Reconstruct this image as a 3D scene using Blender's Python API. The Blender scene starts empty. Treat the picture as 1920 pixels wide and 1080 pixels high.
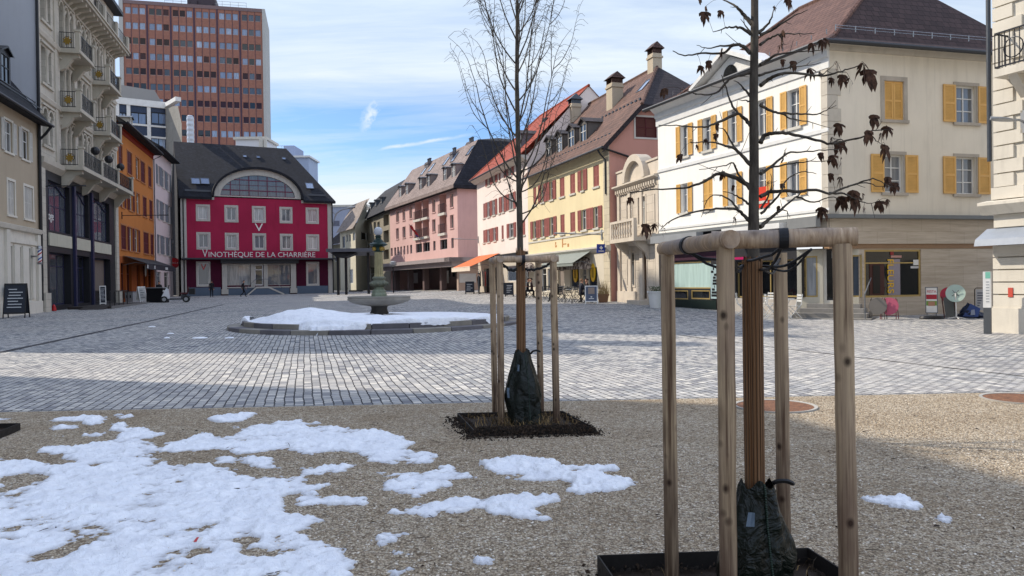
import bpy, math, random
import numpy as np
from mathutils import Vector, Matrix
R = random.Random(11)
SC = bpy.context.scene
COL = SC.collection
PI = math.pi
# ------------------------------------------------------------------ camera geometry (metres; camera at x=0,y=0)
F_PX = 1443.0
PITCH = math.atan(12 / F_PX)
ROLL = 0.014
EYE = Vector((0, 0, 1.6))
_fw = Vector((0, math.cos(PITCH), -math.sin(PITCH)))
_u0 = Vector((0, math.sin(PITCH), math.cos(PITCH)))
_r0 = Vector((1, 0, 0))
_rt = _r0 * math.cos(ROLL) - _u0 * math.sin(ROLL)
_up = _r0 * math.sin(ROLL) + _u0 * math.cos(ROLL)

def ray(px, py):
    return _fw * F_PX + _rt * (px - 960) - _up * (py - 540)

def sstep(t):
    t = min(1, max(0, t))
    return t * t * (3 - 2 * t)

def gz(x, y):
    """height of the gently rising square"""
    if y < 14: return 0.0
    t = min(y, 115) - 20
    t = 0.5 * (t + math.sqrt(t * t + 16)) - 0.0
    t -= 0.5 * (-6 + math.sqrt(36 + 16))
    s = 0.0060 + 0.0115 * sstep((x + 25) / 35)
    return max(0.0, t * s)

def G(px, py, dz=0.0):
    """point of the ground seen at a pixel of the photo (survey helper)"""
    d = ray(px, py); z = 0.0; p = None
    for _ in range(25):
        t = (z + dz - EYE.z) / d.z
        p = EYE + d * t
        z = z * 0.4 + gz(p.x, p.y) * 0.6
    return Vector((p.x, p.y, gz(p.x, p.y)))

def at(px, py, Y):
    d = ray(px, py)
    return EYE + d * (Y / d.y)

# ------------------------------------------------------------------ facade frames
class Fr:
    """vertical plane: origin, u along it (left to right seen from outside), v into the wall, z up"""
    def __init__(s, a, b):
        s.o = Vector((a[0], a[1])); e = Vector((b[0], b[1])) - s.o
        s.L = e.length; s.d = e / s.L; s.i = Vector((-s.d.y, s.d.x))
        s.d3 = s.d.to_3d(); s.i3 = s.i.to_3d()
    def P(s, u, v, z):
        q = s.o + s.d * u + s.i * v
        return Vector((q.x, q.y, z))
    def pix(s, px, py, v=0.0):
        r = ray(px, py); o = s.o + s.i * v
        n = s.i
        t = (o.dot(n)) / (r.x * n.x + r.y * n.y)
        p = EYE + r * t
        return (Vector((p.x, p.y)) - o).dot(s.d), p.z
    def back(s, u, v0=0.0):
        """frame turned 90 degrees, running into the depth from u (its right end wall)"""
        a = s.o + s.d * u + s.i * v0
        return Fr(a, a + s.i * 10)

def xy(px, D):
    return Vector(((px - 960) / F_PX * D, D))

# ------------------------------------------------------------------ objects
def tag(o, label=None, cat=None, group=None, kind=None):
    if label: o['label'] = label
    if cat: o['category'] = cat
    if group: o['group'] = group
    if kind: o['kind'] = kind
    return o

def thing(name, label, cat, loc, group=None):
    o = bpy.data.objects.new(name, None); COL.objects.link(o)
    o.location = loc; o.empty_display_size = 0.2
    return tag(o, label, cat, group)

def wloc(o):
    p = Vector((0, 0, 0))
    while o is not None:
        p = p + o.location; o = o.parent
    return p

class MB:
    """mesh builder in world coordinates"""
    def __init__(s):
        s.v = []; s.f = []; s.m = []; s.cur = 0
    def mat(s, i): s.cur = i; return s
    def face(s, pts):
        n = len(s.v); s.v += [tuple(p) for p in pts]
        s.f.append(tuple(range(n, n + len(pts)))); s.m.append(s.cur)
    def grid(s, rows, close_u=False, close_v=False):
        n = len(s.v); h = len(rows); w = len(rows[0])
        for r in rows: s.v += [tuple(p) for p in r]
        for j in range(h if close_v else h - 1):
            for i in range(w if close_u else w - 1):
                a = n + j * w + i; b = n + j * w + (i + 1) % w
                c = n + ((j + 1) % h) * w + (i + 1) % w; d = n + ((j + 1) % h) * w + i
                s.f.append((a, b, c, d)); s.m.append(s.cur)
    def hexa(s, p):
        """8 points: bottom 0-3, top 4-7"""
        n = len(s.v); s.v += [tuple(q) for q in p]
        for q in ((0, 3, 2, 1), (4, 5, 6, 7), (0, 1, 5, 4), (1, 2, 6, 5), (2, 3, 7, 6), (3, 0, 4, 7)):
            s.f.append(tuple(n + i for i in q)); s.m.append(s.cur)
    def box(s, fr, u0, u1, v0, v1, z0, z1):
        if u0 > u1: u0, u1 = u1, u0
        if v0 > v1: v0, v1 = v1, v0
        P = fr.P
        s.hexa([P(u0, v0, z0), P(u1, v0, z0), P(u1, v1, z0), P(u0, v1, z0),
                P(u0, v0, z1), P(u1, v0, z1), P(u1, v1, z1), P(u0, v1, z1)])
    def ring(s, fr, u0, u1, z0, z1, w, v0, v1, wb=None):
        wb = w if wb is None else wb
        s.box(fr, u0, u0 + w, v0, v1, z0, z1); s.box(fr, u1 - w, u1, v0, v1, z0, z1)
        s.box(fr, u0 + w, u1 - w, v0, v1, z1 - w, z1)
        if wb: s.box(fr, u0 + w, u1 - w, v0, v1, z0, z0 + wb)
    def extrude(s, fr, uz, v0, v1):
        """polygon in (u,z) extruded through v"""
        A = [fr.P(u, v0, z) for u, z in uz]; B = [fr.P(u, v1, z) for u, z in uz]
        s.face(A); s.face(B[::-1])
        for i in range(len(uz)):
            j = (i + 1) % len(uz)
            s.face([A[j], A[i], B[i], B[j]])
    def profile(s, fr, vz, u0, u1):
        """polygon in (v,z) extruded along u"""
        A = [fr.P(u0, v, z) for v, z in vz]; B = [fr.P(u1, v, z) for v, z in vz]
        s.face(A[::-1]); s.face(B)
        for i in range(len(vz)):
            j = (i + 1) % len(vz)
            s.face([A[i], A[j], B[j], B[i]])
    def tube(s, pts, rad, n=8, cap=True):
        pts = [Vector(p) for p in pts]
        if not hasattr(rad, '__len__'): rad = [rad] * len(pts)
        rows = []; ref = None
        for i, p in enumerate(pts):
            t = (pts[min(i + 1, len(pts) - 1)] - pts[max(i - 1, 0)])
            if t.length < 1e-9: t = Vector((0, 0, 1))
            t.normalize()
            if ref is None:
                ref = t.orthogonal().normalized()
            else:
                ref = (ref - t * ref.dot(t))
                ref = ref.normalized() if ref.length > 1e-6 else t.orthogonal().normalized()
            b = t.cross(ref)
            rows.append([p + (ref * math.cos(2 * PI * k / n) + b * math.sin(2 * PI * k / n)) * rad[i] for k in range(n)])
        s.grid(rows, close_u=True)
        if cap:
            s.face(rows[0][::-1]); s.face(rows[-1])
    def lathe(s, c, prof, n=24, ang=0.0, cap=True):
        rows = []
        for r, z in prof:
            rows.append([(c[0] + r * math.cos(2 * PI * k / n + ang), c[1] + r * math.sin(2 * PI * k / n + ang), c[2] + z) for k in range(n)])
        s.grid(rows, close_u=True)
        if not cap: return
        if prof[0][0] > .012: s.face(rows[0][::-1])
        if prof[-1][0] > .012: s.face(rows[-1])
    def ball(s, c, r, n=12, sz=1.0):
        m = max(6, n // 2)
        s.lathe(c, [(max(1e-5, r * math.sin(PI * j / m)), -r * sz * math.cos(PI * j / m)) for j in range(m + 1)], n)
    def build(s, name, mats, parent=None, smooth=False, loc=None, weld=False):
        if not isinstance(mats, (list, tuple)): mats = [mats]
        off = wloc(parent) if parent is not None else (Vector(loc) if loc is not None else Vector((0, 0, 0)))
        me = bpy.data.meshes.new(name)
        V = np.array(s.v, dtype=np.float64).reshape(-1, 3) - np.array(off)
        me.from_pydata(V.tolist(), [], s.f)
        for m in mats: me.materials.append(m)
        if len(mats) > 1: me.polygons.foreach_set('material_index', s.m)
        if smooth: me.polygons.foreach_set('use_smooth', [True] * len(s.f))
        auto_uv(me, off)
        me.update()
        o = bpy.data.objects.new(name, me); COL.objects.link(o)
        if parent is not None: o.parent = parent
        else: o.location = off
        return o

def auto_uv(me, off):
    """metric UVs: u horizontal, v up the slope of each face"""
    nl = len(me.loops)
    if nl == 0: return
    uvl = me.uv_layers.new(name='UVMap')
    co = np.empty(len(me.vertices) * 3); me.vertices.foreach_get('co', co); co = co.reshape(-1, 3) + np.array(off)
    vi = np.empty(nl, dtype=np.int64); me.loops.foreach_get('vertex_index', vi)
    nr = np.empty(len(me.polygons) * 3); me.polygons.foreach_get('normal', nr); nr = nr.reshape(-1, 3)
    lt = np.empty(len(me.polygons), dtype=np.int64); me.polygons.foreach_get('loop_total', lt)
    N = np.repeat(nr, lt, axis=0)
    t = np.stack([-N[:, 1], N[:, 0], np.zeros(nl)], 1)
    ln = np.linalg.norm(t, axis=1)
    t[ln < 0.05] = (1, 0, 0)
    t /= np.maximum(np.linalg.norm(t, axis=1), 1e-9)[:, None]
    b = np.cross(N, t)
    p = co[vi]
    uv = np.stack([(p * t).sum(1), (p * b).sum(1)], 1)
    uvl.data.foreach_set('uv', uv.astype(np.float32).ravel())

def dup(o, parent=None, loc=None, rz=None):
    c = o.copy(); COL.objects.link(c)
    if parent is not None: c.parent = parent
    if loc is not None: c.location = loc
    if rz is not None: c.rotation_euler = (0, 0, rz)
    for ch in list(o.children): dup(ch, c)
    return c

# ------------------------------------------------------------------ materials
def lin(h):
    if isinstance(h, tuple): return h
    h = h.lstrip('#'); o = []
    for i in (0, 2, 4):
        c = int(h[i:i + 2], 16) / 255
        o.append(c / 12.92 if c <= .04045 else ((c + .055) / 1.055) ** 2.4)
    return tuple(o)

class NT:
    def __init__(s, name, world=None):
        if world: s.t = world.node_tree; s.t.nodes.clear()
        else:
            s.m = bpy.data.materials.new(name); s.m.use_nodes = True; s.t = s.m.node_tree; s.t.nodes.clear()
    def n(s, typ, **kw):
        nd = s.t.nodes.new(typ)
        for k, v in kw.items():
            if k.startswith('_'): setattr(nd, k[1:], v)
            else:
                key = k.replace('__', ' ')
                if isinstance(v, bpy.types.NodeSocket): s.t.links.new(v, nd.inputs[key])
                else: nd.inputs[key].default_value = v
        return nd
    def link(s, a, b): s.t.links.new(a, b)
    def val(s, sock, inp):
        if isinstance(sock, bpy.types.NodeSocket): s.t.links.new(sock, inp)
        else: inp.default_value = sock
    def math(s, op, a, b=0.5, c=None, clamp=False):
        nd = s.t.nodes.new('ShaderNodeMath'); nd.operation = op; nd.use_clamp = clamp
        s.val(a, nd.inputs[0]); s.val(b, nd.inputs[1])
        if c is not None: s.val(c, nd.inputs[2])
        return nd.outputs[0]
    def mix(s, f, a, b, mode='MIX'):
        nd = s.t.nodes.new('ShaderNodeMix'); nd.data_type = 'RGBA'; nd.blend_type = mode; nd.clamp_factor = True
        s.val(f, nd.inputs[0])
        for v, i in ((a, 6), (b, 7)):
            if isinstance(v, bpy.types.NodeSocket): s.t.links.new(v, nd.inputs[i])
            else: nd.inputs[i].default_value = tuple(v) + ((1,) if len(v) == 3 else ())
        return nd.outputs[2]
    def ramp(s, f, stops, interp='LINEAR'):
        nd = s.t.nodes.new('ShaderNodeValToRGB'); s.val(f, nd.inputs[0]); cr = nd.color_ramp; cr.interpolation = interp
        while len(cr.elements) < len(stops): cr.elements.new(0.5)
        for e, (p, c) in zip(cr.elements, stops):
            e.position = p
            c = (c, c, c) if not hasattr(c, '__len__') else c
            e.color = tuple(c) + ((1,) if len(c) == 3 else ())
        return nd.outputs[0]
    def rng(s, f, a, b, c=0.0, d=1.0):
        nd = s.t.nodes.new('ShaderNodeMapRange'); s.val(f, nd.inputs[0])
        for i, v in ((1, a), (2, b), (3, c), (4, d)): s.val(v, nd.inputs[i])
        return nd.outputs[0]
    def obj(s): return s.t.nodes.new('ShaderNodeTexCoord').outputs['Object']
    def pos(s): return s.t.nodes.new('ShaderNodeNewGeometry').outputs['Position']
    def uv(s): return s.t.nodes.new('ShaderNodeTexCoord').outputs['UV']
    def map(s, v, scale=(1, 1, 1), rot=(0, 0, 0), loc=(0, 0, 0)):
        nd = s.t.nodes.new('ShaderNodeMapping'); s.t.links.new(v, nd.inputs[0])
        nd.inputs['Scale'].default_value = scale; nd.inputs['Rotation'].default_value = rot; nd.inputs['Location'].default_value = loc
        return nd.outputs[0]
    def noise(s, v, scale, detail=4, rough=.55, dist=0.0):
        nd = s.n('ShaderNodeTexNoise', Vector=v, Scale=scale, Detail=detail, Roughness=rough, Distortion=dist)
        return nd.outputs[0]
    def out(s, col, rough=.8, bump=None, bstr=.3, bdist=.01, metal=0.0, spec=.5, emit=None, estr=1.0, **kw):
        p = s.t.nodes.new('ShaderNodeBsdfPrincipled')
        if isinstance(col, tuple): col = tuple(col[:3]) + (1,)
        s.val(col, p.inputs['Base Color']); s.val(rough, p.inputs['Roughness']); s.val(metal, p.inputs['Metallic'])
        s.val(spec, p.inputs['Specular IOR Level'])
        for k, v in kw.items(): s.val(v, p.inputs[k.replace('__', ' ')])
        if emit is not None:
            p.inputs['Emission Color'].default_value = tuple(emit) + (1,); p.inputs['Emission Strength'].default_value = estr
        if bump is not None:
            b = s.t.nodes.new('ShaderNodeBump'); b.inputs['Strength'].default_value = bstr; b.inputs['Distance'].default_value = bdist
            s.t.links.new(bump, b.inputs['Height']); s.t.links.new(b.outputs[0], p.inputs['Normal'])
        o = s.t.nodes.new('ShaderNodeOutputMaterial'); s.t.links.new(p.outputs[0], o.inputs[0])
        return s.m

_mc = {}
def mul(c, k): return tuple(min(1, x * k) for x in c)

def plaster(col, var=.14, grime=.25, key=None):
    c = lin(col); k = ('pl', c, var, grime)
    if k in _mc: return _mc[k]
    t = NT('plaster'); p = t.pos()
    a = t.noise(p, .35, 5, .6); b = t.noise(t.map(p, (3, 3, .5)), .9, 4, .6); f = t.noise(p, 35, 3)
    colr = t.mix(t.rng(a, .35, .7), mul(c, 1 - var), mul(c, 1 + var * .6))
    colr = t.mix(t.rng(b, .5, .78, 0, grime), colr, mul((c[0] * .55, c[1] * .53, c[2] * .5), 1))
    low = t.rng(t.n('ShaderNodeSeparateXYZ', Vector=p).outputs[2], .2, 1.6, .35, 0)
    colr = t.mix(t.math('MULTIPLY', low, t.rng(a, .3, .6)), colr, mul(c, .45))
    st = t.noise(t.map(p, (5, 5, .22)), 1.3, 5, .65)
    colr = t.mix(t.rng(st, .56, .74, 0, grime * 1.3), colr, mul(c, .62))
    _mc[k] = t.out(colr, .88, f, .25, .006, spec=.2)
    return _mc[k]

def stone(col, block=None, var=.2):
    c = lin(col); k = ('st', c, block, var)
    if k in _mc: return _mc[k]
    t = NT('stone'); p = t.pos()
    a = t.noise(p, 1.1, 6, .65); b = t.noise(t.map(p, (2.5, 2.5, .4)), 1.5, 4, .6); f = t.noise(p, 40, 4)
    colr = t.mix(t.rng(a, .3, .7), mul(c, 1 - var), mul(c, 1 + var * .5))
    colr = t.mix(t.rng(b, .52, .8, 0, .4), colr, mul(c, .5))
    h = f
    if block:
        br = t.n('ShaderNodeTexBrick', Vector=t.uv(), Scale=1.0, Color1=(1, 1, 1, 1), Color2=(.82, .82, .82, 1), Mortar=(.4, .4, .4, 1))
        br.inputs['Mortar Size'].default_value = .012; br.inputs['Brick Width'].default_value = block[0]; br.inputs['Row Height'].default_value = block[1]
        colr = t.mix(.55, colr, br.outputs[0], 'MULTIPLY')
        h = t.math('ADD', t.math('MULTIPLY', br.outputs[1], -2.0), f)
    _mc[k] = t.out(colr, .85, h, .4, .012, spec=.25)
    return _mc[k]

def paint(col, rough=.5, metal=0.0, var=.08, spec=.4):
    c = lin(col); k = ('pa', c, rough, metal, var)
    if k in _mc: return _mc[k]
    t = NT('painted'); p = t.pos()
    a = t.noise(p, 2.3, 5, .6); f = t.noise(p, 25, 3)
    colr = t.mix(t.rng(a, .3, .7), mul(c, 1 - var), mul(c, 1 + var))
    _mc[k] = t.out(colr, t.rng(f, .3, .7, max(.05, rough - .1), min(1, rough + .1)), f, .08, .003, metal=metal, spec=spec)
    return _mc[k]

def louvre(col):
    c = lin(col); k = ('lv', c)
    if k in _mc: return _mc[k]
    t = NT('louvres'); u = t.uv(); p = t.pos()
    sx = t.n('ShaderNodeSeparateXYZ', Vector=u).outputs[1]
    w = t.math('FRACT', t.math('MULTIPLY', sx, 1 / .052), 0)
    a = t.noise(p, 1.7, 5, .6)
    colr = t.mix(t.rng(a, .3, .7), mul(c, .84), mul(c, 1.1))
    colr = t.mix(t.rng(w, .0, .35, .45, 0), colr, mul(c, .3))
    _mc[k] = t.out(colr, .6, w, .6, .015, spec=.3)
    return _mc[k]

def tiles(c1, c2, w=.22, h=.2, moss=None, snow=0):
    a1, a2 = lin(c1), lin(c2); k = ('ti', a1, a2, w, h, moss)
    if k in _mc: return _mc[k]
    t = NT('roof_tiles'); u = t.uv(); p = t.pos()
    br = t.n('ShaderNodeTexBrick', Vector=u, Scale=1.0, Color1=a1 + (1,), Color2=a2 + (1,), Mortar=mul(a1, .35) + (1,))
    br.inputs['Mortar Size'].default_value = .014; br.inputs['Mortar Smooth'].default_value = .3
    br.inputs['Brick Width'].default_value = w; br.inputs['Row Height'].default_value = h; br.inputs['Bias'].default_value = 0.0
    n1 = t.noise(p, .5, 6, .65); n2 = t.noise(p, 2.2, 5, .7)
    colr = t.mix(t.rng(n1, .35, .7, 0, .5), br.outputs[0], mul(a1, .55))
    colr = t.mix(t.rng(n2, .58, .75, 0, .5), colr, lin(moss) if moss else mul(a2, 1.6))
    row = t.math('FRACT', t.math('MULTIPLY', t.n('ShaderNodeSeparateXYZ', Vector=u).outputs[1], 1 / h), 0)
    hh = t.math('ADD', t.math('MULTIPLY', row, -1.0), t.math('MULTIPLY', br.outputs[1], -.6))
    _mc[k] = t.out(colr, .8, hh, .7, .03, spec=.3)
    return _mc[k]

def glass(kind='mid'):
    k = ('gl', kind)
    if k in _mc: return _mc[k]
    t = NT('window_glass'); p = t.pos()
    oi = t.n('ShaderNodeObjectInfo').outputs['Random']
    wob = t.noise(p, 1.6, 2)
    lo = {'mid': ('#0d1014', '#2c3238', '#85888c'), 'dark': ('#050608', '#0d0f12', '#16191d'),
          'sky': ('#5c6b86', '#7d8ca6', '#9fadc2'), 'pale': ('#4a5058', '#787d84', '#b4b5b4'),  # sky panes: reflected sky painted into the base colour
          'brown': ('#21100f', '#33191a', '#402022'), 'mint': ('#a9c4bd', '#c3d8d2', '#d8e8e3'), 'grey': ('#2a303a', '#3d4653', '#515c6b')}[kind]
    colr = t.ramp(oi, [(0, lin(lo[0])), (.55, lin(lo[1])), (1, lin(lo[2]))])
    u = t.uv()
    dr = t.noise(t.map(p, (6, 6, .6)), 1.2, 3)
    colr = t.mix(t.rng(dr, .4, .7, 0, .6), colr, mul(lin(lo[0]), .8))
    _mc[k] = t.out(colr, .04, wob, .05, .05, spec=.9 if kind != 'brown' else .4)
    return _mc[k]

def wood_post():
    t = NT('weathered_wood'); o = t.obj()
    oi = t.n('ShaderNodeObjectInfo').outputs['Random']
    off = t.n('ShaderNodeVectorMath', _operation='ADD'); t.link(o, off.inputs[0])
    cv = t.n('ShaderNodeCombineXYZ'); t.link(t.math('MULTIPLY', oi, 37.0), cv.inputs[2]); t.link(cv.outputs[0], off.inputs[1])
    o2 = off.outputs[0]
    gr = t.noise(t.map(o2, (28, 28, 1.0)), 2.4, 6, .65, .3)
    big = t.noise(t.map(o2, (2, 2, .8)), 2.2, 4, .6)
    k2 = t.n('ShaderNodeTexVoronoi', Vector=t.map(o2, (1, 1, .75)), Scale=15.0)
    k2m = t.math('MULTIPLY', t.rng(k2.outputs['Distance'], .10, .30, 1, 0), t.rng(t.n('ShaderNodeSeparateColor', Color=k2.outputs['Color']).outputs[0], .45, .5))
    kn = t.n('ShaderNodeTexVoronoi', Vector=t.map(o2, (7, 7, 3.0)), Scale=1.25, Randomness=1.0)
    knm = t.rng(kn.outputs['Distance'], .16, .36, 1, 0)
    c = t.mix(t.rng(gr, .3, .72), lin('#786450'), lin('#ccb594'))
    c = t.mix(t.rng(big, .40, .68), c, lin('#9a8672'))
    c = t.mix(t.rng(big, .56, .8, 0, .55), c, lin('#5d3a2a'))
    c = t.mix(t.math('MULTIPLY', knm, .4), c, lin('#3a251b'))
    c = t.mix(t.math('MULTIPLY', k2m, .9), c, lin('#20120c'))
    sep = t.n('ShaderNodeSeparateXYZ', Vector=o)
    low = t.rng(t.math('ADD', sep.outputs[2], t.math('MULTIPLY', gr, .6)), .2, 1.35, 1, 0)
    wet = t.noise(t.map(o2, (16, 16, .7)), 1.6, 4, .6)
    c = t.mix(t.math('MULTIPLY', low, t.rng(wet, .34, .47)), c, lin('#2e170d'))
    str_ = t.noise(t.map(o2, (20, 20, .45)), 1.9, 4, .6)
    c = t.mix(t.rng(str_, .55, .68, 0, .75), c, lin('#43291c'))
    return t.out(c, .75, t.math('ADD', gr, t.math('MULTIPLY', knm, -.4)), .5, .006, spec=.25)

def wood_rail():
    t = NT('weathered_rail'); u = t.obj()
    gr = t.noise(t.map(u, (6, 6, 40)), 1.8, 6, .65, .4); big = t.noise(u, 6, 4, .6)
    kn = t.n('ShaderNodeTexVoronoi', Vector=u, Scale=9.0)
    knm = t.rng(kn.outputs['Distance'], .06, .2, 1, 0)
    c = t.mix(t.rng(gr, .3, .72), lin('#836a52'), lin('#cbb398'))
    c = t.mix(t.rng(big, .42, .68), c, lin('#8a8079'))
    c = t.mix(t.math('MULTIPLY', knm, .6), c, lin('#3c2417'))
    return t.out(c, .75, gr, .5, .006, spec=.25)

def mat_wrap():
    t = NT('reed_mat_wrap'); o = t.obj()
    sep = t.n('ShaderNodeSeparateXYZ', Vector=o)
    ang = t.math('ARCTAN2', sep.outputs[0], sep.outputs[1])
    cv = t.n('ShaderNodeCombineXYZ'); t.link(t.math('MULTIPLY', ang, 5.0), cv.inputs[0]); t.link(t.math('MULTIPLY', sep.outputs[2], .35), cv.inputs[1])
    n = t.noise(cv.outputs[0], 1.6, 5, .7)
    st = t.math('FRACT', t.math('MULTIPLY', ang, 17 / (2 * PI)), 0)
    edge = t.rng(t.math('ABSOLUTE', t.math('SUBTRACT', st, .5), 0), .33, .5)
    c = t.ramp(n, [(.3, lin('#2e1d12')), (.48, lin('#6d4a2b')), (.60, lin('#94765a')), (.8, lin('#463020'))])
    c = t.mix(edge, c, lin('#150d08'))
    return t.out(c, .7, t.math('SUBTRACT', n, edge), .6, .01, spec=.3)

def mat_bark():
    t = NT('bark'); o = t.obj()
    n = t.noise(t.map(o, (25, 25, 6)), 1.5, 6, .65); b = t.noise(o, 5, 3)
    c = t.mix(t.rng(n, .3, .7), lin('#2c2824'), lin('#5b544c'))
    c = t.mix(t.rng(b, .5, .8, 0, .5), c, lin('#6d6a5e'))
    return t.out(c, .85, n, .5, .004, spec=.2)

def mat_snow():
    t = NT('old_snow'); p = t.pos()
    a = t.noise(p, 7, 6, .62); b = t.noise(p, 45, 4, .6); d = t.noise(p, 2.2, 5, .65)
    c = t.mix(t.rng(a, .3, .75), (.78, .80, .85), (.96, .97, .99))
    c = t.mix(t.rng(d, .52, .75, 0, .45), c, (.56, .57, .62))
    th = t.n('ShaderNodeAttribute', _attribute_name='thin').outputs['Fac']
    c = t.mix(t.math('MULTIPLY', th, t.rng(b, .25, .7, .35, 1)), c, (.40, .39, .40))
    sp = t.n('ShaderNodeTexVoronoi', Vector=p, Scale=14.0).outputs['Distance']
    c = t.mix(t.math('MULTIPLY', t.rng(sp, .03, .07, 1, 0), t.rng(a, .5, .6)), c, (.12, .09, .07))
    h = t.math('ADD', t.math('MULTIPLY', a, 1.6), t.math('MULTIPLY', b, .35))
    return t.out(c, .55, h, .9, .035, spec=.35)

def mat_gravel():
    t = NT('gravel'); p = t.pos()
    wv = t.n('ShaderNodeVectorMath', _operation='ADD'); t.link(p, wv.inputs[0])
    nn = t.n('ShaderNodeTexNoise', Vector=p, Scale=30.0); sc = t.n('ShaderNodeVectorMath', _operation='SCALE'); t.link(nn.outputs[1], sc.inputs[0]); sc.inputs['Scale'].default_value = .02
    t.link(sc.outputs[0], wv.inputs[1])
    q = wv.outputs[0]
    v = t.n('ShaderNodeTexVoronoi', Vector=q, Scale=62.0); v2 = t.n('ShaderNodeTexVoronoi', Vector=q, Scale=27.0)
    w = t.n('ShaderNodeSeparateColor'); t.link(v.outputs['Color'], w.inputs[0])
    w2 = t.n('ShaderNodeSeparateColor'); t.link(v2.outputs['Color'], w2.inputs[0])
    c = t.ramp(w.outputs[0], [(0, lin('#75675a')), (.25, lin('#b3a18a')), (.6, lin('#d3c1a6')), (.85, lin('#e8d9c0')), (1, lin('#f6eddd'))])
    c2 = t.ramp(w2.outputs[0], [(0, lin('#7d705f')), (.5, lin('#b5a58e')), (1, lin('#e0d4c0'))])
    c = t.mix(.35, c, c2)
    big = t.noise(p, .9, 5, .6)
    c = t.mix(t.rng(big, .4, .75, 0, .4), c, lin('#ccbca6'), 'MULTIPLY')
    gap = t.rng(v.outputs['Distance'], .35, .75)
    c = t.mix(t.math('MULTIPLY', gap, .55), c, lin('#463a2f'))
    wet = t.noise(p, .55, 6, .65)
    c = t.mix(t.rng(wet, .50, .68, 0, .32), c, lin('#7d6c57'))
    h = t.math('ADD', t.math('MULTIPLY', v.outputs['Distance'], -1.0), t.math('MULTIPLY', v2.outputs['Distance'], -.9))
    return t.out(c, .85, h, 1.0, .02, spec=0.0)

def mat_setts():
    t = NT('granite_setts'); p = t.pos()
    dn = t.n('ShaderNodeTexNoise', Vector=p, Scale=.8, Detail=3.0); sc = t.n('ShaderNodeVectorMath', _operation='SCALE'); t.link(dn.outputs[1], sc.inputs[0]); sc.inputs['Scale'].default_value = .06
    d2 = t.n('ShaderNodeTexNoise', Vector=p, Scale=9.0, Detail=2.0); sc2 = t.n('ShaderNodeVectorMath', _operation='SCALE'); t.link(d2.outputs[1], sc2.inputs[0]); sc2.inputs['Scale'].default_value = .028
    q = t.n('ShaderNodeVectorMath', _operation='ADD'); t.link(p, q.inputs[0]); t.link(sc.outputs[0], q.inputs[1])
    q2 = t.n('ShaderNodeVectorMath', _operation='ADD'); t.link(q.outputs[0], q2.inputs[0]); t.link(sc2.outputs[0], q2.inputs[1])
    flat = t.map(q2.outputs[0], (1, 1, 0), (0, 0, -math.radians(90 + 15)))
    br = t.n('ShaderNodeTexBrick', Vector=flat, Scale=1.0, Color1=(0, 0, 0, 1), Color2=(1, 1, 1, 1), Mortar=(.5, .5, .5, 1))
    br.inputs['Mortar Size'].default_value = .0105; br.inputs['Mortar Smooth'].default_value = .55
    br.inputs['Brick Width'].default_value = .175; br.inputs['Row Height'].default_value = .128; br.inputs['Bias'].default_value = 0.0
    rnd = t.n('ShaderNodeSeparateColor'); t.link(br.outputs[0], rnd.inputs[0])
    fine = t.noise(p, 38, 4, .6); big = t.noise(p, .22, 5, .6); mid = t.noise(p, 2.4, 4, .6)
    c = t.ramp(rnd.outputs[0], [(0, lin('#75777f')), (.25, lin('#9a9c9d')), (.5, lin('#c4c1ba')), (.75, lin('#b2b2b2')), (1, lin('#e4dfd4'))])
    c = t.mix(t.rng(fine, .3, .7, .0, .45), c, lin('#686769'))
    c = t.mix(t.rng(big, .38, .68, 0, .5), c, lin('#c6bfb6'))
    c = t.mix(t.rng(mid, .45, .75, 0, .35), c, lin('#727378'))
    wet = t.noise(p, .16, 6, .68, .5)
    c = t.mix(t.rng(wet, .54, .68, 0, .25), c, mul(lin('#5c5d62'), 1))
    c = t.mix(t.math('MULTIPLY', br.outputs[1], .85), c, lin('#282a33'))
    h = t.math('ADD', t.math('MULTIPLY', br.outputs[1], -1.2), t.math('MULTIPLY', fine, .35))
    h = t.math('ADD', h, t.math('MULTIPLY', rnd.outputs[0], .25))
    return t.out(c, t.rng(mid, .3, .7, .6, .85), h, 1.0, .022, spec=0.0)

def mat_rust():
    t = NT('rusty_grating'); o = t.pos()
    a = t.noise(o, 14, 5, .65)
    v = t.n('ShaderNodeTexVoronoi', Vector=t.map(o, (1, 1, 0)), Scale=30.0, Randomness=.15).outputs['Distance']
    c = t.mix(t.rng(a, .3, .7), lin('#5a3521'), lin('#90613f'))
    c = t.mix(t.rng(v, .22, .3, 1, 0), c, lin('#1b100a'))
    return t.out(c, .8, v, .6, .008)

def foil(col):
    c = lin(col)
    t = NT('plastic_sheet'); p = t.obj()
    a = t.noise(p, 7, 4, .6, .6); b = t.noise(p, 30, 3)
    return t.out(t.mix(t.rng(a, .35, .65), mul(c, .5), mul(c, 1.5)), .30, t.math('ADD', a, t.math('MULTIPLY', b, .12)), 1.0, .04, spec=.3)

def travertine():
    t = NT('travertine'); p = t.pos()
    a = t.noise(t.map(p, (.6, .6, 9)), 1.0, 5, .65, .3); b = t.noise(t.map(p, (1.5, 1.5, 30)), 1.0, 3)
    c = t.mix(t.rng(a, .3, .7), lin('#a89a88'), lin('#c9bdac'))
    c = t.mix(t.rng(b, .55, .75, 0, .4), c, lin('#8f8271'))
    br = t.n('ShaderNodeTexBrick', Vector=t.uv(), Scale=1.0, Color1=(1, 1, 1, 1), Color2=(.93, .92, .9, 1), Mortar=(.6, .58, .55, 1))
    br.inputs['Mortar Size'].default_value = .006; br.inputs['Brick Width'].default_value = 1.3; br.inputs['Row Height'].default_value = .65
    return t.out(t.mix(.8, c, br.outputs[0], 'MULTIPLY'), .6, a, .15, .004)

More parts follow.
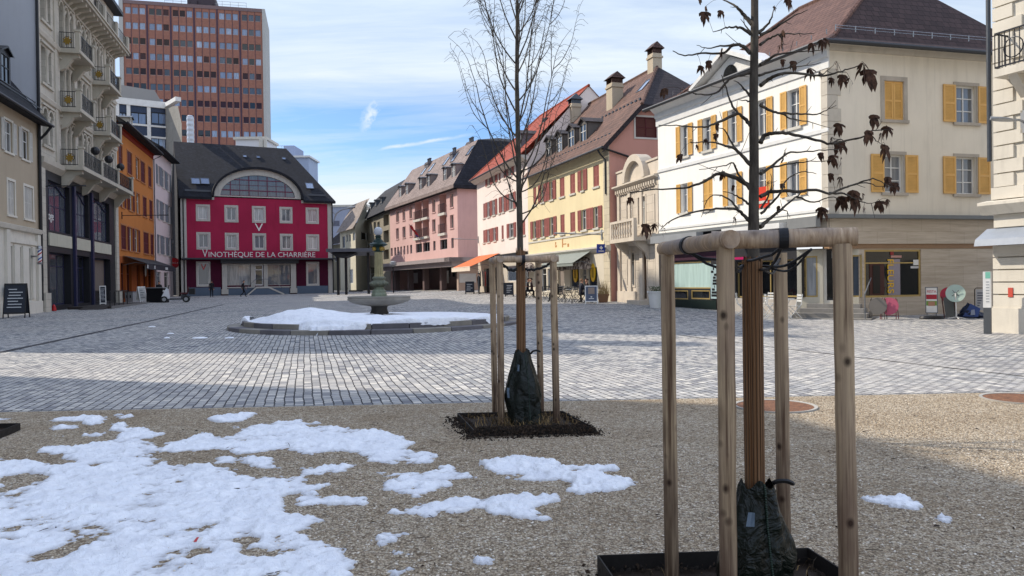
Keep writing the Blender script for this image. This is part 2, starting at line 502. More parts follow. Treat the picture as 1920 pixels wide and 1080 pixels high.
def stripes(c1, c2, w):
    t = NT('striped_fabric'); u = t.n('ShaderNodeSeparateXYZ', Vector=t.uv()).outputs[0]
    f = t.math('GREATER_THAN', t.math('FRACT', t.math('MULTIPLY', u, 1 / w), 0), .5)
    return t.out(t.mix(f, lin(c1), lin(c2)), .8, t.noise(t.pos(), 20, 3), .2, .005)

class MM: pass
M = MM()
M.white = paint('#d9d8d4', .45); M.offwhite = paint('#c4bfb4', .6); M.black = paint('#0c0c0e', .45); M.dark = paint('#1a1b1f', .5)
M.iron = paint('#15161a', .45, .3); M.grey = paint('#63666a', .5); M.lgrey = paint('#8e9092', .5); M.gold = paint('#8f7434', .35, .5)
M.steel = paint('#9a9c9f', .3, .9); M.zinc = paint('#4b4f55', .45, .5); M.red = paint('#b3101c', .4); M.yellow = paint('#e2b321', .4)
M.gutter = paint('#3a3c40', .45, .4); M.blue = paint('#1c3a8e', .4); M.board = paint('#1e2430', .6); M.concrete = stone('#8b8a86')
M.rail = paint('#20222a', .45, .4)
# ------------------------------------------------------------------ ground
def lattice(shape, cell, seed, octs=4, rough=.55):
    """value noise on a grid (rows, cols), base cell size in samples"""
    rs = np.random.RandomState(seed); H, W = shape; out = np.zeros(shape); amp = 1; tot = 0
    for o in range(octs):
        c = max(1.5, cell / 2 ** o)
        gh, gw = int(H / c) + 3, int(W / c) + 3
        g = rs.rand(gh, gw)
        yy = np.arange(H) / c; xx = np.arange(W) / c
        yi = yy.astype(int); xi = xx.astype(int); fy = yy - yi; fx = xx - xi
        fy = fy * fy * (3 - 2 * fy); fx = fx * fx * (3 - 2 * fx)
        a = g[yi][:, xi]; b = g[yi][:, xi + 1]; cc = g[yi + 1][:, xi]; d = g[yi + 1][:, xi + 1]
        out += amp * ((a * (1 - fx) + b * fx) * (1 - fy[:, None]) + (cc * (1 - fx) + d * fx) * fy[:, None])
        tot += amp; amp *= rough
    return out / tot

def edge_y(x):          # line where the gravel ends and the setts begin
    return 10.22 + .037 * (x - .3)

MG = mat_gravel(); MS = mat_setts(); SNOW = mat_snow()
def sheet(name, xs, ys, fn, m):
    mb = MB(); mb.grid([[fn(x, y) for x in xs] for y in ys])
    return tag(mb.build(name, m, smooth=True), kind='structure')
XS = [-400, -200, -120, -90] + list(range(-70, 31, 4)) + [40, 60, 100, 200, 400]
YS = [0, .6, 2, 4, 6, 8, 10, 13, 16, 20, 24, 28, 33, 38, 44, 50, 57, 65, 74, 84, 95, 105, 150, 220, 350, 500, 800]
sheet('square_paving', XS, YS, lambda x, y: (x, edge_y(x) + y, gz(x, edge_y(x) + y)), MS)
sheet('gravel_ground', [-60, -30, -12, -6, 0, 6, 12, 30, 60], [-40, -20, -8, 0, 5, 1], lambda x, y: (x, y if y != 1 else edge_y(x) - .03, 0.004), MG)
mb = MB(); mb.grid([[(x, edge_y(x) + o, .011) for x in (-60, -12, 0, 12, 60)] for o in (-.03, .012)])
tag(mb.build('edging_strip', M.zinc), kind='structure')
# dark drainage channel and the thin joint on the right
def strip(name, pts, w, m, dz=.005):
    mb = MB(); rows = [[], []]
    for i, p in enumerate(pts):
        q = pts[min(i + 1, len(pts) - 1)] - pts[max(0, i - 1)]; q.z = 0; q.normalize(); n = Vector((-q.y, q.x, 0)) * w / 2
        for k, sgn in ((0, 1), (1, -1)):
            a = p + n * sgn; rows[k].append((a.x, a.y, gz(a.x, a.y) + dz))
    mb.grid(rows); return tag(mb.build(name, m), kind='structure')
def seg(a, b, n): return [a.lerp(b, i / n) for i in range(n + 1)]
strip('drain_channel', seg(Vector((-12.2, 15.6, 0)), G(15, 658), 4) + seg(G(15, 658), G(290, 600), 8)[1:] + seg(G(290, 600), G(420, 571), 14)[1:], .22, paint('#26262b', .6))
strip('paving_joint', seg(G(1920, 706), G(1480, 655), 8) + seg(G(1480, 655), G(1270, 628), 10)[1:], .05, paint('#3a3733', .8))

# loose stones lying on the gravel near the viewer
def stones():
    rs = np.random.RandomState(5); N = 26000
    y = 2.75 + (rs.rand(N) ** 1.6) * 4.6; x = (rs.rand(N) * 2 - 1) * (.72 * y)
    base = np.array([(1, 0, 0), (-1, 0, 0), (0, 1, 0), (0, -1, 0), (0, 0, 1), (0, 0, -1)], float)
    tri = np.array([(0, 2, 4), (2, 1, 4), (1, 3, 4), (3, 0, 4), (2, 0, 5), (1, 2, 5), (3, 1, 5), (0, 3, 5)])
    sz = (.004 + .0065 * rs.rand(N) ** 2)
    V = base[None] * sz[:, None, None] * (.7 + .6 * rs.rand(N, 6, 1)) * np.stack([.8 + .6 * rs.rand(N), .7 + .4 * rs.rand(N), .5 + .35 * rs.rand(N)], 1)[:, None, :]
    a = rs.rand(N) * 6.28; ca, sa = np.cos(a)[:, None], np.sin(a)[:, None]
    X = V[..., 0] * ca - V[..., 1] * sa + x[:, None]; Y = V[..., 0] * sa + V[..., 1] * ca + y[:, None]; Z = V[..., 2] + .004 + sz[:, None] * .3
    P = np.stack([X, Y, Z], 2).reshape(-1, 3)
    Fc = (tri[None] + (np.arange(N) * 6)[:, None, None]).reshape(-1, 3)
    me = bpy.data.meshes.new('gravel_stones'); me.from_pydata(P.tolist(), [], Fc.tolist())
    t = NT('loose_stone'); nd = t.n('ShaderNodeNewGeometry').outputs['Random Per Island']
    c = t.ramp(nd, [(0, lin('#6b6054')), (.35, lin('#a39481')), (.7, lin('#c9b9a3')), (1, lin('#efe7d9'))])
    me.materials.append(t.out(c, .85, t.noise(t.pos(), 300, 2), .2, .002))
    o = bpy.data.objects.new('gravel_stones', me); COL.objects.link(o)
    return tag(o, 'loose beige gravel stones scattered over the tree strip', 'gravel', kind='stuff')
stones()

# ------------------------------------------------------------------ old snow on the gravel (outlines surveyed from the photo, laid on the ground)
def L2(p): return [(x / 2, 700 + y / 2) for x, y in p]
def R2(p): return [(960 + x / 2, 700 + y / 2) for x, y in p]
S_MAIN = [L2(p) for p in [
 [(-260,330),(60,320),(130,335),(215,350),(300,335),(200,300),(130,285),(180,270),(330,275),(440,235),(410,200),(460,185),(470,215),(520,215),(640,225),(560,250),(640,265),(700,250),(740,225),(850,240),(960,195),(1000,190),(1130,182),(1200,190),(1100,200),(1300,205),(1420,215),(1500,250),(1550,268),(1490,290),(1540,300),(1640,300),(1640,340),(1500,350),(1380,330),(1350,300),(1290,290),(1180,310),(1000,290),(930,300),(800,290),(640,300),(560,290),(590,320),(640,345),(780,345),(860,360),(880,395),(1000,385),(1120,385),(1170,405),(1270,425),(1200,435),(1130,440),(1070,450),(1060,480),(1050,520),(1130,540),(1220,545),(1310,545),(1250,560),(1150,565),(1130,590),(1160,635),(1250,650),(1280,690),(1310,740),(1400,800),(1450,860),(-400,860)],
 [(1100,355),(1180,360),(1260,335),(1335,345),(1300,370),(1200,395),(1120,380)],
 [(1060,490),(1120,460),(1180,445),(1220,465),(1330,470),(1430,495),(1380,505),(1280,490),(1200,500),(1100,505)],
 [(1380,370),(1500,365),(1580,370),(1700,350),(1730,362),(1700,375),(1790,380),(1780,400),(1680,410),(1640,450),(1580,470),(1500,455),(1420,425),(1440,395)],
 [(1480,510),(1560,500),(1600,480),(1760,470),(1830,465),(1880,500),(1780,510),(1640,520),(1620,550),(1560,530),(1490,530)],
 [(160,175),(250,165),(340,158),(405,180),(340,202),(320,182),(200,182)], [(180,193),(330,204),(200,214)], [(190,232),(265,230),(230,246)], [(295,235),(405,224),(380,242)],
 [(425,154),(515,160),(450,172)], [(800,167),(960,153),(930,177),(850,187),(800,182)], [(860,200),(930,193),(900,212)], [(-150,165),(60,170),(0,182)],
 [(930,300),(1000,330),(1060,355),(980,365),(940,335)], [(820,315),(880,308),(870,347),(805,340)]]]
S_HOLE = [L2(p) for p in [
 [(0,395),(120,375),(215,385),(150,415),(60,440),(0,455)], [(310,345),(370,335),(430,345),(350,362)], [(120,715),(160,680),(280,640),(395,625),(330,665),(250,690),(150,725)],
 [(575,622),(640,602),(665,625),(600,638)], [(700,592),(770,573),(855,580),(760,596)], [(670,672),(780,655),(775,692),(700,692)], [(910,640),(940,605),(970,620),(960,660),(1040,685),(1000,705),(900,700)],
 [(975,582),(1035,572),(1012,594)], [(0,630),(60,612),(105,628),(20,642)], [(1095,666),(1145,657),(1120,678)], [(990,750),(1100,742),(1120,762),(1000,772)], [(565,690),(615,687),(600,708)], [(75,690),(135,678),(110,698)]]]
S_ISO = [
 ('wide ragged snow patch on gravel between the two young trees', R2([(-100,340),(50,313),(100,323),(200,345),(330,350),(425,363),(330,372),(320,385),(430,398),(475,415),(430,442),(300,458),(195,452),(165,440),(240,425),(200,402),(100,407),(0,402),(-65,387)])),
 ('lumpy snow patch in front of the wide ragged one', R2([(-80,470),(60,458),(175,463),(175,492),(100,505),(178,548),(100,558),(0,545),(-80,535),(-120,500)])),
 ('long thin snow remnant right of the front tree posts', R2([(1283,452),(1360,463),(1470,460),(1575,500),(1510,521),(1400,493),(1290,473)])),
 ('small round lump of snow at far right of the gravel', R2([(1562,550),(1620,538),(1668,550),(1610,575)])),
 ('triangular snow scrap on gravel left of the front planter', L2([(1420,593),(1500,590),(1575,605),(1470,643),(1428,658)])),
 ('thin snow scrap just in front of the triangular one', L2([(1438,669),(1530,663),(1592,691),(1480,693)])),
 ('small snow scrap nearest to the front planter box', L2([(1738,698),(1830,697),(1872,716),(1790,733)])),
 ('snow scrap at the bottom edge beside the main snow field', L2([(1395,768),(1460,728),(1512,745),(1440,780)]))]

def inside(poly, X, Y):
    r = np.zeros(X.shape, bool); n = len(poly)
    for i in range(n):
        x0, y0 = poly[i]; x1, y1 = poly[(i + 1) % n]
        if y0 == y1: continue
        c = ((y0 > Y) != (y1 > Y)) & (X < (x1 - x0) * (Y - y0) / (y1 - y0) + x0)
        r ^= c
    return r
def gp(poly):
    return [(lambda p: (p.x, p.y))(G(x, y)) for x, y in poly]
def blur(a, k):
    for _ in range(k):
        p = np.pad(a, 1, mode='edge'); a = (p[:-2, 1:-1] + p[2:, 1:-1] + p[1:-1, :-2] + p[1:-1, 2:] + p[1:-1, 1:-1] * 2) / 6
    return a
def snow_mesh(name, polys, holes, cell, seed, hmax=.026, loc=None, base=.004, warp=.15):
    gpz = [gp(p) for p in polys]; hz = [gp(p) for p in holes]
    ax = [q[0] for p in gpz for q in p]; ay = [q[1] for p in gpz for q in p]
    x = np.arange(min(ax) - .3, max(ax) + .3, cell); y = np.arange(max(2.2, min(ay) - .3), max(ay) + .3, cell)
    X, Y = np.meshgrid(x, y)
    wx = (lattice(X.shape, .2 / cell, seed, 6, .68) - .5) * 2 * warp; wy = (lattice(X.shape, .2 / cell, seed + 1, 6, .68) - .5) * 2 * warp
    m = np.zeros(X.shape)
    for p in gpz: m[inside(p, X + wx, Y + wy)] = 1
    for p in hz: m[inside(p, X + wx, Y + wy)] = 0
    k = max(3, int((.055 / cell) ** 2 * 1.3)); m = blur(m, k)
    wide = blur(m, k * 3)
    nz = lambda sc, sd, o, r: (lambda q: (q - q.mean()) / q.std())(lattice(X.shape, sc / cell, sd, o, r))
    n1 = nz(.26, seed + 2, 6, .62); n2 = nz(.07, seed + 3, 4, .65); n3 = nz(.8, seed + 4, 3, .5)
    # thin, pitted snow melts through where the noise is low
    th = (m - .45) * .62 + (wide - .70) * .40 + .17 * n1 + .14 * n2 + .07 * n3
    h = np.where(th > 0, hmax * np.power(np.clip(th, 0, 1), .7) * (1 + .22 * n1 + .12 * n3) + .0045 * n2 * np.clip(th * 3, 0, 1) + .002, -.012)
    h = np.where(m < .12, -.012, h)
    pos = (h > -.008)
    keep = pos[:-1, :-1] | pos[1:, :-1] | pos[:-1, 1:] | pos[1:, 1:]
    idx = -np.ones(X.shape, int); used = np.zeros(X.shape, bool)
    used[:-1, :-1] |= keep; used[1:, :-1] |= keep; used[:-1, 1:] |= keep; used[1:, 1:] |= keep
    idx[used] = np.arange(used.sum())
    V = np.stack([X[used], Y[used], base + h[used]], 1)
    jj, ii = np.nonzero(keep)
    Fc = np.stack([idx[jj, ii], idx[jj, ii + 1], idx[jj + 1, ii + 1], idx[jj + 1, ii]], 1)
    loc = np.array([V[:, 0].mean(), V[:, 1].mean(), 0.0])
    me = bpy.data.meshes.new(name); me.from_pydata((V - loc).tolist(), [], Fc.tolist()); me.materials.append(SNOW)
    me.polygons.foreach_set('use_smooth', [True] * len(Fc))
    at_ = me.attributes.new('thin', 'FLOAT', 'POINT'); at_.data.foreach_set('value', np.clip(1 - th[used] * 3.4, 0, 1).astype(np.float32))
    o = bpy.data.objects.new(name, me); COL.objects.link(o); o.location = loc
    return o
tag(snow_mesh('snow_field', S_MAIN, S_HOLE, .0155, 3), 'broad field of thin melting snow with gravel showing through, on the left', 'snow', kind='stuff')
for i, (lb, p) in enumerate(S_ISO):
    tag(snow_mesh('snow_patch', [p], [], .012, 40 + 7 * i, hmax=.034, warp=.08), lb, 'snow', 'leftover snow patches on the gravel')
# a few crumbs of snow on the setts left of the fountain
for px, py, w in ((375, 634, .5), (313, 634, .2), (430, 634, .3), (320, 626, .25), (285, 613, .3)):
    p = G(px, py); mb = MB(); mb.lathe(p, [(w * .5, -.01), (w * .42, .02), (w * .2, .035), (.01, .04)], 9, R.random())
    o = mb.build('snow_crumb', SNOW, smooth=True, loc=p)
    o.scale = (1, .6, 1)
    tag(o, 'flat scrap of snow on the setts left of the fountain steps', 'snow', 'snow scraps on the setts')
# scrap of litter
p = G(368, 1032); fr = Fr((p.x - .03, p.y), (p.x + .03, p.y + .01))
rt = thing('litter', 'small white and red paper wrapper lying in the snow', 'litter', p)
mb = MB(); mb.face([fr.P(0, 0, .05), fr.P(.055, 0, .046), fr.P(.06, .05, .062), fr.P(.01, .05, .058)]); mb.build('wrapper', M.white, rt)
mb = MB(); mb.face([fr.P(.012, 0, .0515), fr.P(.03, 0, .050), fr.P(.035, .05, .064), fr.P(.02, .05, .063)]); mb.build('print', M.red, rt)

# round rusty tree gratings set flush in the gravel
MR = mat_rust()
for (x, y, r, lb) in ((3.24, 9.54, .50, 'round rusty tree grating with pale rim, partly behind the front tree posts'), (6.52, 9.85, .48, 'round rusty tree grating with pale rim at right edge')):
    rt = thing('tree_grating', lb, 'grating', (x, y, 0), 'round gratings in the gravel')
    mb = MB(); mb.lathe((x, y, 0), [(r - .04, .0), (r - .04, .018), (r, .022), (r, -.02)], 48); mb.build('rim', stone('#a8a49c'), rt)
    mb = MB(); mb.lathe((x, y, 0), [(.00001, .012), (r - .041, .012)], 48, cap=False); mb.build('grating_disc', MR, rt)

# ------------------------------------------------------------------ world and sun
SUN_A = math.radians(20); SUN_E = math.radians(40)
W = bpy.data.worlds.new('World'); SC.world = W; W.use_nodes = True
t = NT('', W)
sky = t.n('ShaderNodeTexSky', _sky_type='NISHITA'); sky.sun_disc = False; sky.sun_elevation = SUN_E; sky.sun_rotation = math.radians(270) + SUN_A
sky.altitude = 1000; sky.air_density = 1.0; sky.dust_density = .6; sky.ozone_density = 1.6
tc = t.n('ShaderNodeTexCoord').outputs['Generated']
sp = t.n('ShaderNodeSeparateXYZ', Vector=tc)
zz = t.math('ADD', t.math('MAXIMUM', sp.outputs[2], 0.0), .12)
cx = t.math('DIVIDE', sp.outputs[0], zz); cy = t.math('DIVIDE', sp.outputs[1], zz)
cv = t.n('ShaderNodeCombineXYZ'); t.link(cx, cv.inputs[0]); t.link(cy, cv.inputs[1])
c1 = t.noise(t.map(cv.outputs[0], (.3, 1.3, 1), (0, 0, .12), (3.1, 1.4, 0)), 1.0, 7, .58, .6)
c2 = t.noise(t.map(cv.outputs[0], (1.3, 4.5, 1), (0, 0, -.25)), 1.0, 6, .65, .8)
el = sp.outputs[2]
m = t.math('ADD', t.math('MULTIPLY', c1, .72), t.math('MULTIPLY', c2, .28))
# thicker veil high up and near the horizon, a clearer blue band between
veil = t.ramp(el, [(0.0, .62), (.10, .42), (.135, .16), (.17, .02), (.215, .03), (.26, .28), (.33, .32), (.6, .34), (1, .32)])
cm = t.rng(t.math('ADD', m, veil), .50, .86, 0, 1)
# a small wisp and a contrail low over the roofs
def dirof(px, py): d = ray(px, py).normalized(); return d
def streak(p0, p1, w0, ns):
    a, b = dirof(*p0), dirof(*p1); ax_ = (b - a); ln = ax_.length; ax_.normalize(); nn = a.cross(b).normalized()
    v = t.n('ShaderNodeVectorMath', _operation='SUBTRACT'); t.link(tc, v.inputs[0]); v.inputs[1].default_value = a
    def dot(vec):
        d = t.n('ShaderNodeVectorMath', _operation='DOT_PRODUCT'); t.link(v.outputs[0], d.inputs[0]); d.inputs[1].default_value = vec; return d.outputs['Value']
    al = t.math('DIVIDE', dot(ax_), ln); nz = t.noise(tc, ns, 5, .65)
    sd = t.math('ABSOLUTE', t.math('ADD', dot(nn), t.math('MULTIPLY', t.math('SUBTRACT', nz, .5), w0 * 2.2)), 0)
    prof = t.math('MULTIPLY', t.rng(al, 0, .25), t.rng(al, 1.0, .55)); prof = t.math('MULTIPLY', prof, t.rng(sd, w0, w0 * .15))
    return t.math('MULTIPLY', prof, t.rng(nz, .3, .6, .35, 1))
cm = t.math('MAXIMUM', cm, t.math('MULTIPLY', streak((708, 176), (676, 258), .009, 90.0), .85))
cm = t.math('MAXIMUM', cm, t.math('MULTIPLY', streak((690, 284), (900, 250), .003, 30.0), .75))
cm = t.math('MAXIMUM', cm, t.math('MULTIPLY', streak((690, 196), (900, 110), .012, 40.0), .3))
lp = sky.outputs[0]
warm = t.ramp(el, [(0, (6.6, 6.7, 6.9)), (.2, (6.0, 6.5, 6.9)), (.33, (5.6, 6.4, 7.2)), (.5, (6.8, 7.7, 9.7)), (1, (5.7, 6.8, 9.2))])  # clouds above the frame made brighter and bluer to fill the shaded square
skyc = t.mix(1.0, lp, (.84, 1.0, 1.2), 'MULTIPLY')
colr = t.mix(cm, skyc, warm)
bg = t.n('ShaderNodeBackground', Color=colr, Strength=.15); wo = t.n('ShaderNodeOutputWorld'); t.link(bg.outputs[0], wo.inputs[0])
ld = bpy.data.lights.new('sun', 'SUN'); ld.energy = 5.0; ld.angle = math.radians(.5); ld.color = (1, .91, .78)
lo = bpy.data.objects.new('sun', ld); COL.objects.link(lo)
Ldir = Vector((math.cos(SUN_E) * math.cos(SUN_A), -math.cos(SUN_E) * math.sin(SUN_A), -math.sin(SUN_E)))
lo.rotation_euler = Ldir.to_track_quat('-Z', 'Y').to_euler(); lo.location = (-60, 25, 60)

cd = bpy.data.cameras.new('camera'); cam = bpy.data.objects.new('camera', cd); COL.objects.link(cam)
cd.sensor_width = 36; cd.lens = 36 * F_PX / 1920; cd.clip_end = 3000; cd.clip_start = .05
cam.matrix_world = Matrix(((_rt.x, _up.x, -_fw.x, EYE.x), (_rt.y, _up.y, -_fw.y, EYE.y), (_rt.z, _up.z, -_fw.z, EYE.z), (0, 0, 0, 1)))
SC.camera = cam
SC.view_settings.view_transform = 'Standard'; SC.view_settings.look = 'None'; SC.view_settings.exposure = 0
SC.cycles.use_adaptive_sampling = True
SC.cycles.max_bounces = 6
# ------------------------------------------------------------------ young trees with stakes
WP = wood_post(); WR = wood_rail(); WRAP = mat_wrap(); BARK = mat_bark(); STEEL = paint('#17120f', .75, 0, .3)
STRAP = paint('#14151a', .6); BAGG = foil('#07100c'); SOIL = stone('#2a2018')
def wob(p, s): return Vector((p[0] + R.uniform(-s, s), p[1] + R.uniform(-s, s), p[2]))

def guard(label, posts, top, rails, rad, loc):
    """posts: ground x,y each; rails: (i, j, overhang) between post tops; straps from post to trunk"""
    rt = thing('tree_stakes', label, 'tree stakes', loc, None)
    tops = []
    for k, (x, y, lx, ly) in enumerate(posts):
        n = 14; r0 = rad * R.uniform(.96, 1.05)
        tp = Vector((x + lx, y + ly, top)); tops.append(tp)
        pts = [Vector((x, y, -.12)).lerp(tp, i / n) for i in range(n + 1)]
        mb = MB(); mb.tube([p + Vector((R.uniform(-1, 1), R.uniform(-1, 1), 0)) * .0012 for p in pts], [r0 * R.uniform(.975, 1.02) for _ in pts], 20)
        o = bpy.data.objects.new('post', None)
        bpy.data.objects.remove(o)
        # object origin at the post foot so that the grain runs along it
        ob = mb.build('post', WP, rt, smooth=False); smooth_sides(ob)
        shift(ob, Vector((x, y, 0)) - wloc(rt))
    for i, j, ov in rails:
        a, b = tops[i].copy(), tops[j].copy(); d = (b - a).normalized()
        a = a - d * ov; b = b + d * ov; a.z += rad * .75; b.z += rad * .75
        if (i + j) % 2: a.z += .0; b.z += .0
        mb = MB(); n = 10
        mb.tube([a.lerp(b, k / n) for k in range(n + 1)], [rad * 1.02 * R.uniform(.97, 1.03) for _ in range(n + 1)], 20)
        ob = mb.build('rail', WR, rt); smooth_sides(ob)
        mid = (a + b) / 2; shift(ob, mid - wloc(rt)); orient_to(ob, d)
    return rt, tops

def shift(ob, loc):
    """move an object's origin to loc (parent space) without moving its mesh"""
    d = loc - ob.location
    ob.data.transform(Matrix.Translation(-d)); ob.location = loc
def orient_to(ob, d):
    q = Vector((0, 0, 1)).rotation_difference(d)
    ob.data.transform(q.to_matrix().to_4x4().inverted()); ob.rotation_mode = 'QUATERNION'; ob.rotation_quaternion = q
def smooth_sides(ob):
    me = ob.data
    for p in me.polygons: p.use_smooth = len(p.vertices) == 4

def strap_loop(mb, c, d, r, w=.022, turns=1):
    """band around a rail at c with axis d"""
    q = Vector((0, 0, 1)).rotation_difference(d)
    rows = []
    for z in (-w / 2, w / 2):
        rows.append([c + q @ Vector((r * math.cos(a), r * math.sin(a), z)) for a in [2 * PI * k / 20 for k in range(20)]])
    rows2 = [[c + (p - c) * 1.0 for p in rows[0]], rows[1]]
    mb.grid(rows, close_u=True)
    out = [[c + q @ Vector(((r + .004) * math.cos(a), (r + .004) * math.sin(a), z)) for a in [2 * PI * k / 20 for k in range(20)]] for z in (-w / 2, w / 2)]
    mb.grid(out, close_u=True); mb.grid([rows[0], out[0]], close_u=True); mb.grid([rows[1], out[1]], close_u=True)

def ties(rt, trunk, ztie, ends):
    for (e, d, r) in ends:
        mb = MB(); d = d.normalized()
        strap_loop(mb, e, d, r * 1.06, .03); strap_loop(mb, e + d * .012, d, r * 1.08, .018)
        for k in (-1, 1):
            a = e + Vector((0, 0, -r * .8)); b = trunk + Vector((.03 * k, 0, ztie - .02 * k))
            mid = a.lerp(b, .5) + Vector((R.uniform(-.01, .01), R.uniform(-.01, .01), -.03 - .015 * k))
            mb.tube([a, a.lerp(mid, .5) + Vector((0, 0, -.012)), mid, mid.lerp(b, .5) + Vector((0, 0, -.004)), b], .0065, 6)
        mb.build('tie_strap', STRAP, rt)

def planter(label, c4, zt, loc, snowy=False):
    """steel frame of four leaning walls around the tree pit"""
    rt = thing('tree_pit_frame', label, 'planter', loc, 'steel frames round the tree pits')
    n = 4; c = sum((Vector((x, y, 0)) for x, y in c4), Vector()) / 4
    for i in range(4):
        a, b = c4[i], c4[(i + 1) % 4]
        A, B = Vector((a[0], a[1], 0)), Vector((b[0], b[1], 0))
        inn = lambda p, k: p + (c - p).normalized() * k
        mb = MB()
        mb.hexa([A + Vector((0, 0, -.05)), B + Vector((0, 0, -.05)), inn(B, .012) + Vector((0, 0, -.05)), inn(A, .012) + Vector((0, 0, -.05)),
                 A + Vector((0, 0, zt)), B + Vector((0, 0, zt)), inn(B, .012) + Vector((0, 0, zt)), inn(A, .012) + Vector((0, 0, zt))])
        mb.build('side_plate', STEEL, rt)
    # dark soil inside
    mb = MB(); N = 14; rows = []
    for j in range(N + 1):
        r = []
        for i in range(N + 1):
            p = (Vector((*c4[0], 0)) * (1 - i / N) + Vector((*c4[1], 0)) * (i / N)) * (1 - j / N) + (Vector((*c4[3], 0)) * (1 - i / N) + Vector((*c4[2], 0)) * (i / N)) * (j / N)
            p = p + (c - p) * .012
            r.append((p.x, p.y, .025 + R.uniform(-.012, .018)))
        rows.append(r)
    mb.grid(rows); mb.build('soil', SOIL, rt, smooth=True)
    return rt

def mulch(loc, c4, n, label):
    """dark bark and soil crumbs spilling over the edges of the pit"""
    mb = MB(); c = Vector((loc[0], loc[1], 0)); rs = random.Random(n)
    for _ in range(n):
        k = rs.choice((2, 2, 2, 0, 1, 3)); f = rs.random(); a = Vector((*c4[k], 0)).lerp(Vector((*c4[(k + 1) % 4], 0)), f); o = (a - c).normalized()
        q = abs(rs.gauss(0, .10)) - .07; p = a + o * q; z = max(.006, .085 - max(0, q) * .75) if k == 2 else (.05 if q < 0 else .008)
        s = rs.uniform(.006, .022); d = Vector((rs.uniform(-1, 1), rs.uniform(-1, 1), rs.uniform(-.5, .5))).normalized() * s; b = d.orthogonal().normalized() * s * rs.uniform(.3, .7); p.z = z * rs.uniform(.5, 1.1) + .004
        mb.mat(rs.randrange(2)); t_ = p + Vector((0, 0, s * .6)); mb.face([p - d, p - b, t_]); mb.face([p - b, p + d, t_]); mb.face([p + d, p + b, t_]); mb.face([p + b, p - d, t_])
    o = mb.build('mulch', [paint('#1d1610', .95), paint('#35281c', .95)], loc=loc); return tag(o, label, 'mulch', kind='stuff')

def dry_grass(loc, c4, n, label, lo=.08, hi=.22):
    mb = MB(); c = Vector((loc[0], loc[1], 0))
    for _ in range(n):
        i = R.random(); j = R.random()
        p = (Vector((*c4[0], 0)) * (1 - i) + Vector((*c4[1], 0)) * i) * (1 - j) + (Vector((*c4[3], 0)) * (1 - i) + Vector((*c4[2], 0)) * i) * j
        p = c + (p - c) * R.uniform(.35, 1.12); h = R.uniform(lo, hi) * R.random() ** .5; a = R.uniform(0, 6.28); w = R.uniform(.002, .004)
        d = Vector((math.cos(a), math.sin(a), 0)); s = Vector((-d.y, d.x, 0)) * w
        p.z = .02; q = p + d * h * .4 + Vector((0, 0, h * .7)); e = q + d * h * R.uniform(.3, .8) + Vector((0, 0, h * R.uniform(-.35, .15))); e.z = max(.01, e.z)
        mb.mat(R.randrange(3)); mb.face([p - s, p + s, q + s * .7, q - s * .7]); mb.face([q - s * .7, q + s * .7, e])
    o = mb.build('dry_grass', [paint('#6a5536', .9), paint('#2a2013', .9), paint('#93794f', .9)], loc=loc)
    return tag(o, label, 'grass', kind='stuff')

def trunk_mesh(pts, rad, n=14, bump=.04):
    P = []; Q = []
    for i in range(len(pts) - 1):
        for k in range(5):
            f = k / 5; P.append(Vector(pts[i]).lerp(Vector(pts[i + 1]), f)); Q.append((rad[i] * (1 - f) + rad[i + 1] * f) * R.uniform(1 - bump, 1 + bump))
    P.append(Vector(pts[-1])); Q.append(rad[-1])
    return P, Q

def smooth_line(pts, k=3, jit=.0):
    """Catmull-Rom through the points"""
    pts = [Vector(p) for p in pts]; out = []
    P = [pts[0] * 2 - pts[1]] + pts + [pts[-1] * 2 - pts[-2]]
    for i in range(1, len(P) - 2):
        for j in range(k):
            t = j / k; a, b, c, d = P[i - 1], P[i], P[i + 1], P[i + 2]
            q = .5 * ((2 * b) + (c - a) * t + (2 * a - 5 * b + 4 * c - d) * t * t + (3 * b - a - 3 * c + d) * t ** 3)
            out.append(q + Vector((R.uniform(-jit, jit), R.uniform(-jit, jit), R.uniform(-jit, jit))))
    out.append(pts[-1]); return out

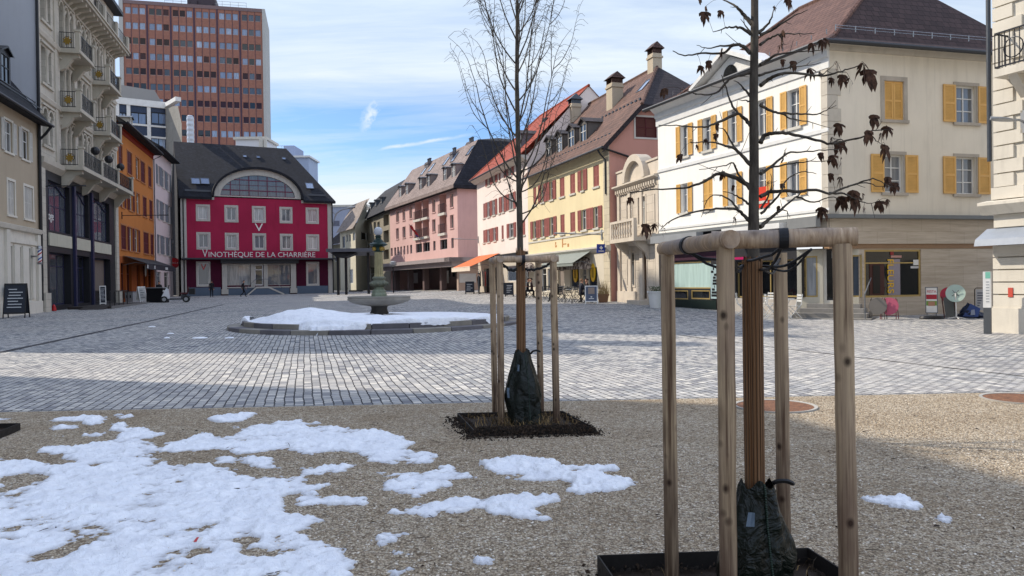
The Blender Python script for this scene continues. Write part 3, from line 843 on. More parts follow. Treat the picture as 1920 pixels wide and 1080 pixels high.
def watering_bag(label, c, top_c, h, r0, r1, loc):
    """slumped green plastic watering bag zipped round the trunk"""
    rt = thing('watering_bag', label, 'watering bag', loc, 'green watering bags at the tree feet')
    rows = []; H = 22; N = 44
    rs = random.Random(int(c.x * 100) + 5)
    ph = [rs.uniform(0, 6.28) for _ in range(6)]
    for j in range(H + 1):
        t = j / H; z = .03 + h * t; row = []
        rr = r0 * (1 - t ** 2.4) ** .8 * (1 - .10 * math.sin(t * PI * 3)) * (.86 + .14 * min(1, t * 5)) + r1 * (1 + .25 * max(0, t - .9) * 10)
        cc = c.lerp(top_c, t ** .8)
        for i in range(N):
            a = 2 * PI * i / N
            f = 1 + .10 * math.sin(3 * a + ph[0] + 3 * t) + .06 * math.sin(7 * a + ph[1] - 6 * t) + .035 * math.sin(13 * a + ph[2] + 9 * t) + .05 * math.sin(2 * a + ph[3]) * math.sin(7 * t + ph[4]) + rs.uniform(-.012, .012)
            row.append((cc.x + rr * f * math.cos(a), cc.y + rr * f * .82 * math.sin(a), z + .02 * math.sin(4 * a + ph[5]) * (t > .9)))
        rows.append(row)
    mb = MB(); mb.grid(rows, close_u=True); mb.build('bag', BAGG, rt, smooth=True)
    # zip seam and a loose carrying loop
    mb = MB(); zs = []
    for j in range(H + 1):
        p = Vector(rows[j][int(N * .80)]); q = p + (p - Vector((c.x, c.y, p.z))).normalized() * .004; zs.append(q)
    for j in range(H):
        for k in (0, 1, 2):
            q = zs[j].lerp(zs[j + 1], k / 3); mb.ball(q, .0055, 6)
    mb.build('zip_seam', paint('#24352c', .5), rt)
    mb = MB(); p = Vector(rows[H - 1][int(N * .08)])
    mb.tube(smooth_line([p, p + Vector((.03, -.02, .03)), p + Vector((.075, -.03, .035)), p + Vector((.11, -.03, .02))], 4), [.011] * 12 + [.006], 6)
    mb.build('handle', M.black, rt)
    # pale printed patches
    mb = MB()
    def patch(i0, i1, j0, j1):
        for i in range(i0, i1):
            for j in range(j0, j1):
                ps = [Vector(rows[b][a % N]) for a, b in ((i, j), (i + 1, j), (i + 1, j + 1), (i, j + 1))]
                mb.face([p + (p - Vector((c.x, c.y, p.z))).normalized() * .003 for p in ps])
    patch(int(N * .66), int(N * .66) + 2, 16, 18); mb.build('print', paint('#566676', .3), rt)
    mb = MB(); patch(int(N * .58), int(N * .58) + 1, 8, 11); mb.build('print', paint('#566676', .3), rt)
    return rt

# ---- front tree (right)
T1 = Vector((1.10, 3.52, 0))
B1 = [(.44, 4.15), (1.61, 4.22), (1.78, 3.10), (.60, 2.95)]
planter('black steel tree pit frame around the front tree, cut by the bottom edge', B1, .115, (1.1, 3.6, 0))
posts = [(.868, 3.14, .005, .0), (1.315, 3.02, -.015, .01), (.797, 3.92, -.004, 0), (1.408, 4.02, -.006, 0)]
g1, tops = guard('four weathered round stakes with log rails around the front tree with dead leaves', posts, 1.73, [(0, 1, .055), (2, 0, .06)], .0365, (1.1, 3.5, 0))
c = tops[0].lerp(tops[1], .50) + Vector((0, 0, .027)); d = tops[1] - tops[0]
c2 = tops[2].lerp(tops[0], .42) + Vector((0, 0, .027)); d2 = tops[0] - tops[2]
ties(g1, T1, 1.66, [(c, d, .0365), (c2, d2, .0365)])
mb = MB()   # tie between the two rear posts and the trunk
for a, b in ((tops[3] + Vector((-.01, -.03, -.03)), T1 + Vector((.04, 0, 1.65))), (tops[1] + Vector((-.12, 0, -.02)), T1 + Vector((.05, .0, 1.655))), (tops[0] + Vector((.03, .03, -.03)), T1 + Vector((-.04, 0, 1.66)))):
    m = a.lerp(b, .5) + Vector((0, 0, -.03)); mb.tube(smooth_line([a, m, b], 5), .006, 6)
    m2 = a.lerp(b, .45) + Vector((.01, .02, -.055)); mb.tube(smooth_line([a, m2, b], 5), .005, 6)
mb.build('tie_strap', STRAP, g1)

tr = thing('young_tree', 'young bare tree with a few hanging dead leaves on spreading twigs', 'tree', T1)
k1 = lambda px, py: at(px, py, 3.52)
ax = [Vector((T1.x + .005, 3.52, -.02)), Vector((k1(1412, 600).x, 3.52, 1.45)), k1(1413, 420), k1(1414, 300), k1(1413, 180), k1(1415, 60), k1(1415, -60), k1(1418, -200), k1(1424, -360), k1(1420, -520)]
P, Q = trunk_mesh(ax, [.034, .031, .0245, .0212, .0195, .018, .016, .013, .009, .004])
mb = MB(); mb.tube(P, Q, 14); trunk = mb.build('trunk', BARK, tr, smooth=True)
mb = MB(); zz = [.02, .3, .6, .9, 1.2, 1.5, 1.69]
rows = []
for z in zz:
    cxx = T1.x + (k1(1412, 600).x - T1.x - .005) * min(1, z / 1.45) + .003
    rows.append([(cxx + (.0445 + .002 * math.sin(k * 2.4 + z * 3)) * math.cos(2 * PI * k / 34), 3.52 + (.0445 + .002 * math.sin(k * 2.4 + z * 3)) * math.sin(2 * PI * k / 34), z + (R.uniform(-.02, .015) if z == zz[-1] else 0)) for k in range(34)])
mb.grid(rows, close_u=True)
wr = mb.build('mat_wrap', WRAP, tr); shift(wr, Vector((.008, 0, 0)))
# branches surveyed as polylines in the photo; depth chosen freely
def cr(x, y): return (1180 + x / 2.454, y / 2.454)
BR = [  # (points in crop units, depth slope, base radius)
 ([(566,108),(530,70),(500,40),(470,18),(425,-5)], .25, 7), ([(560,150),(535,120),(512,88)], -.2, 3), ([(562,158),(520,132),(478,124),(440,130),(385,147)], -.3, 5),
 ([(560,245),(525,215),(480,206),(430,245),(330,245),(255,255),(200,234)], .3, 6), ([(480,206),(420,212),(360,222),(310,208)], .5, 3.5),
 ([(562,330),(520,345),(480,352),(440,385),(400,425),(330,435),(262,418)], -.35, 6), ([(560,448),(530,410),(505,385),(480,372)], .3, 4), ([(558,470),(535,462),(500,460)], .2, 3),
 ([(560,575),(530,545),(500,520),(470,475),(450,420),(425,345)], .35, 6), ([(500,520),(440,548),(390,570),(330,585),(240,578),(135,576)], -.2, 5),
 ([(560,760),(520,715),(480,682),(430,668),(380,655),(280,655)], -.45, 6), ([(500,700),(470,655),(440,600),(400,585)], .4, 4),
 ([(560,862),(510,830),(440,800),(400,803),(350,832),(290,855),(230,868),(120,872),(0,886)], .15, 7), ([(555,870),(500,800),(478,750),(430,765),(320,780)], -.3, 4),
 ([(558,945),(530,925),(500,905),(470,890),(430,880)], .2, 4), ([(556,1018),(520,985),(480,960),(400,962),(300,975),(200,1010),(150,1045)], -.4, 5.5), ([(500,960),(440,905),(370,905),(330,1000)], .4, 3.2),
 ([(595,150),(630,120),(652,85),(668,40)], .25, 5), ([(600,160),(650,140),(700,110),(760,72),(822,45)], -.3, 5), ([(600,205),(640,180),(680,160),(760,156),(850,155)], .4, 4.5), ([(690,160),(705,190),(704,235)], .3, 3),
 ([(600,298),(640,275),(672,255),(720,243),(800,238),(880,232)], -.2, 5), ([(598,345),(650,330),(700,318),(790,305),(880,288)], .4, 4), ([(604,395),(640,365),(680,345),(760,335),(870,348),(960,332),(1005,318),(1062,300)], -.3, 6), ([(870,348),(900,335),(940,300)], .1, 2.5),
 ([(603,485),(650,510),(700,520),(790,524),(860,525),(905,508),(952,485)], .35, 4.5), ([(700,520),(740,545),(820,560),(930,590)], .2, 3),
 ([(605,655),(622,625),(655,612),(720,612),(780,625),(860,645),(930,662),(1000,645),(1080,628),(1115,602),(1200,597)], -.25, 6.5), ([(930,662),(970,640),(1000,655)], .1, 3), ([(1090,600),(1130,640),(1160,665)], .1, 2.4),
 ([(604,800),(640,775),(680,742),(730,705),(790,700),(900,690),(990,688)], .35, 5), ([(700,745),(715,700),(722,680)], .2, 2.5), ([(640,775),(700,760),(800,745),(930,738)], -.4, 3.5),
 ([(604,905),(640,885),(700,878),(780,880),(860,872),(920,890),(980,870),(1030,850),(1090,832),(1130,822),(1190,856)], -.2, 6), ([(920,890),(980,890),(1010,902),(1060,925),(1100,935),(1140,930)], .2, 3.4), ([(1030,850),(1090,842),(1150,858),(1220,860)], .1, 2.6),
 ([(602,1045),(640,1012),(690,972),(750,920),(800,880)], .3, 6.5), ([(606,985),(660,930),(700,880),(720,830),(790,790),(860,800)], -.4, 4), ([(690,972),(720,968),(740,1000)], .1, 2.5), ([(604,960),(640,900),(655,850),(650,800)], -.5, 3.5), ([(770,905),(850,930),(940,905),(1010,960)], .3, 3)]
PXM = 3.52 / F_PX / 2.454    # metres per crop unit
tips = []
mbB = MB()
for pts, ds, r in BR:
    n = len(pts); x0 = pts[0][0]; W = []
    for i, (x, y) in enumerate(pts):
        px, py = cr(x, y); run = abs(x - x0) * PXM
        W.append(at(px, py, 3.52 + ds * run * 1.1 + .02 * math.sin(i * 2.1)))
    L = smooth_line(W, 4, .0025); m = len(L)
    r0 = r * .0017; rad = [max(.0011, r0 * (1 - .80 * (i / (m - 1)) ** .8)) for i in range(m)]
    mbB.tube(L, rad, 7); tips.append((L, rad))
    for i in range(5, m - 1, 4):      # side spurs and buds
        if R.random() < .75:
            a = L[i]; dd = (L[min(i + 1, m - 1)] - a).normalized(); s = dd.cross(Vector((R.uniform(-1, 1), R.uniform(-1, 1), R.uniform(-1, 1)))).normalized()
            ln = R.uniform(.012, .05) * (2.6 if R.random() < .22 else 1); e = a + (s * .8 + dd * .6).normalized() * ln
            mbB.tube([a, a.lerp(e, .5) + Vector((0, 0, -.002)), e], [.0016, .0014, .0009], 5)
mbB.build('branches', BARK, tr, smooth=True)
# hanging lobed dead leaves
LV = [(325,8,34),(345,85,60),(350,45,30),(420,70,45),(735,22,50),(668,45,30),(722,5,30),(705,165,50),(690,232,45),(704,290,35),(840,228,60),(885,210,55),(755,308,55),(835,345,60),(878,350,35),(957,310,50),(1078,340,95),(980,375,60),(1015,393,60),(930,382,48),(365,300,45),(330,332,60),(425,248,50),(240,430,40),(162,430,45),(405,590,45),(288,672,50),(312,682,30),(350,660,40),(235,730,40),(398,630,30),(965,600,65),(1125,562,65),(1100,640,75),(1185,612,60),(1160,640,55),(1177,705,75),(970,680,65),(935,660,55),(965,735,75),(935,748,65),(880,722,40),(925,820,45),(970,845,60),(1190,845,60),(1218,868,55),(980,940,75),(1028,918,85),(1080,968,38),(1152,955,60),(1190,945,55),(885,985,65),(685,965,35),(385,820,45),(430,808,40),(478,870,35),(485,1020,45),(1075,905,30),(705,860,30),(640,850,30),(75,1060,55),(115,1055,48),(155,1070,45),(5,930,45),(700,215,35),(905,200,40)]
mbl = [MB(), MB()]
def leaf(mb, top, s, a, fold, red=False):
    """withered lobed leaf: narrow drooping lobes hanging like a closed hand"""
    d = Vector((math.cos(a), math.sin(a), 0)); b = Vector((-d.y, d.x, 0))
    for ang, ln, w in ((0, 1.0, .15), (-.42, .86, .13), (.40, .9, .13), (-.95, .5, .10), (.9, .55, .10)):
        ang += R.uniform(-.12, .12); ln *= R.uniform(.8, 1.12); w *= R.uniform(.8, 1.25); cv = R.uniform(-.25, .25) + fold * .25
        ax_ = d * math.sin(ang) + Vector((0, 0, -math.cos(ang))); sd = (d * math.cos(ang) + Vector((0, 0, math.sin(ang)))); bend = b * cv
        p0 = top; p1 = top + (ax_ * .34 + bend * .10) * ln * s; p2 = top + (ax_ * .66 + bend * .34 + d * ang * .05) * ln * s; p3 = top + (ax_ + bend * .85 - d * ang * .22) * ln * s
        tw = sd * math.cos(fold) + b * math.sin(fold)
        mb.face([p0, p1 + tw * w * s, p1 - tw * w * s]); mb.face([p1 + tw * w * s, p2 + tw * w * .8 * s, p2 - tw * w * .8 * s, p1 - tw * w * s]); mb.face([p2 + tw * w * .8 * s, p3, p2 - tw * w * .8 * s])
for k, (x, y, s) in enumerate(LV):
    px, py = cr(x, y); s *= PXM * 1.05
    # nearest branch point in view gives the depth
    best = None
    for L, rad in tips:
        for q in L[2:]:
            v = at(px, py, q.y); dd = (Vector((v.x, v.z)) - Vector((q.x, q.z))).length
            if best is None or dd < best[0]: best = (dd, q)
    q = best[1]; c = at(px, py, q.y + R.uniform(-.01, .01)); top = c + Vector((0, 0, s * .5))
    mb = mbl[1 if (x, y) == (1080, 968) else 0]
    s *= 1.12
    for rep in range(2 if s > .09 else 1):
        tp = top + Vector((R.uniform(-.4, .4), R.uniform(-.3, .3), R.uniform(-.3, .1))) * s * rep
        leaf(mb, tp, s * R.uniform(.9, 1.1), R.uniform(0, 6.28) if s < .06 else R.uniform(-.6, .6), R.uniform(.1, .8))
        mbB2 = mbl[0]; mbB2.tube(smooth_line([q, (q + tp) / 2 + Vector((0, 0, .01)), tp], 3), .0009, 4)
t = NT('dead_leaf'); oi = t.n('ShaderNodeNewGeometry').outputs['Random Per Island']
n_ = t.noise(t.pos(), 60, 4)
DL = t.out(t.mix(t.rng(n_, .3, .7), lin('#241813'), lin('#5f4435')), .8, n_, .3, .003, spec=.2)
mbl[0].build('leaves', DL, tr)
mbl[1].build('leaves', paint('#5a1018', .7), tr)['label'] = 'single dark red leaf'
watering_bag('dark green watering bag at the foot of the front tree', Vector((1.085, 3.53, 0)), Vector((T1.x + .0, 3.50, 0)), .64, .115, .052, T1)
dry_grass(T1, B1, 420, 'dry brown grass inside the front tree pit', .05, .16)

mulch(T1, B1, 1500, 'dark bark crumbs along the front tree pit')
mb = MB()
for _ in range(150):     # fallen leaf scraps and twigs on the gravel
    q = Vector((R.uniform(-4, 6), R.uniform(3.0, 9.5), .012)); a = R.uniform(0, 6.28); s = R.uniform(.012, .04); d = Vector((math.cos(a), math.sin(a), R.uniform(-.1, .3))) * s; b = Vector((-math.sin(a), math.cos(a), R.uniform(0, .5))) * s * R.uniform(.2, .6)
    if R.random() < .6: mb.face([q - d, q + b, q + d]); mb.face([q - d, q + d, q - b * .5 + Vector((0, 0, .01))])
    else: mb.tube([q, q + d * 1.5, q + d * 3 + b], .0022, 4)
tag(mb.build('leaf_litter', paint('#2b1b13', .9), loc=(1, 5, 0)), 'scattered dead leaf scraps and twigs on the gravel', 'leaf litter', kind='stuff')
# ---- second tree
T2 = Vector((.085, 8.6, 0))
B2 = [(-.66, 8.98), (.58, 9.02), (.82, 8.02), (-.42, 7.93)]
planter('black steel tree pit frame around the middle tree', B2, .075, (.08, 8.5, 0))
p2 = [(-.137, 8.5, .005, 0), (.475, 8.52, -.015, 0), (-.22, 9.12, -.01, 0), (.335, 9.42, -.01, 0)]
g2, tops = guard('four weathered round stakes with log rails around the middle tree', p2, 1.82, [(0, 1, .06), (2, 0, .06), (3, 1, .05)], .0375, (.08, 8.6, 0))
c = tops[0].lerp(tops[1], .44) + Vector((0, 0, .027)); d = tops[1] - tops[0]
ties(g2, T2, 1.74, [(c, d, .0375)])
mb = MB()
for a in (tops[0] + Vector((.03, .03, -.03)), tops[1] + Vector((-.04, .02, -.03))):
    b = T2 + Vector((0, 0, 1.75)); n = 18
    for k in range(n):
        q = a.lerp(b, k / n) + Vector((0, 0, -.04 * math.sin(PI * k / n) + R.uniform(-.008, .008))); mb.ball(q, .016, 7)
mb.build('tie_strap', STRAP, g2)
tr2 = thing('young_tree', 'tall slender leafless tree with steep feathery branches', 'tree', T2)
k2 = lambda px, py: at(px, py, 8.6)
ax = [Vector((T2.x + .01, 8.6, -.02)), k2(977, 620), k2(975, 440), k2(972, 300), k2(969, 150), k2(970, 0), k2(972, -150), k2(973, -300), k2(972, -420)]
P, Q = trunk_mesh(ax, [.045, .043, .035, .030, .024, .017, .012, .008, .003], bump=.03)
mb = MB(); mb.tube(P, Q, 12); mb.build('trunk', BARK, tr2, smooth=True)
mb = MB(); rows = []
for z in (.02, .4, .8, 1.2, 1.6, 1.97):
    cxx = T2.x + (k2(976, 455).x - T2.x) * z / 2
    rows.append([(cxx + (.052 + .002 * math.sin(k * 2.1 + z * 3)) * math.cos(2 * PI * k / 30), 8.6 + (.052 + .002 * math.sin(k * 2.1 + z * 3)) * math.sin(2 * PI * k / 30), z + (R.uniform(-.05, .03) if z > 1.9 else 0)) for k in range(30)])
mb.grid(rows, close_u=True); wr = mb.build('mat_wrap', WRAP, tr2); shift(wr, Vector((.01, 0, 0)))
def axis2(z):
    for a, b in zip(ax[:-1], ax[1:]):
        if a.z <= z <= b.z: return a.lerp(b, (z - a.z) / (b.z - a.z))
    return ax[-1]
mb = MB(); rr = random.Random(21)
def feather(base, az, ln, lift, r0, depth=0):
    """steep shoot: leaves the trunk outward, then climbs; drooping side twigs"""
    n = 11; pts = [base]; d = Vector((math.cos(az), math.sin(az), 0)); dirv = (d * math.cos(lift) + Vector((0, 0, math.sin(lift)))).normalized()
    p = base
    for i in range(n):
        t = i / (n - 1)
        up = min(1.42, lift + (1.32 - lift) * min(1, t * 2.2)) - (max(0, t - .8) * 3.2 * (1 if depth == 0 else .6))
        dirv = d * math.cos(up) + Vector((0, 0, math.sin(up)))
        p = p + (dirv + Vector((rr.uniform(-.07, .07), rr.uniform(-.07, .07), 0))).normalized() * ln / n; pts.append(p)
    L = smooth_line(pts, 2); m = len(L)
    mb.tube(L, [max(.0018, r0 * (1 - .85 * (i / (m - 1)))) for i in range(m)], 6)
    for i in range(4, m):
        if rr.random() < (.72 if depth == 0 else .5):
            a = L[i]; s = rr.uniform(0, 6.28); q = Vector((math.cos(s), math.sin(s), 0)) + d * .5; q.normalize(); l = rr.uniform(.06, .19) * (1.15 - .4 * depth)
            e = a + q * l * .75 + Vector((0, 0, l * rr.uniform(.0, .5))); f = e + q * l * .5 + Vector((0, 0, -l * rr.uniform(.15, .5)))
            mb.tube([a, a.lerp(e, .55) + Vector((0, 0, l * .15)), e, f], [.0022, .002, .0017, .0012], 4)
    if depth == 0:
        for k in range(rr.randrange(2, 4)):
            i = rr.randrange(3, m - 5); feather(L[i], az + rr.uniform(-1.0, 1.0), ln * rr.uniform(.3, .55), .75, r0 * .5, 1)
NB = 30
for k in range(NB):
    z = 2.25 + (5.2 - 2.25) * (k / NB) ** .95 + rr.uniform(-.05, .05)
    az = k * 2.4 + rr.uniform(-.4, .4); ln = (1.88 - .24 * (z - 2.2)) * rr.uniform(.72, 1.05) * (.75 if z < 2.6 else 1)
    feather(axis2(z), az, ln, rr.uniform(.75, 1.08), .0108 * (1 - .1 * (z - 2.2)))
for k in range(5):   # low spreading shoots
    feather(axis2(2.35 + .12 * k), (PI if k % 2 else 0) + rr.uniform(-.5, .5), rr.uniform(.9, 1.4), rr.uniform(.15, .35), .008, 1)
mb.build('branches', BARK, tr2, smooth=True)
watering_bag('dark green watering bag leaning at the foot of the middle tree', Vector((.13, 8.5, 0)), Vector((T2.x + .02, 8.58, 0)), .80, .13, .06, T2)
dry_grass(T2, B2, 900, 'dry brown grass growing out of the middle tree pit', .06, .2)
mulch(T2, B2, 5200, 'dark bark crumbs spilling over the rim of the middle tree pit')
# third pit at the left edge
B3 = [(-6.9, 8.62), (-5.56, 8.66), (-5.42, 7.9), (-6.8, 7.8)]
planter('corner of a black steel tree pit frame at the left edge', B3, .085, (-6.2, 8.2, 0))

# ------------------------------------------------------------------ fountain
FC = G(712, 590, .34); FC = Vector((at(711, 560, 28.6).x, 28.6, 0)); FC.z = gz(FC.x, 24) - .02
ST = stone('#7d7a74', None, .3); STD = stone('#6f6c68', (1.6, .5), .35)
def disc_step(mb, c, r, z0, z1, n=96):
    mb.lathe(c, [(r, z0), (r, z1 - .02), (r - .02, z1), (.01, z1)], n)
def arc_step(c, r0, r1, z0, z1, mat, parent, nseg=26):
    for k in range(nseg):
        mb = MB(); m = 6; rows = []
        a0 = 2 * PI * (k + .012) / nseg; a1 = 2 * PI * (k + .988) / nseg
        for i in range(m + 1):
            a = a0 + (a1 - a0) * i / m; ca, sa = math.cos(a), math.sin(a)
            rows.append([(c.x + r0 * ca, c.y + r0 * sa, c.z + z1), (c.x + (r1 - .015) * ca, c.y + (r1 - .015) * sa, c.z + z1), (c.x + r1 * ca, c.y + r1 * sa, c.z + z1 - .015), (c.x + r1 * ca, c.y + r1 * sa, c.z + z0)])
        mb.grid(rows); mb.face([rows[0][3], rows[0][2], rows[0][1], rows[0][0], (rows[0][0][0], rows[0][0][1], c.z + z0)]); mb.face([rows[-1][0], rows[-1][1], rows[-1][2], rows[-1][3], (rows[-1][0][0], rows[-1][0][1], c.z + z0)])
        o = mb.build('kerb_stone', mat[0] if R.random() < .5 else mat[1], parent)
rt = thing('fountain_steps', 'two round stone steps under the fountain, covered with snow', 'steps', FC)
RL, RU = 5.32, 4.82
KS = (stone('#8a857c', None, .3), stone('#6a676a', None, .3))
arc_step(FC, RL - .6, RL, -.4, .155, KS, rt); arc_step(FC, RU - .45, RU, .0, .315, KS, rt)
mb = MB(); mb.lathe(FC, [(.00001, .30), (RU - .44, .30)], 64, cap=False); mb.build('platform', MS, rt)
FZ = FC.z + .30
F0 = Vector((FC.x, FC.y, FZ))
rt = thing('fountain', 'stone fountain with wide round bowl and a green bronze lamp column', 'fountain', F0)
mb = MB(); mb.lathe(F0, [(.47, -.02), (.47, .03), (.43, .06), (.36, .14), (.31, .24), (.29, .33), (.30, .40), (.36, .44)], 40); mb.build('foot', stone('#4f4c48', None, .3), rt, smooth=True)
mb = MB(); mb.lathe(F0, [(.33, .43), (.62, .47), (.90, .53), (1.08, .60), (1.16, .67), (1.16, .71), (1.13, .735), (1.16, .75), (1.16, .79), (1.12, .80), (1.02, .79), (.98, .74), (.5, .70), (.01, .69)], 64); mb.build('bowl', stone('#8b867d', None, .3), rt, smooth=True)
PAT = paint('#66695a', .6, .2, .35); PATD = paint('#1f332f', .5, .4, .3); GLD = paint('#8f8766', .5, .2, .25)
mb = MB(); mb.lathe(F0, [(.29, .68), (.29, .86), (.26, .93), (.26, .98), (.20, 1.05), (.16, 1.09), (.16, 1.14)], 8, PI / 8); mb.build('pedestal', paint('#77806f', .6, .2, .3), rt)
mb = MB(); mb.lathe(F0, [(.17, 1.13), (.24, 1.16), (.30, 1.20), (.32, 1.26), (.30, 1.33), (.24, 1.36), (.20, 1.41), (.25, 1.44), (.25, 1.49), (.19, 1.52)], 28)
for k in range(8):
    a = 2 * PI * k / 8; mb.ball((F0.x + .30 * math.cos(a), F0.y + .30 * math.sin(a), F0.z + 1.26), .065, 10)
mb.build('collar', PAT, rt, smooth=True)
mb = MB(); n = 48; rows = []
for z, r in ((1.51, .19), (1.56, .175), (1.60, .165), (2.0, .158), (2.40, .150), (2.44, .165)):
    rows.append([(F0.x + r * (1 - .13 * max(0, math.cos(12 * 2 * PI * k / n))) * math.cos(2 * PI * k / n), F0.y + r * (1 - .13 * max(0, math.cos(12 * 2 * PI * k / n))) * math.sin(2 * PI * k / n), F0.z + z) for k in range(n)])
mb.grid(rows, close_u=True); mb.build('fluted_shaft', GLD, rt)
mb = MB(); mb.lathe(F0, [(.16, 2.43), (.20, 2.46), (.17, 2.49), (.17, 2.60), (.22, 2.64), (.30, 2.68), (.34, 2.70), (.34, 2.72), (.20, 2.80), (.17, 2.86), (.12, 2.90), (.10, 2.97), (.13, 3.0), (.09, 3.05)], 28); mb.build('capital', PATD, rt, smooth=False)
for k in range(4):
    a = 2 * PI * k / 4 + PI / 4; q = Vector((F0.x + .19 * math.cos(a), F0.y + .19 * math.sin(a), F0.z + 2.55))
    mb = MB(); mb.lathe(q, [(.02, -.09), (.07, -.06), (.085, 0), (.07, .06), (.03, .08)], 12); mb.build('mask_ornament', M.gold, rt, smooth=True)
mb = MB(); mb.ball(F0 + Vector((0, 0, 3.2)), .165, 24); mb.build('globe_lamp', paint('#a9abb0', .25), rt, smooth=True)
# snow heaped on the steps
def fsnow():
    mb = MB(); nr, na = 46, 190; rows = []; rs = np.random.RandomState(4)
    lat = lattice((nr + 1, na + 1), 16, 12, 5, .6); lat[:, -1] = lat[:, 0]
    for k in range(12): lat[:, k] = lat[:, k] * (k / 12) + lat[:, na - 12 + k] * (1 - k / 12) if k < 12 else lat[:, k]
    edge = lattice((1, na + 1), 12, 77, 4, .6)[0]
    for j in range(nr + 1):
        row = []
        for i in range(na):
            a = 2 * PI * i / na; ca, sa = math.cos(a), math.sin(a)
            rmax = 4.75 + .25 * (edge[i] - .5) - .5 * sstep((ca - .55) * 2.2) * (edge[(i * 3) % na])
            tr = j / nr; r = .35 + (rmax - .35) * tr; x = FC.x + r * ca; y = FC.y + r * sa
            front = sstep((-sa + .45) / .9)
            h = (.03 + .16 * lat[j, i]) * sstep((1 - tr) * 7) * (.35 + .8 * front)
            # heap left of the bowl, in front
            h += .26 * math.exp(-(((x - FC.x + 1.9) / 1.25) ** 2 + ((y - FC.y + 2.6) / 1.1) ** 2)) * (.6 + .8 * lat[j, i])
            h += .12 * math.exp(-(((x - FC.x + .3) / 2.5) ** 2 + ((y - FC.y + 3.4) / .9) ** 2)) * lat[j, i] * sstep((1 - tr) * 7)
            if j == nr: h = -.02
            row.append((x, y, FZ + h + (.0 if j else -.02)))
        rows.append(row)
    mb.grid(rows, close_u=True); o = mb.build('heaped_snow', SNOW, smooth=True, loc=FC)
    return tag(o, 'thick snow heaped on top of the round fountain steps', 'snow', kind='stuff')
fsnow()
def spill(name, a0, a1, seed, out, label):
    """snow that slid over the step edges"""
    na = 70; nr = 14; lat = lattice((nr + 1, na + 1), 9, seed, 5, .6); e = lattice((1, na + 1), 14, seed + 1, 4)[0]; rows = []
    for j in range(nr + 1):
        row = []
        for i in range(na + 1):
            a = a0 + (a1 - a0) * i / na; w = math.sin(PI * i / na) ** .45
            r = RU - .25 + (out * w * (.35 + .9 * e[i]) + .02) * j / nr
            base = FC.z + .315 if r < RU else (FC.z + .155 if r < RL else gz(FC.x, FC.y - RL))
            if abs(r - RU) < .12: base = FC.z + .155 + .16 * (1 - sstep((r - RU + .06) / .18))
            h = (.09 + .10 * lat[j, i]) * w * sstep((nr - j) / 2.5 + .0) - (.02 if j == nr else 0)
            row.append((FC.x + r * math.cos(a), FC.y + r * math.sin(a), base + h))
        rows.append(row)
    mb = MB(); mb.grid(rows); o = mb.build(name, SNOW, smooth=True, loc=FC); return tag(o, label, 'snow', 'snow slid over the fountain steps')
D = math.radians
spill('slid_snow', D(-112), D(-84), 5, .78, 'tongue of snow slid over the front of the fountain steps')
spill('slid_snow', D(-80), D(-40), 9, .28, 'thin line of snow on the lower fountain step right of the tongue')
spill('slid_snow', D(-36), D(-14), 15, .45, 'snow slid over the right end of the fountain steps')
spill('slid_snow', D(-178), D(-158), 19, .33, 'snow bank at the far left end of the fountain steps')
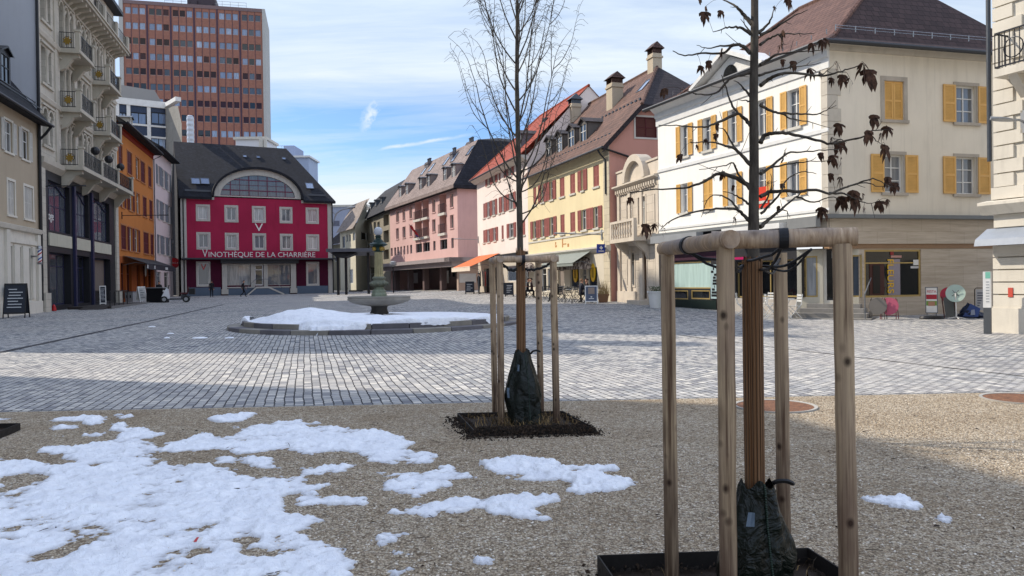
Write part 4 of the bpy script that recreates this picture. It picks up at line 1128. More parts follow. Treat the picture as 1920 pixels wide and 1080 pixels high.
# ------------------------------------------------------------------ building kit
class Fac:
    """a wall with real openings; windows are added with add()/px() and everything is made in finish()"""
    def __init__(s, root, fr, name='wall'):
        s.root = root; s.fr = fr; s.ops = []; s.name = name
    def add(s, u0, u1, z0, z1, **kw):
        if u0 > u1: u0, u1 = u1, u0
        if z0 > z1: z0, z1 = z1, z0
        s.ops.append((u0, u1, z0, z1, kw)); return s
    def px(s, x0, x1, yt, yb, **kw):
        xm, ym = (x0 + x1) / 2, (yt + yb) / 2
        return s.add(s.fr.pix(x0, ym)[0], s.fr.pix(x1, ym)[0], s.fr.pix(xm, yb)[1], s.fr.pix(xm, yt)[1], **kw)
    def finish(s, u0, u1, z0, z1, mat, rev=.16, thick=.3, ends=True, top=True, build=True):
        fr = s.fr; mb = MB()
        us = sorted({u0, u1} | {a for o in s.ops for a in o[:2] if u0 < a < u1}); zs = sorted({z0, z1} | {a for o in s.ops for a in o[2:4] if z0 < a < z1})
        for a, b in zip(us[:-1], us[1:]):
            if b - a < 1e-4: continue
            for c, d in zip(zs[:-1], zs[1:]):
                if d - c < 1e-4: continue
                mu, mz = (a + b) / 2, (c + d) / 2
                if any(o[0] < mu < o[1] and o[2] < mz < o[3] for o in s.ops): continue
                mb.face([fr.P(a, 0, c), fr.P(b, 0, c), fr.P(b, 0, d), fr.P(a, 0, d)])
        for (a, b, c, d, kw) in s.ops:
            r = kw.get('rev', rev)
            P = fr.P
            if kw.get('arch'):
                rad = min((b - a) / 2, (d - c) * .9); cx = (a + b) / 2; zc = d - rad * kw.get('rise', 1); n = 10
                arc = [(cx - (b - a) / 2 * math.cos(PI * k / n), zc + rad * kw.get('rise', 1) * math.sin(PI * k / n)) for k in range(n + 1)]
                h = n // 2
                mb.face([P(a, 0, d)] + [P(u, 0, z) for u, z in arc[:h + 1]]) ; mb.face([P(u, 0, z) for u, z in arc[h:]] + [P(b, 0, d)])
                for (ua, za), (ub, zb) in zip(arc[:-1], arc[1:]): mb.face([P(ua, 0, za), P(ub, 0, zb), P(ub, r, zb), P(ua, r, za)])
                mb.face([P(a, 0, c), P(a, 0, zc), P(a, r, zc), P(a, r, c)]); mb.face([P(b, 0, c), P(b, r, c), P(b, r, zc), P(b, 0, zc)]); mb.face([P(a, 0, c), P(a, r, c), P(b, r, c), P(b, 0, c)])
            else:
                mb.face([P(a, 0, c), P(a, 0, d), P(a, r, d), P(a, r, c)]); mb.face([P(b, 0, c), P(b, r, c), P(b, r, d), P(b, 0, d)])
                mb.face([P(a, 0, c), P(a, r, c), P(b, r, c), P(b, 0, c)]); mb.face([P(a, 0, d), P(b, 0, d), P(b, r, d), P(a, r, d)])
        w = mb.build(s.name, mat, s.root)
        for (a, b, c, d, kw) in s.ops: window(s.root, fr, a, b, c, d, rev=kw.get('rev', rev), **{k: v for k, v in kw.items() if k != 'rev'})
        return w

def shutter(parent, fr, u0, u1, z0, z1, mat, v=-.045, name='shutter'):
    mb = MB(); w = min(.075, (u1 - u0) * .18)
    mb.mat(0); mb.ring(fr, u0, u1, z0, z1, w, v, v + .04); zm = (z0 + z1) / 2; mb.box(fr, u0 + w, u1 - w, v, v + .04, zm - w / 2, zm + w / 2)
    mb.mat(1); mb.box(fr, u0 + w, u1 - w, v + .012, v + .03, z0 + w, zm - w / 2); mb.box(fr, u0 + w, u1 - w, v + .012, v + .03, zm + w / 2, z1 - w)
    return mb.build(name, mat, parent)

def window(root, fr, u0, u1, z0, z1, rev=.16, fm=None, nv=2, tr=(.62,), pane='mid', sur=None, surm=None, sill=None, shut=None, sm=None, arch=False, rise=1, name='window', fw=.055, curtain=False, stuff=False, lean=0, sw=None):
    """frame with mullions, pane, surround, sill and shutters"""
    if name == 'none': return
    fm = fm or M.white; P = fr.P; w = fw; v0, v1 = rev - .07, rev
    if shut == 'closed':
        f = bpy.data.objects.new('window', None); bpy.data.objects.remove(f)
        um = (u0 + u1) / 2
        f = shutter(root, fr, u0 + .01, um - .006, z0 + .01, z1 - .01, sm, .03, 'window_shutter'); shutter(f, fr, um + .006, u1 - .01, z0 + .01, z1 - .01, sm, .03, 'shutter')
    else:
        mb = MB(); mb.ring(fr, u0, u1, z0, z1, w, v0, v1)
        for k in range(1, nv):
            um = u0 + (u1 - u0) * k / nv; ww = w * (.8 if nv == 2 else .5); mb.box(fr, um - ww / 2, um + ww / 2, v0 + .004, v1 - .004, z0 + w, z1 - w)
        for q in tr:
            zq = z0 + (z1 - z0) * q; mb.box(fr, u0 + w, u1 - w, v0 + .009, v1 - .009, zq - w * .32, zq + w * .32)
        if arch:
            rad = min((u1 - u0) / 2, (z1 - z0) * .9); n = 10; zc = z1 - rad * rise; cx = (u0 + u1) / 2
            arc = lambda f: [(cx - (u1 - u0) / 2 * f * math.cos(PI * k / n), zc + rad * rise * f * math.sin(PI * k / n)) for k in range(n + 1)]
            A, B = arc(1), arc(1 - 2 * w / (u1 - u0))
            for k in range(n): mb.face([P(*([A[k][0], v0, A[k][1]])), P(A[k + 1][0], v0, A[k + 1][1]), P(B[k + 1][0], v0, B[k + 1][1]), P(B[k][0], v0, B[k][1])])
        f = mb.build(name, fm, root)
        mb = MB(); v = v0 + .035 ; mb.face([P(u0 + w * .5, v, z0 + w * .5), P(u1 - w * .5, v, z0 + w * .5), P(u1 - w * .5, v, z1 - w * .5), P(u0 + w * .5, v, z1 - w * .5)])
        mb.build('pane', glass(pane) if isinstance(pane, str) else pane, f)
        if shut == 'open' or shut == 'left' or shut == 'right':
            sw_ = sw or (u1 - u0) * .5; g = (sur or .0) * .35 + .01
            if shut != 'right': shutter(f, fr, u0 - g - sw_, u0 - g, z0, z1, sm, -.06)
            if shut != 'left': shutter(f, fr, u1 + g, u1 + g + sw_, z0, z1, sm, -.06)
        elif shut == 'ajar':
            sw_ = (u1 - u0) * .5
            mb = MB(); mb.box(Fr(fr.o + fr.d * (u0), fr.o + fr.d * u0 - fr.i * 2), 0, sw_, -.02, .02, z0, z1); mb.build('shutter', sm[0], f)
            mb = MB(); mb.box(Fr(fr.o + fr.d * (u1), fr.o + fr.d * u1 - fr.i * 2), 0, sw_, -.02, .02, z0, z1); mb.build('shutter', sm[0], f)
    if sur:
        mb = MB(); mb.ring(fr, u0 - sur, u1 + sur, z0 - (0 if sill else sur), z1 + sur, sur - .002, -.03, rev * .5, 0 if sill else None)
        mb.build('surround', surm or M.offwhite, f)
    if sill:
        e = (sur or .05); mb = MB(); mb.box(fr, u0 - e - .03, u1 + e + .03, -.075, rev * .4, z0 - .11, z0 - .002); mb.build('sill', surm or M.offwhite, f)

def building(name, label, cat, fr, group=None, u=None):
    p = fr.P(fr.L / 2 if u is None else u, 0, 0); p.z = gz(p.x, p.y)
    return thing(name, label, cat, p, group)

def part(root, name, mat, fn, smooth=False):
    mb = MB(); fn(mb); return mb.build(name, mat, root, smooth=smooth)

def hip_roof(root, fr, u0, u1, v0, v1, ze, zr, hl, hr, mat, name='roof', ridge=None, skew=0.0):
    """hipped (or gabled when hl/hr = 0) roof; skew moves the back along u"""
    vm = (v0 + v1) / 2 if ridge is None else ridge; P = fr.P
    k = skew; s = lambda v: k * (v - v0)
    A, B, C, D = P(u0, v0, ze), P(u1, v0, ze), P(u1 + s(v1), v1, ze), P(u0 + s(v1), v1, ze)
    E, F_ = P(u0 + hl + s(vm), vm, zr), P(u1 - hr + s(vm), vm, zr)
    mb = MB(); mb.face([A, B, F_, E]); mb.face([C, D, E, F_])
    if hl > 0: mb.face([D, A, E])
    if hr > 0: mb.face([B, C, F_])
    r = mb.build(name, mat, root)
    mb = MB(); mb.tube([E, F_], .11, 6)
    if hl > 0: mb.tube([A, E], .09, 6); mb.tube([D, E], .09, 6)
    if hr > 0: mb.tube([B, F_], .09, 6); mb.tube([C, F_], .09, 6)
    mb.build('ridge_tiles', mat, r)
    return r, (E, F_)

def gutter(root, fr, u0, u1, v, z, down=()):
    mb = MB(); mb.tube([fr.P(u0, v, z), fr.P(u1, v, z)], .075, 8)
    g = mb.build('gutter', M.gutter, root)
    for (u, vv, zb) in down:
        mb = MB(); mb.tube([fr.P(u, v, z - .05), fr.P(u, v * .7, z - .3), fr.P(u, vv, z - .6), fr.P(u, vv, zb)], .05, 8); mb.build('downpipe', M.gutter, g)
    return g

def chimney(root, fr, u, v, z0, z1, w, d, mat, cap='hood', capm=None):
    mb = MB(); mb.box(fr, u - w / 2, u + w / 2, v - d / 2, v + d / 2, z0, z1); mb.box(fr, u - w / 2 - .06, u + w / 2 + .06, v - d / 2 - .06, v + d / 2 + .06, z1 - .28, z1 - .16)
    c = mb.build('chimney', mat, root); mb = MB()
    if cap == 'hood':
        for a in (-1, 1): mb.box(fr, u + a * w * .42 - .05, u + a * w * .42 + .05, v - d / 2, v + d / 2, z1 + .001, z1 + .3)
        P = fr.P; e = .14
        mb.face([P(u - w / 2 - e, v - d / 2 - e, z1 + .3), P(u + w / 2 + e, v - d / 2 - e, z1 + .3), P(u + w / 2, v, z1 + .75), P(u - w / 2, v, z1 + .75)]); mb.face([P(u + w / 2 + e, v + d / 2 + e, z1 + .3), P(u - w / 2 - e, v + d / 2 + e, z1 + .3), P(u - w / 2, v, z1 + .75), P(u + w / 2, v, z1 + .75)])
        mb.face([P(u - w / 2 - e, v + d / 2 + e, z1 + .3), P(u - w / 2 - e, v - d / 2 - e, z1 + .3), P(u - w / 2, v, z1 + .75)]); mb.face([P(u + w / 2 + e, v - d / 2 - e, z1 + .3), P(u + w / 2 + e, v + d / 2 + e, z1 + .3), P(u + w / 2, v, z1 + .75)])
        mb.build('chimney_hood', capm or M.zinc, c)
    else:
        n = 3
        for k in range(n):
            q = fr.P(u + (k - 1) * w * .3, v, z1); mb.lathe(q, [(.13, 0), (.11, .35), (.15, .37), (.15, .5), (.02, .52)], 10)
        mb.build('chimney_pots', capm or M.zinc, c)
    return c

def dormer(root, fr, u, w, v, z0, h, zroof, slope, wallm, roofm, pane='dark', gable=.35, fm=None):
    """dormer window standing on a roof that rises from z0 at v with the given slope (rise per depth)"""
    P = fr.P; a, b = u - w / 2, u + w / 2; ve = v + h / slope; mb = MB()
    zt = z0 + h
    mb.face([P(a, v, z0), P(a, v, zt), P(a, ve, zt)]); mb.face([P(b, v, z0), P(b, ve, zt), P(b, v, zt)])
    mb.mat(0); mb.ring(fr, a, b, z0, zt, w * .14, v - .02, v + .06)
    mb.face([P(a, v, zt), P(b, v, zt), P(u, v, zt + gable)])
    d = mb.build('dormer', wallm, root)
    mb = MB(); mb.face([P(a + w * .12, v + .03, z0 + .04), P(b - w * .12, v + .03, z0 + .04), P(b - w * .12, v + .03, zt - .05), P(a + w * .12, v + .03, zt - .05)]); mb.build('pane', glass(pane), d)
    mb = MB(); mb.box(fr, u - .03, u + .03, v - .01, v + .028, z0 + .05, zt - .06); mb.box(fr, a + w * .15, b - w * .15, v - .006, v + .026, z0 + h * .55, z0 + h * .55 + .04); mb.build('window_bars', fm or M.white, d)
    e = .14; vr = v + (h + gable) / slope; mb = MB()
    mb.face([P(a - e, v - .18, zt - .06), P(u, v - .18, zt + gable + .03), P(u, vr, zt + gable + .03), P(a - e, ve, zt - .06)]); mb.face([P(u, v - .18, zt + gable + .03), P(b + e, v - .18, zt - .06), P(b + e, ve, zt - .06), P(u, vr, zt + gable + .03)])
    mb.face([P(a - e, v - .18, zt - .16), P(a - e, v - .18, zt - .06), P(u, v - .18, zt + gable + .03), P(u, v - .18, zt + gable - .08)]); mb.face([P(u, v - .18, zt + gable - .08), P(u, v - .18, zt + gable + .03), P(b + e, v - .18, zt - .06), P(b + e, v - .18, zt - .16)])
    mb.build('dormer_roof', roofm, d); return d

def skylight(root, fr, u, w, v, z, slope, ln, open_=False):
    """roof window lying on the slope"""
    n = math.sqrt(1 + slope * slope); P = fr.P
    f = lambda uu, l, o: P(uu, v + l / n - o * slope / n, z + l * slope / n + o / n)
    a, b = u - w / 2, u + w / 2; mb = MB()
    o = .07
    for (ua, ub, la, lb) in ((a, a + .07, 0, ln), (b - .07, b, 0, ln), (a + .07, b - .07, 0, .07), (a + .07, b - .07, ln - .07, ln)):
        mb.hexa([f(ua, la, -.02), f(ub, la, -.02), f(ub, lb, -.02), f(ua, lb, -.02), f(ua, la, o), f(ub, la, o), f(ub, lb, o), f(ua, lb, o)])
    s = mb.build('skylight', M.zinc, root); mb = MB(); mb.face([f(a + .07, .07, .045), f(b - .07, .07, .045), f(b - .07, ln - .07, .045), f(a + .07, ln - .07, .045)]); mb.build('pane', glass('sky'), s)

def text_obj(parent, name, txt, fr, u, z, size, mat, v=-.05, align='CENTER', depth=.02, width=None, rot=0):
    cu = bpy.data.curves.new('lettering', 'FONT'); cu.body = txt; cu.size = size; cu.align_x = align; cu.extrude = depth / 2
    to = bpy.data.objects.new('lettering', cu); COL.objects.link(to)
    dg = bpy.context.evaluated_depsgraph_get(); me = bpy.data.meshes.new_from_object(to.evaluated_get(dg)); bpy.data.objects.remove(to); bpy.data.curves.remove(cu)
    xs = [q.co.x for q in me.vertices]
    if width:
        k = width / (max(xs) - min(xs))
        for q in me.vertices: q.co.x *= k
    off = wloc(parent); cr_, sr_ = math.cos(rot), math.sin(rot)
    for q in me.vertices:
        x, y = q.co.x * cr_ - q.co.y * sr_, q.co.x * sr_ + q.co.y * cr_
        q.co = fr.P(u + x, v - q.co.z, z + y) - off
    me.materials.clear(); me.materials.append(mat); o = bpy.data.objects.new(name, me); COL.objects.link(o); o.parent = parent; return o

def awning(root, fr, u0, u1, z1, out, drop, val, mat, name='awning', vmat=None):
    P = fr.P; mb = MB()
    mb.face([P(u0, -.05, z1), P(u1, -.05, z1), P(u1, -out, z1 - drop), P(u0, -out, z1 - drop)]); mb.face([P(u0, -.05, z1 - .02), P(u0, -out, z1 - drop - .02), P(u1, -out, z1 - drop - .02), P(u1, -.05, z1 - .02)])
    a = mb.build(name, mat, root); mb = MB(); mb.face([P(u0, -out - .004, z1 - drop), P(u1, -out - .004, z1 - drop), P(u1, -out - .004, z1 - drop - val), P(u0, -out - .004, z1 - drop - val)])
    mb.tube([P(u0, -out, z1 - drop - .0), P(u1, -out, z1 - drop)], .03, 6)
    mb.build('valance', vmat or mat, a); mb = MB()
    for u in (u0 + .1, u1 - .1): mb.tube([P(u, -.03, z1 - drop - .15), P(u, -out * .5, z1 - drop * .8 - .05), P(u, -out, z1 - drop - .03)], .02, 6)
    mb.build('awning_arm', M.grey, a); return a

def lamp_arm(label, fr, u, z, out, drop=.0, m=None, grp='lamps on wall arms'):
    m = m or M.lgrey; b = fr.P(u, -.05, z); rt = thing('wall_lamp', label, 'street lamp', b, grp); P = fr.P
    mb = MB(); mb.box(fr, u - .07, u + .07, -.06, -.002, z - .3, z + .3); mb.build('wall_bracket', m, rt)
    mb = MB(); mb.tube([P(u, -.06, z), P(u, -out * .4, z + .03), P(u, -out, z + .05 - drop)], .032, 8); mb.build('arm', m, rt)
    mb = MB(); rows = []
    for k in range(11):
        tt = k / 10; w = .16 * math.sin(PI * min(1, tt * .9 + .1)) ** .6 + .01; c = P(u, -out - .75 * tt, z + .05 - drop)
        rows.append([P(u + w * math.cos(a), -out - .75 * tt, z + .05 - drop + (.06 * math.sin(a) if math.sin(a) > 0 else .03 * math.sin(a))) for a in [2 * PI * i / 12 for i in range(12)]])
    mb.grid(rows, close_u=True); mb.face(rows[0][::-1]); mb.face(rows[-1]); mb.build('lamp_head', m, rt, smooth=True); return rt

def bal_rail(root, fr, u0, u1, v, z0, h, n=None, side=0.0, orn=True, name='railing', mat=None):
    """iron railing along u at depth v (negative = outwards), with returns of length side"""
    mat = mat or M.rail; P = fr.P; mb = MB(); n = n or max(3, int((u1 - u0) / .13))
    for z in (z0 + .06, z0 + h): mb.box(fr, u0, u1, v - .015, v + .015, z - .02, z + .02)
    for k in range(n + 1):
        u = u0 + (u1 - u0) * k / n; mb.box(fr, u - .009, u + .009, v - .009, v + .009, z0 + .06, z0 + h)
    if orn:
        for k in range(max(1, int((u1 - u0) / 1.0))):
            m = max(1, int((u1 - u0) / 1.0)); u = u0 + (u1 - u0) * (k + .5) / m; r = min(.26, h * .33)
            mb.tube([P(u + r * math.cos(a), v - .012, z0 + h * .5 + r * math.sin(a)) for a in [2 * PI * i / 14 for i in range(15)]], .016, 5)
    return mb.build(name, mat, root)
# ------------------------------------------------------------------ RIGHT ROW
SHY = (paint('#d6a75e', .5), louvre('#d6a75e')); SHR = (paint('#94564f', .6), louvre('#94564f')); SHM = (paint('#531018', .5), louvre('#531018')); SHW = (paint('#b9b6ae', .6), louvre('#b9b6ae')); SHG = (paint('#7a7d84', .6), louvre('#7a7d84'))
# ---- white corner house with orange shutters
fA = Fr(xy(1237, 37.8), xy(1555, 27.7)); L = fA.L
gdir = Vector((.966, .256)); corner = Vector(fA.P(L, 0, 0)[:2]); fB = Fr(corner, corner + gdir * 11.5)
WH = plaster('#efece4', .05, .14); WH2 = plaster('#e2d9c8', .08, .28)
ZE = 10.05; ZF = fA.pix(1555, 403)[1]
rA = building('corner_house', 'white three storey corner house with orange shutters and brown hipped roof', 'building', fA)
zt = lambda y, x=1488: fA.pix(x, y)[1]
fa = Fac(rA, fA)
cA = lambda a, b: (1180 + a / 2.454, 1180 + b / 2.454)
zu = (zt(239), zt(167)); zl = (zt(368), zt(301))
def colu(a, b, y): x0, x1 = cA(a, b); return fA.pix(x0, y)[0], fA.pix(x1, y)[0]
for k, (a, b) in enumerate(((235, 272), (338, 379), (455, 498), (582, 634), (728, 787))):
    u0, u1 = colu(a, b, 220)
    fa.add(u0, u1, zu[0], zu[1], shut='open', sm=SHY, sur=.0, sill=True, surm=M.offwhite, pane='pale', rev=.2)
for k, (a, b) in enumerate(((237, 272), (338, 383), (455, 498), (582, 634), (728, 787))):
    u0, u1 = colu(a, b, 340)
    fa.add(u0, u1, zl[0], zl[1], shut='closed' if k == 1 else 'open', sm=SHY, sill=True, surm=M.offwhite, pane='pale', rev=.2)
fa.finish(0, L, ZF, ZE - .1, WH)
gb = Fac(rA, fB)
GX = lambda a, b, c, d: (1180 + a / 2.454, 1180 + b / 2.454, c / 2.454, d / 2.454)
gb.px(*GX(1173, 1262, 373, 552), shut='closed', sm=SHY, sur=.16, surm=stone('#b3aa9d'), sill=True)
gb.px(*GX(1503, 1597, 395, 565), shut='open', sm=SHY, sur=.12, surm=stone('#b3aa9d'), sill=True, pane='pale', rev=.22, sw=.56, tr=(.33, .67))
gb.px(*GX(1174, 1262, 712, 886), shut='open', sm=SHY, sur=.12, surm=stone('#b3aa9d'), sill=True, pane='pale', rev=.22, sw=.56, tr=(.33, .67))
gb.px(*GX(1503, 1597, 723, 893), shut='open', sm=SHY, sur=.12, surm=stone('#b3aa9d'), sill=True, pane='pale', rev=.22, sw=.56, tr=(.33, .67))
gb.finish(0, 11.5, ZF, ZE - .1, WH2, top=False)
STO = stone('#c4bcae', None, .15)
def trimA(mb):
    mb.profile(fA, [(0, ZE - .95), (-.05, ZE - .95), (-.05, ZE - .6), (-.12, ZE - .55), (-.12, ZE - .35), (-.42, ZE - .12), (-.42, ZE - .02), (0, ZE - .02)], -.1, L + .12)
    z = zu[0] - .22; mb.box(fA, 0, L + .05, -.05, 0, z - .25, z - .11)
    z = zl[0] - .6; mb.box(fA, 0, L + .05, -.04, 0, z - .1, z)
part(rA, 'cornice', M.white, trimA)
def quoin(mb):
    z = ZF + .05; k = 0
    while z < ZE - 1.0:
        w = .55 if k % 2 else .42
        mb.box(fB, -.03, w, -.03, .0, z, z + .46); mb.box(fA, L - .28, L - .002, -.03, 0, z, z + .46); z += .475; k += 1
part(rA, 'quoins', STO, quoin)
part(rA, 'cornice', STO, lambda mb: mb.profile(fB, [(0, ZE - .3), (-.08, ZE - .3), (-.14, ZE - .12), (-.30, ZE - .05), (-.30, ZE + .0), (0, ZE + .0)], -.1, 11.5))
# pediment over the middle with a half-round window
uc = fA.pix(1180 + 470 / 2.454, 150)[0]
def ped(mb):
    w = 2.1; z0 = ZE - .02; h = .95
    mb.extrude(fA, [(uc - w, z0), (uc + w, z0), (uc, z0 + h)], -.05, 2.2)
    for s in (-1, 1):
        mb.extrude(fA, [(uc + s * (w + .3), z0 - .05), (uc + s * (w + .3), z0 + .12), (uc, z0 + h + .32), (uc, z0 + h + .12)], -.45, 2.3)
part(rA, 'pediment', M.white, ped)
part(rA, 'lunette', glass('dark'), lambda mb: mb.extrude(fA, [(uc - .45 * math.cos(PI * k / 12), ZE + .12 + .45 * math.sin(PI * k / 12)) for k in range(13)], -.09, -.055))
RT = tiles('#5a4038', '#6f5247', .3, .3); RTD = tiles('#3b2c2b', '#4c3a38', .3, .3)  # RTD: same tiles darkened, shade of the near hip put into the colour
# roof planes (skewed plan)
Wd = 11.0
def PB(s, back, z):   # s along the long facade from the corner (positive = far), back along the gable
    q = corner - fA.d * s + gdir * back; return Vector((q.x, q.y, z))
over = .45
def rf(mb):
    zr = ZE + 4.2; e0 = ZE - .12
    A = PB(-over, -over, e0); B = PB(L + over, -over, e0); C = PB(L + over, Wd + over, e0); D_ = PB(-over, Wd + over, e0)
    a1 = PB(.55, .75, ZE + .42); b1 = PB(L - .55, .75, ZE + .42); c1 = PB(L - .55, Wd - .75, ZE + .42); d1 = PB(.55, Wd - .75, ZE + .42)
    E = PB(3.1, Wd / 2, zr); F_ = PB(L - 3.0, Wd / 2, zr)
    mb.face([B, A, a1, b1]); mb.face([b1, a1, E, F_]); mb.face([D_, C, c1, d1]); mb.face([d1, c1, F_, E]); mb.face([C, B, b1, c1]); mb.face([c1, b1, F_])
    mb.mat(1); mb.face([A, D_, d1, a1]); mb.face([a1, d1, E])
    mb.mat(0); mb.tube([A, a1, E], .1, 6); mb.tube([B, b1, F_], .1, 6); mb.tube([E, F_], .12, 6)
mb = MB(); rf(mb); roofA = mb.build('roof', [RT, RTD], rA)
mb = MB()
for k in range(12):   # snow guards
    p = PB(.25, .6 + k * .85, ZE + .52); q = p + Vector((0, 0, .22)); mb.tube([p, q], .02, 5)
    if k < 11: r2 = PB(.25, .6 + (k + 1) * .85, ZE + .52)
    for dz in (.1, .2):
        if k < 11: mb.tube([p + Vector((0, 0, dz)), r2 + Vector((0, 0, dz))], .013, 5)
mb.build('snow_rail', M.steel, roofA)
for k in range(14):
    p = PB(.4 + k * .75, .35, ZE + .42); part(roofA, 'snow_guard', M.steel, lambda mb: mb.tube([p, p + Vector((0, 0, .18))], .02, 5))
part(rA, 'gutter', M.gutter, lambda mb: (mb.tube([PB(-over, -over - .05, ZE - .1), PB(L + over, -over - .05, ZE - .1)], .08, 8), mb.tube([PB(-over - .05, -over, ZE - .12), PB(-over - .05, Wd, ZE - .12)], .09, 8)))
# ground floor
TR = travertine(); GF = paint('#b39a62', .4, .4)
xd0 = fA.L - 1.6; dB = 1.25
fD = Fr(fA.P(xd0, 0, 0)[:2], fB.P(dB, 0, 0)[:2])
zB = -.3
part(rA, 'canopy_fascia', paint('#6f7273', .5), lambda mb: (mb.box(fA, -.1, L + .02, -.32, .3, ZF - .14, ZF - .01), mb.box(fB, -.32, 11.4, -.32, .3, ZF - .125, ZF + .012)))
zb1 = fB.pix(1720, 457)[1]; zb2 = fB.pix(1720, 466)[1]
part(rA, 'travertine_band', TR, lambda mb: (mb.box(fB, .0, 11.4, -.06, .28, zb1, ZF - .127), mb.box(fA, xd0 - .5, L - .001, -.06, .28, zb1, ZF - .142)))
part(rA, 'soffit_strip', paint('#8b6e52', .6), lambda mb: mb.box(fB, .0, 11.4, -.02, .27, zb2, zb1))
part(rA, 'ceiling', paint('#4c4a48', .7), lambda mb: mb.face([fA.P(xd0 - .2, 0.0, zb2 + .02), fA.P(L, 0.0, zb2 + .02), fB.P(dB + .2, 0, zb2 + .02), fB.P(dB + .2, 2, zb2 + .02)]))
g2_ = Fac(rA, fB, 'shop_wall')
g2_.px(1621, 1727, 468, 557, pane='dark', nv=1, tr=(.72,), fm=GF, rev=.1, fw=.07)
g2_.finish(dB, 11.4, zB, zb2, TR)
# things seen behind the display glass
def disp(name, mat, x0, x1, y0, y1, v): 
    u0, zz1 = fB.pix(x0, y0); u1, zz0 = fB.pix(x1, y1); part(rA, name, mat, lambda mb: mb.box(fB, u0, u1, v - .012, v, zz0, zz1))
disp('display_panel', paint('#8f8790', .4), 1667, 1690, 486, 555, .058); disp('display_frame', paint('#43201a', .5), 1632, 1660, 492, 553, .060)
disp('display_panel', paint('#16120f', .4), 1638, 1652, 497, 550, .047)
ut, zz = fB.pix(1661.5, 522); text_obj(rA, 'window_lettering', 'FLEURS', fB, ut + .1, zz + .08, .38, M.yellow, v=.04, rot=-PI / 2, width=1.25)
disp('window_sticker', M.white, 1714, 1724, 487, 497, .05); disp('window_sticker', paint('#bdbdbd', .5), 1709, 1725, 499, 503, .05); disp('window_sticker', paint('#b98a80', .5), 1672, 1692, 479, 483, .05); disp('window_sticker', paint('#8e2a2a', .5), 1671, 1677, 471, 478, .05)
lg = Fac(rA, fA, 'shop_wall')
zsh = lambda y, x: fA.pix(x, y)[1]
lg.px(1247, 1333, 491, 541, pane='mint', nv=1, tr=(), fm=GF, rev=.1)
lg.px(1247, 1290, 544, 561, pane='dark', nv=1, tr=(), fm=GF, rev=.08); lg.px(1296, 1331, 544, 561, pane='dark', nv=1, tr=(), fm=GF, rev=.08)
lg.px(1347, 1360, 493, 580, pane='dark', nv=1, tr=(.7,), fm=M.dark, rev=.2); lg.px(1379, 1402, 492, 558, pane='dark', nv=1, tr=(.8,), fm=GF, rev=.2)
lg.px(1421, 1459, 488, 557, pane='dark', nv=2, tr=(.8,), fm=GF, rev=.2); lg.px(1464, 1503, 486, 557, pane='dark', nv=1, tr=(), fm=GF, rev=.2)
SHOP = paint('#16241f', .4)
lg.finish(0, xd0, zB, ZF - .14, paint('#26262a', .5))
uA = lambda x, y=520: fA.pix(x, y)[0]
part(rA, 'shop_plinth', SHOP, lambda mb: mb.box(fA, .0, uA(1343), -.03, -.001, zB, zsh(562, 1300)))
part(rA, 'shop_plinth', paint('#aaa39a', .6), lambda mb: mb.box(fA, uA(1377), xd0, -.04, -.001, zB, zsh(560, 1440)))
part(rA, 'shop_fascia', paint('#3a1a2c', .5), lambda mb: mb.box(fA, .2, uA(1345), -.05, -.001, zsh(488, 1290), zsh(475, 1290)))
part(rA, 'poster', paint('#9fb3b4', .4), lambda mb: mb.box(fA, uA(1334.5), uA(1345), -.06, -.03, zsh(560, 1340), zsh(496, 1340)))
part(rA, 'poster_print', paint('#14161a', .4), lambda mb: [mb.box(fA, uA(1335.5) + R.random() * .25, uA(1335.5) + .1 + R.random() * .35, -.066, -.061, z, z + .1) for z in np.arange(zsh(556, 1340), zsh(506, 1340), .13)])
part(rA, 'sign_strip', paint('#b0165a', .4), lambda mb: mb.box(fA, uA(1378), uA(1400), -.05, -.001, zsh(490, 1390), zsh(482, 1390)))
dg_ = Fac(rA, fD, 'entrance_wall')
zst = .62
dg_.px(1509, 1533, 480, 557, pane='pale', nv=1, tr=(), fm=GF, rev=.1); dg_.px(1596, 1616, 478, 557, pane='grey', nv=1, tr=(), fm=GF, rev=.1)
u0, u1 = fD.pix(1543, 520)[0], fD.pix(1578, 520)[0]
dg_.add(u0, u1, zst, zst + 2.25, pane='dark', nv=1, tr=(), fm=M.offwhite, rev=.12, fw=.12, name='door')
dg_.finish(0, fD.L, zB, zb2 + .05, plaster('#c5bfae', .06, .2))
part(rA, 'corner_lamp_box', M.white, lambda mb: mb.box(fD, fD.L - .9, fD.L - .2, -.08, -.002, zb2 - .32, zb2 - .05))
for k in range(4):
    e = 1.75 - .42 * k; z1 = .155 * (k + 1)
    part(rA, 'entrance_step', stone('#8e8a84', None, .25), lambda mb: mb.box(fD, u0 - .9 + .17 * k - .1, u1 + 1.2 - .17 * k, -e, -.001 - .42 * 0, z1 - .155 + .001 if k else -.3, z1))
part(rA, 'handrail', M.grey, lambda mb: (mb.tube([fD.P(u1 + 1.0, -1.6, 0), fD.P(u1 + 1.0, -1.6, 1.0), fD.P(u1 + 1.0, -.1, 1.55)], .02, 6)))
# retracted awning cassettes and red sign
part(rA, 'awning_box', paint('#7b7c7b', .5), lambda mb: mb.box(fA, uA(1497, 415), L - .05, -.55, -.33, ZF - .42, ZF - .05))
part(rA, 'awning_box', M.white, lambda mb: mb.box(fA, uA(1380, 440), uA(1490, 425), -.75, -.33, ZF - .36, ZF - .16))
part(rA, 'awning_box', M.lgrey, lambda mb: mb.box(fA, .3, uA(1330, 440), -.7, -.33, ZF - .5, ZF - .16))
u_, z_ = fA.pix(1431, 370)
part(rA, 'notice_board', paint('#cf3a22', .5), lambda mb: mb.box(fA, u_ - .36, u_ + .36, -.05, -.002, z_ - .42, z_ + .42))
